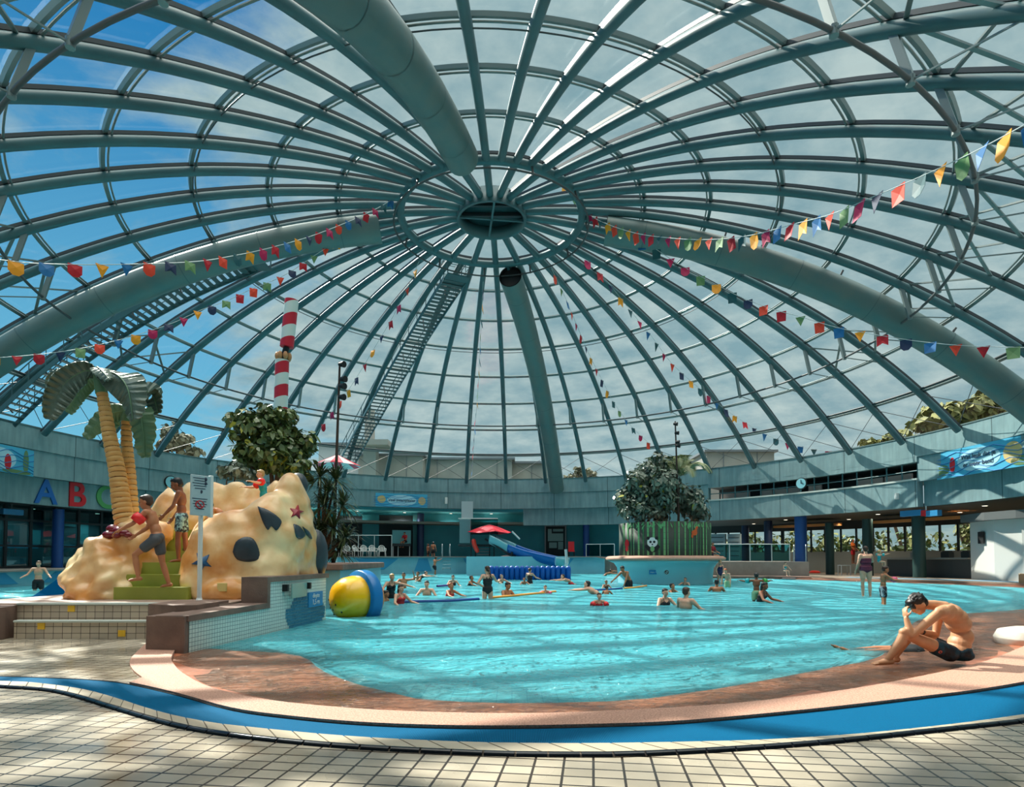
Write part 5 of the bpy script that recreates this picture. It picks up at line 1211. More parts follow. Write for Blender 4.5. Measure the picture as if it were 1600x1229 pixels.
# bar counter, white kiosk, benches
bc = empty('bar_counter', cyl(1455,895,R0+2.4), label='long dark bar counter with pale top before the bright windows', cat='counter')
Pb = [cyl(x, 880, R0+2.6) for x in (1388,1420,1455,1490,1520)]
b = MB(); b.band([V((p.x,p.y,.1)) for p in Pb], [V((p.x,p.y,1.15)) for p in Pb]); k = b.build('counter_front', [mat('counter dark', (62,66,66), .5)], bc); k.modifiers.new('t','SOLIDIFY').thickness = .1
b = MB(); b.tube([V((p.x,p.y,1.22)) for p in Pb], 0, sq=(.7,.08), up=(0,0,1)); b.build('counter_top', [mat('counter top', (136,140,136), .3)], bc)
b = MB(); b.tube([V((p.x,p.y,.18)) for p in Pb], 0, sq=(.16,.14), up=(0,0,1)); b.build('plinth', [M_black], bc)
for i, x in enumerate((1432, 1480, 1512)):
    p = cyl(x, 862, R0+2.9); b = MB(); b.box((p.x,p.y,1.42), (.5,.4,.34), rz=-az(p)); b.box((p.x,p.y,1.62), (.4,.3,.06), rz=-az(p)); tag(b.build('bar_machine', [M_dark if i else M_grey], bevel=.02), ('grey box-shaped machine on the bar counter beside the dark green column','dark low machine on the middle of the bar counter','dark machine on the end of the bar counter beside the white kiosk')[i], 'machine')
M_kio = mat('kiosk white', (206,206,200), .6)
ks = empty('kiosk', cyl(1560,890,R0+1.2), label='white faceted kiosk wall with a small black plate beside the bar', cat='kiosk')
P = [cyl(1517, 880, R0+1.9), cyl(1554, 880, R0+1.2), cyl(1600, 880, R0+1.3), cyl(1680, 880, R0+2.0)]
for i in range(3):
    b = MB(); A, B = P[i], P[i+1]; b.band([V((A.x,A.y,.1)), V((B.x,B.y,.1))], [V((A.x,A.y,3.15)), V((B.x,B.y,3.15))]); k = b.build('wall_panel', [M_kio], ks); k.modifiers.new('t','SOLIDIFY').thickness = .1
b = MB(); b.tube([V((p.x,p.y,3.35)) for p in P], 0, sq=(.9,.4), up=(0,0,1)); b.build('cornice', [mat('kiosk cornice', (96,100,100), .6)], ks)
c = P[0].lerp(P[1], .5)-V((.06,.02,0)); u = (P[1]-P[0]).normalized(); b = MB(); b.box((c.x-.05,c.y-.08,2.3), (.5,.05,.62), rz=math.atan2(u.y,u.x)); b.build('black_plate', [M_black], ks)
bn = empty('wooden_bench', cyl(1590,890,R0+.2), label='slatted wooden bench end before the white kiosk', cat='bench')
c = cyl(1600, 890, R0+.3); c.z = .1
for i in range(5): b = MB(); b.box((c.x,c.y-.2+.1*i,.5), (1.3,.08,.04), rz=.9); b.build('slat', [mat('bench wood', (176,152,120), .6)], bn)
for s in (-1,1): b = MB(); b.box((c.x+s*.38,c.y+s*.45,.3), (.08,.4,.4), rz=.9); b.build('leg', [MATS['bench wood']], bn)
b = MB(); b.box((c.x+.18,c.y-.3,.8), (1.3,.05,.4), rz=.9); b.build('backrest', [MATS['bench wood']], bn)
e = empty('ceiling_sign', cyl(1440,800,R0+.4), label='long blue and red light box hanging under the lounge ceiling', cat='sign')
for x0, x1, m in ((1409,1442,MATS['light box blue']),(1442,1450,M_red),(1450,1468,MATS['light box blue'])): plate('box_section', x0, x1, 797, 806, R0+.45, m, .3, parent=e)
c = cyl(1447, 797, R0+.45); b = MB(); b.bar(c, V((c.x,c.y,4.15)), .06); b.build('hanger', [M_railw], e)
e = empty('white_highchair', G(1319,886,.1), label='small white metal stand on the deck behind the standing lifeguard', cat='stand')
c = cyl(1319,880,R0+1.5); b = MB()
for sx in (-.3,.3):
    for sy in (-.2,.2): b.bar((c.x+sx,c.y+sy,.1), (c.x+sx,c.y+sy,.75), .04)
b.build('legs', [M_railw], e); b = MB(); b.box((c.x,c.y,.76), (.66,.46,.05)); b.build('shelf', [M_railw], e)
# grey lockers behind the terrace
for x0, x1, lab in ((1108,1134,'white framed glass cabinet behind the two dark-haired people'),(1138,1158,'grey slatted cabinet next to the navy column')):
    o, c, w_, h, M_, a = plate('cabinet', x0, x1, 834, 872, R0+6.5, mat('cabinet grey', (150,170,176), .5), .4)
    tag(o, lab, 'cabinet')
    for i in range(5):
        b = MB(); b.box((0,-.22,-h/2+h*(i+.6)/5.4), (w_*.8,.03,.05), mat=Matrix.Translation(c) @ M_); b.build('slat', [M_cable], o)
# white/red striped parasol high behind the dracaena
e = empty('parasol', D(527,733,26), label='pink and white striped parasol above the spiky dracaena', cat='parasol')
c = D(527,710,26); n = 12; b = MB()
for i in range(n):
    a, a2 = 2*pi*i/n, 2*pi*(i+1)/n
    b.add([c, c+V((1.02*cos(a),1.02*sin(a),-.5)), c+V((1.02*cos(a2),1.02*sin(a2),-.5))], [(0,1,2)], i % 2)
b.build('canopy', [mat('parasol white', (226,206,206), .6), mat('parasol pink', (232,62,84), .6)], e).modifiers.new('t','SOLIDIFY').thickness = .02
b = MB(); b.tube([c, V((c.x,c.y,-1))], .045, n=8); b.build('pole', [M_railw], e)
# striped pole
def stripes(name, c1, c2, pitch):
    m = mat(name, c1, .4); nt = m.node_tree; L = nt.links.new; tc = N(nt, 'ShaderNodeTexCoord'); wv = N(nt, 'ShaderNodeTexWave', wave_type='BANDS', bands_direction='Z', i_Scale=pitch)
    mp = N(nt, 'ShaderNodeMapping'); mp.inputs['Rotation'].default_value = (0,.32,0); L(tc.outputs['Object'], mp.inputs[0]); L(mp.outputs[0], wv.inputs['Vector'])
    rp = N(nt, 'ShaderNodeValToRGB'); rp.color_ramp.interpolation = 'CONSTANT'; rp.color_ramp.elements[0].color = lin(c1); rp.color_ramp.elements[1].position = .5; rp.color_ramp.elements[1].color = lin(c2)
    L(wv.outputs['Fac'], rp.inputs[0]); L(rp.outputs[0], nt.nodes['Principled BSDF'].inputs['Base Color']); return m
M_cane = stripes('red white stripes', (200,24,48), (214,226,222), .42)
e = empty('striped_pole', V((D(438,640,20).x,20,1.1)), label='tall red and white striped pole rising behind the fig tree', cat='pole')
b = MB(); b.tube([D(437,690,20), D(441,563,20)], .225, n=24); b.build('lower_tube', [M_cane], e)
b = MB(); b.tube([D(448,542,20), D(456,469,20)], .225, n=24); b.build('upper_tube', [M_cane], e)
b = MB(); b.tube([D(441,563,20), D(448,542,20)], .1, n=12); b.tube([D(436,800,20), D(437,690,20)], .1, n=12); b.build('core', [M_dark], e)
b = MB()
for i in range(7): a = 2*pi*i/7; b.ell(D(443,557,20)+V((.2*cos(a),.2*sin(a),.0)), (.08,.08,.14))
b.build('collar_figures', [mat('collar orange', (196,140,92), .5)], e)
# ------------------------------------------------------------------ outside buildings
def bld(x0, x1, y0, y1, Y, dep, m, lab, extra=None):
    e = empty('building', D((x0+x1)/2, y1, Y), label=lab, cat='building'); A, B = D(x0, y0, Y), D(x1, y1, Y)
    b = MB(); b.box(((A.x+B.x)/2, Y+dep/2, (A.z+4.4)/2), (B.x-A.x, dep, A.z-4.4)); b.build('wall', [m], e)
    b = MB(); b.box(((A.x+B.x)/2, Y+dep/2, A.z+.1), (B.x-A.x+.6, dep+.6, .22)); b.build('roof_edge', [M_grey], e)
    k = int((B.x-A.x)/2.4)
    for i in range(max(1,k)):
        x = A.x+(i+.5)*(B.x-A.x)/max(1,k); b = MB(); b.box((x, Y-.02, (A.z*.55+4.4*.45)), (.06,.1,(A.z-4.4)*.9)); b.build('facade_joint', [M_grey], e)
    return e
M_bg = mat('outside concrete', (176,172,162), .8, 0, ((150,148,140), .6, .5))
bld(560, 660, 712, 750, 58, 8, M_bg, 'grey concrete roof building behind the far rim at the stair foot'); bld(660, 800, 718, 750, 60, 8, M_bg, 'long low grey building behind the far rim over the pool slide')
bld(800, 862, 724, 750, 62, 6, M_bg, 'low grey roof structure beside the straight duct foot'); bld(1104, 1210, 706, 735, 60, 8, M_bg, 'dark topped building outside behind the feathery palm')
bld(498, 560, 695, 750, 60, 6, mat('outside pale', (190,196,196), .7), 'pale slatted building outside behind the dracaena')
b = MB(); c = D(570,690,56); b.box((c.x+.8,56,c.z-.3), (3.4,3,.5)); b.box((c.x+.6,56,c.z-1.8), (1.2,1.2,3.4)); tag(b.build('roof_vent', [M_bg]), 'flat capped concrete vent shaft on the outside roof', 'roof vent')
b = MB(); c = D(578,640,64); b.box((c.x,64,(c.z+4)/2), (.9,.9,c.z-4)); tag(b.build('chimney', [M_bg]), 'tall thin chimney outside behind the gantry stair', 'chimney')
# ------------------------------------------------------------------ floating toy in the pool
ft = empty('floating_toy', D(556,950,13.4), label='big yellow and blue floating drum toy with black dots', cat='pool toy')
c = D(552,932,13.1); c.z = .36
ax = V((-.66,-.75,0)).normalized(); Rm = ax.to_track_quat('Z','Y').to_matrix().to_4x4()
def lat(prof, m, nm, par=ft, n=32):
    b = MB(); b.lathe(prof, n); b.v = [tuple(V(c)+(Rm.to_3x3() @ V(p))) for p in b.v]; return b.build(nm, m, par)
M_yw = mat('toy yellow', (255,190,6), .25, coat=.4); M_tb = mat('toy blue', (10,112,178), .3)
lat([(0,.50),(.2,.47),(.36,.38),(.46,.22),(.50,.02),(.50,-.12),(0,-.12)], [M_yw], 'yellow_body')
lat([(0,-.10),(.60,-.10),(.62,-.14),(.62,-.32),(.60,-.36),(0,-.36)], [M_tb], 'blue_disc')
lat([(0,-.36),(.50,-.36),(.46,-.48),(.34,-.58),(.2,-.64),(0,-.66)], [mat('toy orange', (236,140,20), .3)], 'orange_body')
for u, v in ((-.2,-.1),(.06,-.1),(-.08,-.2),(-.28,-.18),(-.16,-.3),(.16,-.24),(-.3,-.02)):
    d = V((u,v,0)); r_ = math.sqrt(u*u+v*v); h = .50*math.sqrt(max(0,1-(r_/.5)**2)); q = V(c)+Rm.to_3x3() @ V((u*1.1, v*1.1, h*.97)); b = MB(); b.ell(q, (.026,.026,.026), 8, 6); b.build('dot', [M_black], ft)
# floating lines and foam boards
def rope(pts, label, name, r, m, cat='float'):
    b = MB(); b.tube([G(x, y)+V((0,0,.005)) for x, y in pts], r, n=6); tag(b.build(name, [m]), label, cat)
M_dbl = mat('float navy', (0,70,140), .5); M_orf = mat('float orange', (232,160,70), .5)
rope([(618,941),(650,940),(700,939),(748,936)], 'dark blue floating line before the standing woman in black', 'floating_line', .05, M_dbl)
rope([(765,934),(800,931),(850,926),(868,924)], 'orange floating pole beside the standing woman in black', 'floating_pole', .045, M_orf)
rope([(926,922),(948,921),(972,919)], 'blue floating line reaching the bending man', 'floating_line', .04, M_dbl)
rope([(975,919),(990,918),(1010,915)], 'orange floating pole behind the bending man', 'floating_pole', .04, M_orf)
rope([(1060,910),(1085,909),(1112,907)], 'blue floating line beside the swimmer near the planter island', 'floating_line', .05, M_dbl)
rope([(1222,904),(1245,904),(1262,900),(1272,896)], 'grey noodle curving from the toddler to the red float', 'pool_noodle', .06, M_grey)
rope([(683,916),(700,915)], 'short dark purple float between the two middle swimmers', 'float_board', .06, mat('float purple', (60,40,120), .5))
b = MB(); p = G(1273,897); b.ell((p.x,p.y,.15), (.42,.3,.16)); tag(b.build('inflatable', [mat('inflatable red', (230,54,40), .35)]), 'small red inflatable lying on the pool edge step', 'pool toy')
b = MB(); p = G(1083,909); b.ell((p.x,p.y,.1), (.32,.3,.3)); tag(b.build('beach_ball', [mat('pale yellow', (226,222,140), .4)]), 'pale yellow ball floating beside the blue line', 'ball')
b = MB(); b.ell((5.9+.38,8.9,.13), (.62,.8,.16)); b.ell((6.35,8.9,.02), (.66,.82,.1)); 
p = G(1592,1000,.05); b = MB(); b.lathe([(0,-.1),(.42,-.1),(.45,.02),(.40,.13),(.25,.17),(0,.18)], 28, c=(p.x+.33,p.y+.1,.05), sx=1.15); tag(b.build('stone_seat', [mat('white washed stone', (222,216,204), .7, 0, ((200,190,176), 8, .4))], bevel=.01), 'round white stone block on the wet beach at the frame edge', 'stone')
# ------------------------------------------------------------------ people
SK = {'fair': mat('skin fair', (226,176,148), .5, 0, ((214,158,128), 6, .5), sss=0), 'tan': mat('skin tan', (190,126,88), .5, 0, ((174,110,74), 6, .5)), 'brown': mat('skin brown', (150,92,62), .5, 0, ((136,80,54), 6, .5)), 'dark': mat('skin deep', (96,62,46), .5)}
HA = {'black': mat('hair black', (24,20,20), .4), 'brown': mat('hair brown', (62,40,28), .45), 'blond': mat('hair blond', (186,150,96), .5), 'red': mat('hair ginger', (170,84,44), .5), 'bald': mat('hair cropped', (96,72,58), .6)}
SU = {k: mat('swimwear '+k, c, .6) for k, c in dict(black=(18,18,24), navy=(30,40,84), red=(200,26,36), burgundy=(96,28,58), teal=(30,150,160), mint=(160,196,150), grey=(74,78,84), orange=(222,110,40)).items()}
SU['print'] = mat('printed trunks', (18,34,54), .6, 0, ((150,190,190), 16, .12)); SU['board'] = mat('board shorts print', (20,26,38), .6, 0, ((140,160,170), 12, .1))
M_eye = mat('eye dark', (20,14,12), .3); M_lip = mat('lip', (150,74,66), .5)
def cap_(mb, a, b, ra, rb, n=10):
    a, b = V(a), V(b); L_ = (b-a).length
    if L_ < 1e-4: mb.ell(a, (ra,)*3, n, 6); return
    mb.tube([a, a.lerp(b,.5), b], [ra, (ra+rb)/2, rb], n=n); mb.ell(a, (ra,)*3, n, 8); mb.ell(b, (rb,)*3, n, 8)
def basis(fwd, upv):       # rotation whose -Y is fwd and Z near upv
    y = -V(fwd).normalized(); z = (V(upv)-y*V(upv).dot(y)).normalized(); x = y.cross(z)
    return Matrix((x, y, z)).transposed()
def hand_(mb, w_, d, palm, s, curl=.5, side=1):
    """palm with four unequal fingers and a thumb; d = pointing, palm = where the palm faces"""
    d = V(d).normalized(); p = (V(palm)-d*V(palm).dot(d)).normalized(); x = d.cross(p)*side
    R3 = Matrix((x, p, d)).transposed(); mb.ell(V(w_)+d*.048*s, (.038*s,.016*s,.052*s), 10, 8, rot=R3)
    for i, (o, l) in enumerate(((-.028,.062),(-.0095,.074),(.0095,.070),(.027,.054))):
        b0 = V(w_)+d*.088*s+x*o*s; k1 = b0+(d*cos(curl*.5)+p*sin(curl*.5))*l*.5*s; k2 = k1+(d*cos(curl*1.6)+p*sin(curl*1.6))*l*.55*s
        cap_(mb, b0, k1, .0088*s, .008*s, 6); cap_(mb, k1, k2, .008*s, .0068*s, 6)
    t0 = V(w_)+d*.03*s-x*.03*s; t1 = t0+(d*.6-x*.75+p*.25).normalized()*.035*s; t2 = t1+(d*.85-x*.2+p*.4).normalized()*.032*s
    cap_(mb, t0, t1, .011*s, .0095*s, 6); cap_(mb, t1, t2, .0095*s, .008*s, 6)
def head_(mb, c, R3, s, hs):
    k = s*hs; T = Matrix.Translation(V(c)) @ R3.to_4x4(); q = lambda x, y, z: (x*k, y*k, z*k)
    mb.ell(q(0,.012,.022), q(.077,.097,.092), 18, 12, mat=T); mb.ell(q(0,-.022,-.045), q(.056,.066,.070), 16, 10, mat=T); mb.ell(q(0,-.056,-.088), q(.026,.022,.02), 10, 8, mat=T)
    mb.ell(q(0,-.094,-.018), q(.012,.018,.022), 8, 6, mat=T); mb.ell(q(0,-.088,.012), q(.034,.012,.012), 8, 6, mat=T); mb.ell(q(0,-.082,-.058), q(.024,.012,.010), 8, 6, mat=T)
    for sx in (-1,1): mb.ell(q(sx*.078,.012,-.012), q(.010,.020,.030), 8, 6, mat=T); mb.ell(q(sx*.042,-.062,-.03), q(.022,.02,.022), 8, 6, mat=T)
POSE = {}
def person(label, x, ytop, ybase, H=1.7, pose=None, rz=0.0, skin='fair', hair='brown', suit=('trunks','black'), zb=0.0, hs=1.0, fem=False, bulk=1.0, vox=.014, hairx=None, group=None, cat=None, extra=None, dy=0, Yd=None):
    s = H/1.75; P = dict(lean=0, tilt=0, head=0, hyaw=0, aL=((.25,-.05,-1),(.1,-.25,-1)), aR=((.25,-.05,-1),(.1,-.25,-1)), lL=((.06,0,-1),(0,.03,-1)), lR=((.06,0,-1),(0,.03,-1)), curl=.5); P.update(pose or {})
    J = {}; TR = Matrix.Rotation(P['tilt'], 3, 'Y') @ Matrix.Rotation(-P['lean'], 3, 'X')   # lean > 0 bends forward (to -y)
    TR = Matrix.Rotation(P['tilt'], 3, 'Y') @ Matrix.Rotation(P['lean'], 3, 'X')
    pel = V((0,0,0)); up = TR @ V((0,0,1)); mid = Matrix.Rotation(P['lean']*.5, 3, 'X') @ V((0,0,1))
    wa = mid*.14*s; ch = wa+up*.20*s; nk = ch+up*.19*s; sh = .185 if not fem else .165
    sL, sR = ch+TR @ V((sh*s,0,.125*s)), ch+TR @ V((-sh*s,0,.125*s))
    HR = Matrix.Rotation(P['hyaw'], 3, 'Z') @ Matrix.Rotation(P['lean']*.6+P['head'], 3, 'X')
    hc = nk+HR @ V((0,-.015*s,.135*s*(.5+.5*hs)))
    def limb(o, dirs, l1, l2, sx): 
        a = V((dirs[0][0]*sx, dirs[0][1], dirs[0][2])).normalized(); b = V((dirs[1][0]*sx, dirs[1][1], dirs[1][2])).normalized(); return o+a*l1*s, o+a*l1*s+b*l2*s, a, b
    mb = MB(); tors = []
    hip = .165 if fem else .15
    tors += [(pel+V((0,0,.0)), (hip*bulk*s,.108*bulk*s,.125*s), Matrix.Rotation(P['lean']*.3,3,'X')), (wa, (.122*bulk*s,.09*bulk*s,.13*s), Matrix.Rotation(P['lean']*.6,3,'X')), (ch, (.150*bulk*s,.105*bulk*s,.16*s), TR), (ch+TR @ V((0,.012*s,.08*s)), (.155*bulk*s,.088*bulk*s,.09*s), TR)]
    for c, r, rt in tors: mb.ell(c, r, 18, 12, rot=rt)
    if fem:
        for sx in (-1,1): mb.ell(ch+TR @ V((sx*.065*s,-.08*s,.03*s)), (.06*s,.055*s,.058*s), 12, 8, rot=TR)
    cap_(mb, sL, sR, .058*s, .058*s); cap_(mb, ch+up*.12*s, nk+up*.05*s, .062*s, .052*s); cap_(mb, nk, hc, .054*s, .05*s)
    head_(mb, hc, HR, s, hs)
    arms = {}
    for nm, o, sx in (('aL',sL,1),('aR',sR,-1)):
        e, w_, d1, d2 = limb(o, P[nm], .285, .25, sx); arms[nm] = (o, e, w_)
        cap_(mb, o, o.lerp(e,.4), .055*bulk*s, .047*bulk*s); cap_(mb, o.lerp(e,.4), e, .047*s, .038*s); cap_(mb, e, e.lerp(w_,.35), .038*s, .040*s); cap_(mb, e.lerp(w_,.35), w_, .040*s, .026*s)
        hand_(mb, w_, d2, V((-sx,-.2,0)) if abs(d2.z) > .5 else V((0,0,-1)), s*1.05, P['curl'], sx)
    legs = {}
    for nm, sx in (('lL',1),('lR',-1)):
        o = pel+V((sx*.088*s,0,-.05*s)); k, a, d1, d2 = limb(o, P[nm], .42, .41, sx); legs[nm] = (o, k, a)
        cap_(mb, o, o.lerp(k,.5), .088*bulk*s, .072*bulk*s, 12); cap_(mb, o.lerp(k,.5), k, .072*s, .052*s, 12); cap_(mb, k, k.lerp(a,.35), .050*s, .056*s, 12); cap_(mb, k.lerp(a,.35), a, .056*s, .034*s, 12)
        f = V((sx*.25,-1,-.05)) if d2.z < -.5 else (d2*.4+V((0,0,.8)))
        if 'foot' in P: f = V(P['foot'])
        f.normalize(); cap_(mb, a+f*-.03*s+d2*.03*s, a+f*.13*s+d2*.045*s, .036*s, .026*s, 8)
        for q in range(5): u = f.cross(d2).normalized(); cap_(mb, a+f*.13*s+d2*.05*s+u*(q-2)*.016*s, a+f*(.175-.006*abs(q-1))*s+d2*.055*s+u*(q-2)*.018*s, .011*s, .009*s, 6)
    # place: find the top and the foot
    zs = [v[2] for v in mb.v]; top, bot = max(zs), min(zs)
    Rz = Matrix.Rotation(rz, 3, 'Z')
    if ytop is not None:
        Y = Yd or G(x, ybase, zb).y; zt = D(x, ytop, Y).z; off = V((0,0,zt-top))
    else:
        Y = Yd or G(x, ybase, zb).y; off = V((0,0,zb-bot))
    hx = Rz @ V((hc.x, hc.y, 0)); g = V((x-800, F, 0))*(Y/F); base = V((g.x-hx.x, Y+dy-hx.y, 0))+off
    tr = lambda p: base+Rz @ V(p)
    e = empty('person', tr(pel)-V((0,0,0)), label=label, cat=cat or 'person', group=group); bpy.context.view_layer.update()
    mb.v = [tuple(tr(v)) for v in mb.v]
    body = solid(mb, 'body', [SK[skin]], e, vox*max(.6,s), 2)
    kk = s*hs; TH = Matrix.Translation(tr(hc)) @ (Rz @ HR).to_4x4(); q = lambda a_, b_, c_: (a_*kk, b_*kk, c_*kk)
    if hair:
        b = MB(); b.ell(q(0,.028,.042), q(.083,.094,.084), 18, 12, mat=TH); b.ell(q(0,.045,.0), q(.078,.074,.075), 14, 10, mat=TH); b.ell(q(0,-.03,.085), q(.062,.05,.032), 12, 8, mat=TH)
        if hairx == 'long': b.ell(q(0,.07,-.07), q(.075,.05,.12), 14, 10, mat=TH)
        if hairx == 'bun': b.ell(q(0,.12,.04), q(.045,.045,.045), 12, 8, mat=TH)
        if hairx == 'braid':
            for i in range(6): b.ell(q(.01*((-1)**i),.115+.012*i,-.03-.05*i), q(.03,.03,.035), 10, 6, mat=TH)
        solid(b, 'hair', [HA[hair]], e, .012*max(.7,s), 2)
    for sx in (-1,1):
        b = MB(); b.ell(q(sx*.029,-.080,.0), q(.011,.009,.007), 8, 6, mat=TH); b.build('eye', [M_eye], e)
    b = MB(); b.ell(q(0,-.093,-.058), q(.020,.006,.006), 8, 6, mat=TH); b.build('mouth', [M_lip], e)
    T2 = lambda c, r, rt, g_: (tr(c), (r[0]+g_, r[1]+g_, r[2]), Rz @ rt)
    g_ = .010*s+.004
    if suit:
        kind, colr = suit; b = MB(); fat = g_
        if kind in ('trunks','briefs'):
            c, r, rt = tors[0]; t2 = T2(c-V((0,0,.01*s)), r, rt, fat); b.ell(t2[0], (t2[1][0], t2[1][1], r[2]*.92), 18, 12, rot=t2[2])
            for nm in ('lL','lR'):
                o, k, a = legs[nm]; f = .52 if kind == 'trunks' else .16; cap_(b, tr(o), tr(o.lerp(k,f)), .094*bulk*s+fat*.6, (.080 if f > .3 else .088)*bulk*s+fat*.9, 12)
        else:
            for i in (0,1,2):
                c, r, rt = tors[i]; 
                if i == 2: r = (r[0], r[1], r[2]*.72); c = c-up*.01*s
                t2 = T2(c, r, rt, fat*.7); b.ell(t2[0], (t2[1][0], t2[1][1], r[2]), 18, 12, rot=t2[2])
            for i in (0,1):
                c = tors[i][0].lerp(tors[i+1][0], .5); r = [max(tors[i][1][q_], tors[i+1][1][q_])*.97 for q_ in (0,1)]; b.ell(tr(c), (r[0]+fat*.8, r[1]+fat*.8, .10*s), 18, 12, rot=Rz @ tors[i][2])
            if fem:
                for sx in (-1,1): b.ell(tr(ch+TR @ V((sx*.065*s,-.08*s,.03*s))), (.064*s,.060*s,.06*s), 12, 8, rot=Rz @ TR)
            for sx in (-1,1):
                P0 = [ch+TR @ V((sx*.075*s,-.10*s,.06*s)), ch+TR @ V((sx*.085*s,-.075*s,.15*s)), ch+TR @ V((sx*.08*s,.01*s,.19*s)), ch+TR @ V((sx*.05*s,.085*s,.10*s)), ch+TR @ V((sx*.03*s,.10*s,.0))]
                b.tube([tr(p) for p in spline(P0, 3)], .012*s, n=6)
        solid(b, 'swim_trunks' if kind in ('trunks','briefs') else 'swimsuit', [SU[colr]], e, .014*max(.7,s), 1)
    for part in (extra or []):
        nm = part[0]
        if nm == 'armband':
            o, el, w_ = arms[part[1]]; c = o.lerp(el, .55); d = (el-o).normalized(); b = MB(); R3 = (Rz @ d.to_track_quat('Z','Y').to_matrix())
            T = Matrix.Translation(tr(c)) @ R3.to_4x4(); b.lathe([(.045*s,-.07*s),(.095*s,-.08*s),(.115*s,0),(.095*s,.08*s),(.045*s,.07*s),(.045*s,-.07*s)], 16); b.v = [tuple(T @ V(v)) for v in b.v]
            b.build('armband', [part[2]], e)
        if nm == 'shirt':
            b = MB()
            for i in (1,2,3): c, r, rt = tors[i]; t2 = T2(c, r, rt, .02); b.ell(t2[0], t2[1], 16, 10, rot=t2[2])
            cap_(b, tr(sL), tr(sR), .07*s, .07*s)
            for k_ in ('aL','aR'): o, el, w_ = arms[k_]; cap_(b, tr(o), tr(o.lerp(el,.6)), .068*s, .062*s)
            solid(b, 'shirt', [part[1]], e, .016, 1)
        if nm == 'ball': o, el, w_ = arms[part[1]]; b = MB(); b.ell(tr(w_+(w_-el).normalized()*.09*s), (part[3],)*3, 14, 10); b.build('held_ball' if False else 'wristband', [part[2]], e)
    return e, arms, tr
UP = dict(aL=((.5,-.4,-.8),(.35,-.8,-.25)), aR=((.5,-.4,-.8),(.35,-.8,-.25)))
SPREAD = dict(lean=.2, aL=((.55,-.5,-.75),(.3,-.85,-.2)), aR=((.55,-.5,-.75),(.3,-.85,-.2)), lL=((.1,.4,-1),(0,.6,-.8)), lR=((.1,.3,-1),(0,.8,-.7)))
LOW = dict(lean=.45, head=-.5, aL=((.5,-.8,-.5),(.1,-1,-.2)), aR=((.5,-.8,-.5),(.1,-1,-.2)), lL=((.1,.8,-.8),(0,.9,-.4)), lR=((.1,.6,-.9),(0,.9,-.4)))
PRONE = dict(lean=1.3, head=-.9, aL=((.6,-1,-.15),(.1,-1,0)), aR=((.6,-1,-.15),(.1,-1,0)), lL=((.1,1,-.25),(0,1,-.2)), lR=((.1,1,-.2),(0,1,-.3)), foot=(0,1,-.3))
SIT = dict(lean=.1, aL=((.3,-.3,-1),(-.2,-.9,-.3)), aR=((.3,-.3,-1),(-.2,-.9,-.3)), lL=((.12,-1,-.1),(0,-.1,-1)), lR=((.12,-1,-.1),(0,-.1,-1)))
def mix(a, **k): d = dict(a); d.update(k); return d
# -- on the climbing rock
M_arm = mat('armband red', (238,40,44), .35); M_armt = mat('armband teal', (30,170,176), .35); M_armg = mat('armband green', (60,170,80), .35); M_pk = mat('pink toy', (226,90,130), .4)
CH = 1.12
person('boy with red armband bending forward as he climbs the green steps', 226, None, 918, 1.64, dict(lean=.35, head=.0, hyaw=.0, aL=((.2,-.7,-.8),(-.1,-.9,-.5)), aR=((.2,-.4,-1),(.2,-.9,-.6)), lL=((.1,-.85,-.75),(0,.15,-1)), lR=((.05,.15,-1),(0,.3,-1))), -1.35, 'tan', 'brown', ('trunks','grey'), Zp+.215, CH, vox=.011, extra=[('armband','aL',M_arm)])
person('tall boy in dark printed trunks standing on the upper green steps', 274, None, 878, 1.60, dict(lean=.08, head=.35, aL=((.15,-.3,-1),(-.1,-.8,-.9)), aR=((.1,-.1,-1),(.0,-.6,-.9)), lL=((.06,-.1,-1),(0,.05,-1)), lR=((.06,.12,-1),(0,.1,-1))), -1.25, 'brown', 'black', ('trunks','print'), Zp+.215*3, CH, vox=.011, Yd=11.2)
person('child behind the white sign bending over on the rock', 326, 783, 843, 1.25, mix(SIT, lean=1.0, head=.2), -1.4, 'tan', 'brown', ('trunks','teal'), Zp+1.3, CH, vox=.014, Yd=12.4)
person('boy with two red armbands peeping over the top of the big rock', 405, 734, 842, 1.25, dict(lean=.15, head=.1, aL=((.8,-.5,-.4),(.3,-.9,.1)), aR=((.6,-.6,-.6),(.2,-.9,.0))), -1.0, 'fair', 'blond', ('one','teal'), Zp+1.3, CH, vox=.012, Yd=12.75, extra=[('armband','aL',M_arm),('armband','aR',M_arm)])
person('bald bare-chested man standing in the side pool before the blue wall', 61, 876, 921, 1.75, mix(UP, head=.1), .5, 'fair', 'bald', ('trunks','black'), vox=.016)
# -- swimmers
W = ' in the pool'
person('woman in black swimsuit turning with her arms out beside the blue disc of the toy', 613, 896, 934, 1.66, dict(lean=.3, aL=((.9,-.3,-.2),(.9,-.4,-.3)), aR=((.6,-.6,-.6),(.2,-.9,-.2))), .5, 'fair', 'blond', ('one','black'), fem=True)
person('dark-haired person raising a bent elbow behind the woman with outstretched arms', 631, 891, 918, 1.7, dict(aL=((1,0,.1),(-.2,-.4,1)), aR=((.6,-.6,-.6),(.2,-.9,-.2))), .2, 'tan', 'black', ('trunks','navy'))
person('woman with a red shoulder strap and wet brown hair near the floating toy', 627, 913, 942, 1.65, mix(SPREAD, lean=.1), .9, 'fair', 'brown', ('one','red'), fem=True, hairx='long')
person('dark head half hidden behind the blue disc of the floating toy', 604, 922, 938, 1.6, SPREAD, 1.4, 'tan', 'black', ('trunks','black'))
person('dark-haired man facing us with bare shoulders at the water line, a little past the toy', 667, 907, 929, 1.78, SPREAD, .0, 'fair', 'black', ('trunks','black'))
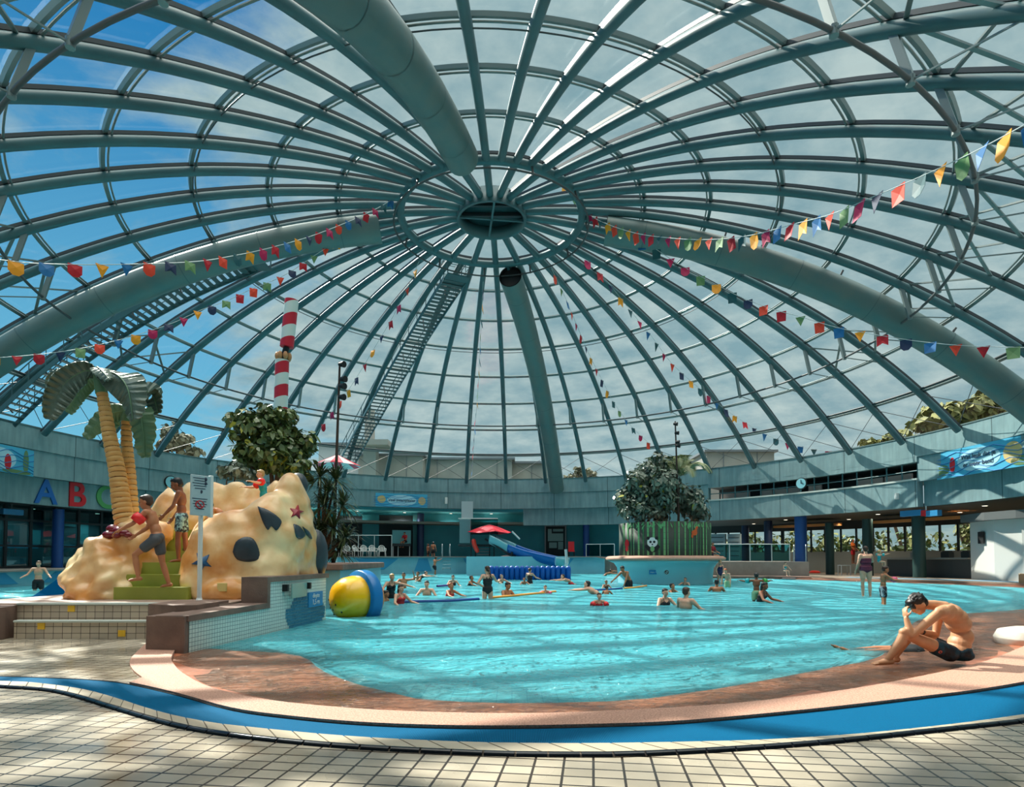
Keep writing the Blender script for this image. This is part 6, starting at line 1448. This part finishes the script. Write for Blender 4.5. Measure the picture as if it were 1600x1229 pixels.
person('dark-haired swimmer low in the water below the ladder', 653, 893, 908, 1.65, LOW, -.6, 'tan', 'black', ('trunks','black'))
person('pale-capped swimmer beside the dark-haired swimmer below the ladder', 666, 892, 906, 1.6, PRONE, 1.2, 'fair', 'brown', ('one','black'))
person('woman with dark hair behind the reddish-haired swimmer in the middle', 708, 898, 914, 1.6, SPREAD, .2, 'fair', 'black', ('one','black'), fem=True)
person('reddish-haired swimmer leaning forward before the dark-haired woman', 705, 910, 930, 1.65, LOW, .9, 'tan', 'red', ('one','red'), fem=True)
person('dark-haired swimmer in profile next to the standing woman in black', 737, 899, 914, 1.6, LOW, 1.2, 'tan', 'black', ('one','black'))
person('standing woman in black swimsuit with dark braid and one hand on her hip', 761, 884, 934, 1.70, dict(lean=-.02, head=.15, hyaw=.5, aL=((.55,.25,-.8),(-.75,-.3,-.55)), aR=((.5,-.6,-.6),(.5,-.7,-.1))), pi+.2, 'fair', 'brown', ('one','black'), fem=True, hairx='braid', vox=.012)
person('broad man with dark wet hair beside the orange pole', 794, 909, 930, 1.82, mix(SPREAD, head=.1), .9, 'tan', 'black', ('trunks','black'), bulk=1.15)
person('two-tone-haired swimmer before the row of blue floats, past the standing woman', 784, 897, 910, 1.6, LOW, .7, 'fair', 'brown', ('one','black'))
person('woman in black swimsuit seen from the back before the blue floats', 828, 887, 911, 1.62, mix(SPREAD, lean=.0), 2.6, 'fair', 'brown', ('one','black'), fem=True, hairx='bun')
person('dark-haired child tucked beside the woman before the blue floats', 819, 902, 912, 1.2, LOW, .2, 'tan', 'black', ('trunks','black'), hs=1.12)
person('swimmer with red trunks at the end of the blue floats', 879, 897, 912, 1.6, PRONE, -1.2, 'fair', 'brown', ('briefs','red'))
person('small child with pink armbands swimming past the orange pole', 852, 914, 926, 1.1, SPREAD, .1, 'fair', 'brown', ('one','red'), hs=1.15, extra=[('armband','aL',M_pk),('armband','aR',M_pk)])
person('pale-backed swimmer lunging forward with dark hair', 917, 907, 927, 1.78, mix(PRONE, lean=1.1), -1.9, 'fair', 'black', ('trunks','red'), bulk=1.05)
person('small dark-haired child before the bending man', 947, 906, 918, 1.1, mix(SPREAD), .3, 'tan', 'brown', ('trunks','black'), hs=1.15)
person('small child in front of another child, left of the bending man'.replace('left of','next to'), 948, 914, 927, 1.1, mix(SPREAD), 2.6, 'tan', 'brown', ('trunks','black'), hs=1.15)
person('man in dark trunks bending down and reaching for the water', 972, 884, 916, 1.80, dict(lean=.75, head=.1, aL=((.1,-.5,-1),(.1,-.5,-.8)), aR=((.3,-.9,-.9),(.2,-.9,-.7))), -.9, 'tan', 'black', ('trunks','black'), bulk=1.08, vox=.013)
person('child with red armbands swimming towards us', 936, 926, 945, 1.15, mix(SPREAD, head=-.1), .0, 'fair', 'brown', ('one','red'), hs=1.15, extra=[('armband','aL',M_arm),('armband','aR',M_arm)])
person('ginger-haired swimmer beside the planter island', 1005, 896, 911, 1.65, LOW, .3, 'fair', 'red', ('one','red'))
person('black-haired person next to the ginger-haired swimmer', 1018, 897, 911, 1.65, SPREAD, 2.9, 'fair', 'black', ('one','black'))
person('brown-haired swimmer holding the blue line near the pale yellow ball', 1070, 902, 913, 1.5, LOW, -.6, 'fair', 'brown', ('one','black'))
person('smiling dark-haired woman opposite the broad-backed man', 1039, 919, 944, 1.66, mix(SPREAD, lean=.1), .3, 'fair', 'black', ('one','black'), fem=True)
person('broad-backed man with dark wet hair facing the smiling woman', 1072, 917, 949, 1.84, mix(SPREAD, lean=.1), 2.2, 'fair', 'brown', ('trunks','black'), bulk=1.15)
person('dark-haired head between the talking couple, a little behind', 1050, 911, 924, 1.6, LOW, .8, 'tan', 'black', ('one','black'))
person('girl in navy swimsuit standing by the terrace step, seen from the front', 1125, 875, 912, 1.45, dict(head=.2, aL=((.3,0,-1),(-.3,-.5,-1)), aR=((.3,0,-1),(-.3,-.5,-1))), .1, 'fair', 'blond', ('one','navy'), hs=1.06, fem=True)
person('pale child stooping beside the girl in navy', 1133, 888, 917, 1.3, dict(lean=.4, head=.2), -.8, 'fair', 'red', ('trunks','mint'), hs=1.08)
person('sunburnt man seen from behind before the girl in navy', 1119, 905, 923, 1.8, mix(SPREAD, lean=.05), 2.9, 'tan', 'black', ('trunks','black'), bulk=1.1)
person('tanned girl in mint trunks with green armband, back turned', 1181, 894, 938, 1.25, dict(head=.0, aL=((.9,-.4,-.1),(.6,-.8,.1)), aR=((.9,-.4,-.1),(.6,-.8,.1))), 2.9, 'brown', 'black', ('trunks','mint'), hs=1.1, hairx='bun', extra=[('armband','aL',M_armt),('armband','aR',M_armg)])
person('dark-haired adult low in the water beside the girl with armbands', 1194, 909, 939, 1.7, mix(SPREAD, lean=.3), .8, 'brown', 'black', ('one','black'), fem=True, hairx='long')
person('toddler in turquoise swimsuit sitting on the ledge of the terrace', 1227, 878, 903, .95, mix(SIT, lean=.15, aL=((.8,-.2,-.8),(.3,-.5,-.7))), .2, 'fair', 'brown', ('one','teal'), zb=.12, hs=1.2)
person('lifeguard in orange top and red shorts standing on the deck', 1333, 842, 895, 1.84, dict(aL=((.2,-.1,-1),(-.2,-.7,-.6)), aR=((.2,-.1,-1),(-.2,-.7,-.6))), .6, 'brown', 'black', ('trunks','red'), zb=.12, extra=[('shirt', SU['orange'])])
person('woman in burgundy swimsuit standing with her back to us holding a baby', 1352, 853, 930, 1.74, dict(head=.1, hyaw=-.3, aL=((.3,.0,-1),(.1,-.5,-1)), aR=((.45,-.5,-.7),(-.5,-.8,.3))), pi-.1, 'fair', 'brown', ('one','burgundy'), fem=True, bulk=1.18, vox=.012)
person('baby with teal armbands carried at the shoulder of the woman in burgundy', 1367, 859, 930, .72, mix(SIT, aL=((.7,-.5,.1),(.2,-.8,.2)), aR=((.7,-.5,.1),(.2,-.8,.2))), 1.8, 'fair', 'blond', ('one','teal'), hs=1.45, vox=.010, dy=-.25, extra=[('armband','aL',M_armt),('armband','aR',M_armt)])
person('boy in dark printed shorts holding a pink toy in front of the woman in burgundy', 1383, 884, 943, 1.32, dict(lean=.1, head=.2, aL=((.3,-.8,-.5),(-.1,-.95,.25)), aR=((.3,-.8,-.6),(0,-1,-.1)), lL=((.08,-.1,-1),(0,.1,-1))), 1.35, 'tan', 'brown', ('trunks','board'), hs=1.1, vox=.011)
b = MB(); p = D(1397,905,G(1383,943).y-.15); b.ell(p, (.09,.09,.08)); tag(b.build('pink_toy', [M_pk]), 'pink toy held up by the boy in printed shorts', 'toy')
person('dark-haired person in red sitting behind the terrace railing', 1128, 846, 877, 1.65, mix(SIT), .6, 'tan', 'black', ('trunks','black'), zb=zt+.02, extra=[('shirt', mat('dark red shirt', (150,24,40), .6))], dy=1.6)
person('dark-haired person in black at the edge of the bamboo screen behind the railing', 1112, 847, 877, 1.6, mix(SIT), .2, 'tan', 'black', ('trunks','black'), zb=zt+.02, extra=[('shirt', SU['black'])], dy=2.0)
person('bare-shouldered person leaning at the bar counter', 1380, 848, 885, 1.7, dict(lean=.5), 1.2, 'tan', 'black', ('trunks','red'), zb=.12, dy=2.4)
person('boy standing at the far poolside beside the ladder, seen from behind', 677, 846, 870, 1.5, {}, 2.9, 'tan', 'black', ('trunks','black'), zb=1.36, hs=1.08, Yd=49.2)
person('boy beside the standing boy at the far poolside, turned sideways', 669, 849, 870, 1.4, {}, 1.2, 'brown', 'black', ('trunks','black'), zb=1.36, hs=1.08, Yd=49.2)
person('person climbing the steel ladder out of the far pool', 681, 869, 897, 1.6, dict(lean=.3, aL=((.12,-.8,.3),(0,-.8,.5)), aR=((.12,-.9,.1),(0,-.8,.4)), lL=((.1,-.7,-.7),(0,.3,-1))), 2.6, 'tan', 'brown', ('trunks','black'), dy=-.0)
person('lifeguard in a red shirt sitting behind the desk at the far doorway', 632, 831, 868, 1.75, mix(SIT, lean=.2), -.5, 'tan', 'black', ('trunks','black'), zb=1.4, extra=[('shirt', MATS['red paint'])], Yd=51.3)
person('lone swimmer doing front crawl near the far wall', 955, 889, 899, 1.7, mix(PRONE, aL=((.3,-.9,.6),(.1,-1,-.2))), 1.3, 'tan', 'black', ('trunks','black'))
# -- the man sitting on the wet beach
def hero():
    e = empty('person', G(1490,1036,0), label='dark-haired man in dark trunks sitting on the wet beach, head sunk in his hand', cat='person'); bpy.context.view_layer.update()
    J = lambda x, y, Y: D(x, y, Y); mb = MB()
    pel, wa, rb, ch, nk, hc = J(1494,1016,7.05), J(1503,994,7.05), J(1497,973,7.05), J(1484,957,7.05), J(1460,945,7.05), J(1434,944,7.03)
    def seg(a, b, ra, rb_, w_): 
        d = (b-a); R3 = basis(V((-1,0,0)), d); mb.ell((a+b)/2, (w_, (ra+rb_)/2, d.length*.62), 20, 12, rot=R3)
    mb.ell(pel, (.125,.165,.11), 20, 12); mb.ell(pel+V((.04,0,-.03)), (.11,.17,.08), 16, 10); mb.ell(wa, (.105,.14,.12), 20, 12); mb.ell(rb, (.12,.158,.12), 20, 12); mb.ell(ch, (.115,.165,.11), 20, 12)
    mb.ell((pel+wa)/2, (.11,.145,.11), 18, 10); mb.ell((ch+rb)/2+V((.01,0,.01)), (.115,.165,.11), 18, 10)
    S1, S2 = J(1468,956,6.85), J(1468,953,7.26)
    for S in (S1, S2): cap_(mb, ch+V((-.02,0,.02)), S, .085, .062, 14)
    mb.ell(J(1483,956,6.93), (.075,.05,.10), 14, 10, rot=Matrix.Rotation(.5,3,'Y')); mb.ell(J(1483,954,7.18), (.075,.05,.10), 14, 10, rot=Matrix.Rotation(.5,3,'Y'))
    cap_(mb, ch+V((-.06,0,.06)), nk, .075, .06, 12); cap_(mb, nk, hc+V((.03,0,.0)), .058, .055, 12)
    HR = basis(V((-.72,-.05,-.70)), V((-.62,0,.75))); head_(mb, hc, HR, 1.0, 1.0)
    E1, W1 = J(1424,993,6.83), J(1416,966,6.90); E2, W2 = J(1462,992,7.22), J(1438,986,7.10)
    for S, E, W_ in ((S1,E1,W1),(S2,E2,W2)):
        cap_(mb, S, S.lerp(E,.45), .056, .05, 12); cap_(mb, S.lerp(E,.45), E, .05, .038, 12); cap_(mb, E, E.lerp(W_,.35), .038, .042, 12); cap_(mb, E.lerp(W_,.35), W_, .042, .027, 12)
    hand_(mb, W1, (.08,.35,.9), V((1,.3,0)), 1.05, .6, 1); hand_(mb, W2, (-.9,.1,.1), V((0,0,-1)), 1.05, .7, 1)
    H1, H2 = J(1484,1020,6.96), J(1484,1018,7.15); K1, K2 = J(1413,989,6.86), J(1419,985,7.26); A1, A2 = J(1388,1029,6.88), J(1398,1026,7.28)
    for H_, K, A in ((H1,K1,A1),(H2,K2,A2)):
        cap_(mb, H_, H_.lerp(K,.5), .088, .074, 14); cap_(mb, H_.lerp(K,.5), K, .074, .052, 14); mb.ell(K+V((-.008,0,.012)), (.05,.052,.05), 12, 8)
        C_ = K.lerp(A,.35)+V((.025,0,0)); cap_(mb, K, C_, .05, .060, 14); cap_(mb, C_, A, .060, .034, 14); cap_(mb, A+V((.03,0,-.03)), A+V((-.15,0,-.05)), .036, .026, 10)
        for q in range(5): cap_(mb, A+V((-.14,(q-2)*.017,-.05)), A+V((-.19+.006*abs(q-1),(q-2)*.02,-.055)), .012, .010, 6)
    solid(mb, 'body', [SK['fair'] if False else mat('skin sunlit', (222,164,124), .48, 0, ((206,146,106), 7, .5), (60,.15,.002))], e, .0075, 3)
    T = Matrix.Translation(hc) @ HR.to_4x4(); b = MB()
    b.ell((0,.026,.042), (.085,.098,.086), 18, 12, mat=T); b.ell((0,.05,-.005), (.078,.07,.08), 14, 10, mat=T); b.ell((0,-.045,.088), (.066,.05,.034), 12, 8, mat=T)
    for i in range(-4,5): b.ell((i*.014,-.082,.062-.004*abs(i)), (.012,.02,.036), 8, 6, mat=T)
    for i in range(40):
        a, t = random.uniform(0,2*pi), random.uniform(.1,1.3); d = V((sin(t)*cos(a)*.084, .026+sin(t)*sin(a)*.097, .042+cos(t)*.086)); b.ell(d, (.012,.02,.010), 6, 5, mat=T)
    solid(b, 'hair', [HA['black']], e, .006, 1)
    b = MB(); b.ell(pel+V((.012,0,-.012)), (.135,.178,.105), 20, 12); b.ell(pel+V((.05,0,-.045)), (.11,.178,.075), 16, 10)
    for H_, K in ((H1,K1),(H2,K2)): cap_(b, H_, H_.lerp(K,.30), .100, .094, 14)
    tr_ = solid(b, 'swim_trunks', [mat('dark trunks', (16,20,30), .6, 0, ((14,60,78), 9, .12))], e, .010, 2)
    bvt = bvh_of(tr_)
    for x, y, r in ((1469,1018,2.6),(1462,1011,2.0)):
        l, nn = hit(bvt, x, y)
        if l: q = nn.to_track_quat('Z','Y').to_matrix().to_4x4(); Tq = Matrix.Translation(l+nn*.004) @ q; b = MB(); b.tube([Tq @ V((r*.006*cos(i*pi/6), r*.006*sin(i*pi/6), 0)) for i in range(12)], .0045, n=5, closed=True); b.build('logo_print', [mat('logo coral', (236,110,90), .5)], e)
    for S, W_ in ((E2,W2),): 
        b = MB(); d = (W_-S).normalized(); c = W_.lerp(S,.12); b.tube([c-d*.014, c+d*.014], .033, n=16); b.build('wristband', [M_black], e)
hero()
def lying(label, hx, hy, Y, dirx, L_=1.7, z=.0, skin='tan', hair='black'):
    """person lying on the back, head at the given pixel, legs towards dirx"""
    h = D(hx, hy, Y); h.z = z+.10; e = empty('person', (h.x,h.y,z), label=label, cat='person'); bpy.context.view_layer.update(); d = V(dirx).normalized(); s = V((0,0,1)).cross(d); mb = MB(); k = L_/1.75
    P = lambda a, b_, c: h+d*a*k+s*b_*k+V((0,0,c*k))
    R3 = basis(V((0,0,1)), -d); mb_ = head_(mb, h, R3, k, 1.0); cap_(mb, P(.1,0,-.02), P(.22,0,-.02), .052*k, .06*k)
    for a, r in ((.34,(.17,.17,.10)),(.50,(.15,.13,.09)),(.68,(.16,.15,.10))): mb.ell(P(a,0,-.03), (r[0]*k, r[1]*k, r[2]*k), 16, 10)
    for sx in (-1,1):
        cap_(mb, P(.26,0,-.02), P(.27,sx*.18,-.03), .06*k, .055*k); cap_(mb, P(.27,sx*.18,-.03), P(.5,sx*.3,-.04), .05*k, .038*k); cap_(mb, P(.5,sx*.3,-.04), P(.74,sx*.33,-.04), .038*k, .026*k); hand_(mb, P(.74,sx*.33,-.04), d, V((0,0,-1)), k, .4, sx)
        cap_(mb, P(.74,sx*.09,-.03), P(1.15,sx*.10,-.01), .085*k, .054*k); cap_(mb, P(1.15,sx*.10,-.01), P(1.3,sx*.10,-.03), .05*k, .056*k); cap_(mb, P(1.3,sx*.10,-.03), P(1.58,sx*.09,-.03), .056*k, .034*k); cap_(mb, P(1.58,sx*.09,-.03), P(1.70,sx*.1,.03), .034*k, .026*k)
        for q in range(5): cap_(mb, P(1.70,sx*.1+(q-2)*.016,.03), P(1.74,sx*.1+(q-2)*.018,.05), .011*k, .009*k, 6)
    solid(mb, 'body', [SK[skin]], e, .012, 2)
    b = MB(); T = Matrix.Translation(h) @ R3.to_4x4(); b.ell((0,.028*k,.042*k), (.083*k,.094*k,.084*k), 16, 10, mat=T); solid(b, 'hair', [HA[hair]], e, .012, 1)
    b = MB(); b.ell(P(.70,0,-.03), (.175*k,.165*k,.112*k), 16, 10); [cap_(b, P(.74,sx*.09,-.03), P(.9,sx*.09,-.03), .096*k, .088*k) for sx in (-1,1)]; solid(b, 'swim_trunks', [SU['black']], e, .014, 1)
lying('person lying in the shallow water behind the sitting man, one bare leg stretched out', 1504, 985, 8.3, (-1,.03,0), 1.75, -.13)
lying('person lying on the wet beach, only the lower legs in view at the frame edge', 1756, 955, 12.2, (-1,-.02,0), 1.75, .04, 'fair')
# ------------------------------------------------------------------ bunting
FC = [mat('flag '+n, c, .6) for n, c in (('orange',(248,160,24)),('blue',(24,110,170)),('red',(200,22,40)),('scarlet',(240,70,40)),('teal',(14,84,92)),('navy',(24,46,84)),('green',(110,150,96)),('magenta',(190,20,84)))]
M_str = mat('bunting string', (196,204,204), .6)
def bunting(label, P, size, gap, seed=0, start=.0, cols=None):
    P = spline([V(p) for p in P], 12); e = empty('bunting', P[0], label=label, cat='bunting'); b = MB(); b.tube(P, .012, n=4); b.build('string', [M_str], e)
    rd = random.Random(seed); Ls = [0]
    for i in range(1, len(P)): Ls.append(Ls[-1]+(P[i]-P[i-1]).length)
    T = Ls[-1]; s = start+gap*.5; j = 0; k = seed; tot = int((T-s)/gap)+1; idx = 0
    while s < T and len(e.children if False else [0]) < 2:
        while j < len(P)-2 and Ls[j+1] < s: j += 1
        p = P[j].lerp(P[j+1], (s-Ls[j])/(Ls[j+1]-Ls[j])); d = (P[j+1]-P[j]); d.z = 0; d = d.normalized() if d.length > .05 else V((1,0,0))
        kind = rd.choice((0,0,1,2,3)); w_ = size; h = size*rd.uniform(1.0, 1.2); nn = V((-d.y, d.x, 0)); sw = nn*rd.uniform(-.22,.22)*h
        a_, c_ = p-d*w_/2, p+d*w_/2; dn = V((0,0,-h))+sw
        q0 = {0: [a_, c_, p+dn], 1: [a_, c_, c_+dn-d*w_*.06, a_+dn+d*w_*.06], 2: [a_, c_, c_+dn, p+dn*.72, a_+dn], 3: [a_, c_, c_+dn*.7, p+dn+d*w_*.2, p+dn-d*w_*.2, a_+dn*.7]}[kind]
        cc = p+dn*.45+nn*.035; n = len(q0); b = MB(); b.add(q0+[cc], [(i, (i+1) % n, n) for i in range(n)], 0, False)
        fe = tot-1-idx; idx += 1; ci = cols[fe] if cols and fe < len(cols) else (k*3+rd.randint(0,1)) % 8; o = b.build('flag', [FC[ci]], e, fix=False); o.modifiers.new('t','SOLIDIFY').thickness = .006
        k += 1; s += gap
hub = 16.4
def pts(L_): return [D(x, y, Y) for x, y, Y in L_]
bunting('bunting sagging from the crown ring across the curving duct to the shaded side', pts([(640,292,26.5),(590,325,25),(505,362,22.6),(430,385,20.6),(362,400,19.0),(300,409,17.8),(187,413,16.2),(110,413,15.4),(37,410,14.7),(-40,400,14.0)]), .32, .63, 1, cols=[3,0,1,2,0,1,3,5,6,2,3,4,0,7,2,1,0])
bunting('bunting hanging lower over the gantry stair towards the artificial palm', pts([(628,298,27.5),(573,345,27),(490,400,26.2),(444,430,25.6),(392,452,25),(354,470,24.6),(312,485,24),(268,505,23.4),(200,527,22.6),(122,545,21.8),(45,555,21),(-30,560,20.4)]), .32, .64, 2, cols=[0,2,2,5,6,3,1,0,7,5,7,0,5,6,2,3,6,3])
bunting('bunting with large flags rising from over the duct mouth to the upper frame edge', pts([(862,268,29),(890,300,28),(925,338,26.5),(985,362,24),(1050,372,21.6),(1110,374,19.8),(1170,368,18),(1240,350,16),(1300,334,14.4),(1370,305,12.8),(1440,275,11.6),(1520,238,10.2),(1610,190,8.8)]), .36, .60, 3, cols=[1,0,1,6,0,4,3,5,7,6,3,1,0,2,1,7])
bunting('bunting dipping under the sunlit-side duct towards the rim above the banner', pts([(905,322,27.5),(960,356,27),(1010,380,26.6),(1060,412,26.2),(1120,445,25.8),(1160,465,25.4),(1205,482,24.6),(1255,496,24),(1310,512,23.2),(1370,523,22.4),(1435,533,21.6),(1510,540,20.6),(1610,543,19.6)]), .38, .80, 4, cols=[6,2,3,1,5,2,0,1,3,6,2,3,5,4,0,6,7])
bunting('bunting of small flags coming down from the crown ring to the open balcony', pts([(908,398,31),(945,435,32),(985,485,33.5),(1020,528,35),(1050,568,36.5),(1090,604,38),(1140,644,40),(1200,680,41.5),(1262,700,42),(1330,708,41.6)]), .44, .98, 5)
bunting('bunting of small flags coming down from the crown ring to the planter palms', pts([(862,420,31.5),(882,462,33),(900,505,35),(920,552,37),(940,592,38.6),(960,630,40),(985,664,41.5),(1018,696,43)]), .40, .95, 6)
bunting('bunting hanging almost straight down to the middle of the far rim', pts([(755,440,31),(752,500,33.5),(749,560,36.5),(746,620,40),(741,680,44.5),(737,752,50)]), .42, 1.1, 7)
bunting('bunting coming down beside the gantry stair to the dark lamp mast', pts([(655,408,30.5),(634,455,31.5),(612,498,32.5),(590,535,33.5),(566,575,34.5),(545,608,35.5),(512,652,37),(480,700,38)]), .40, 1.05, 8)
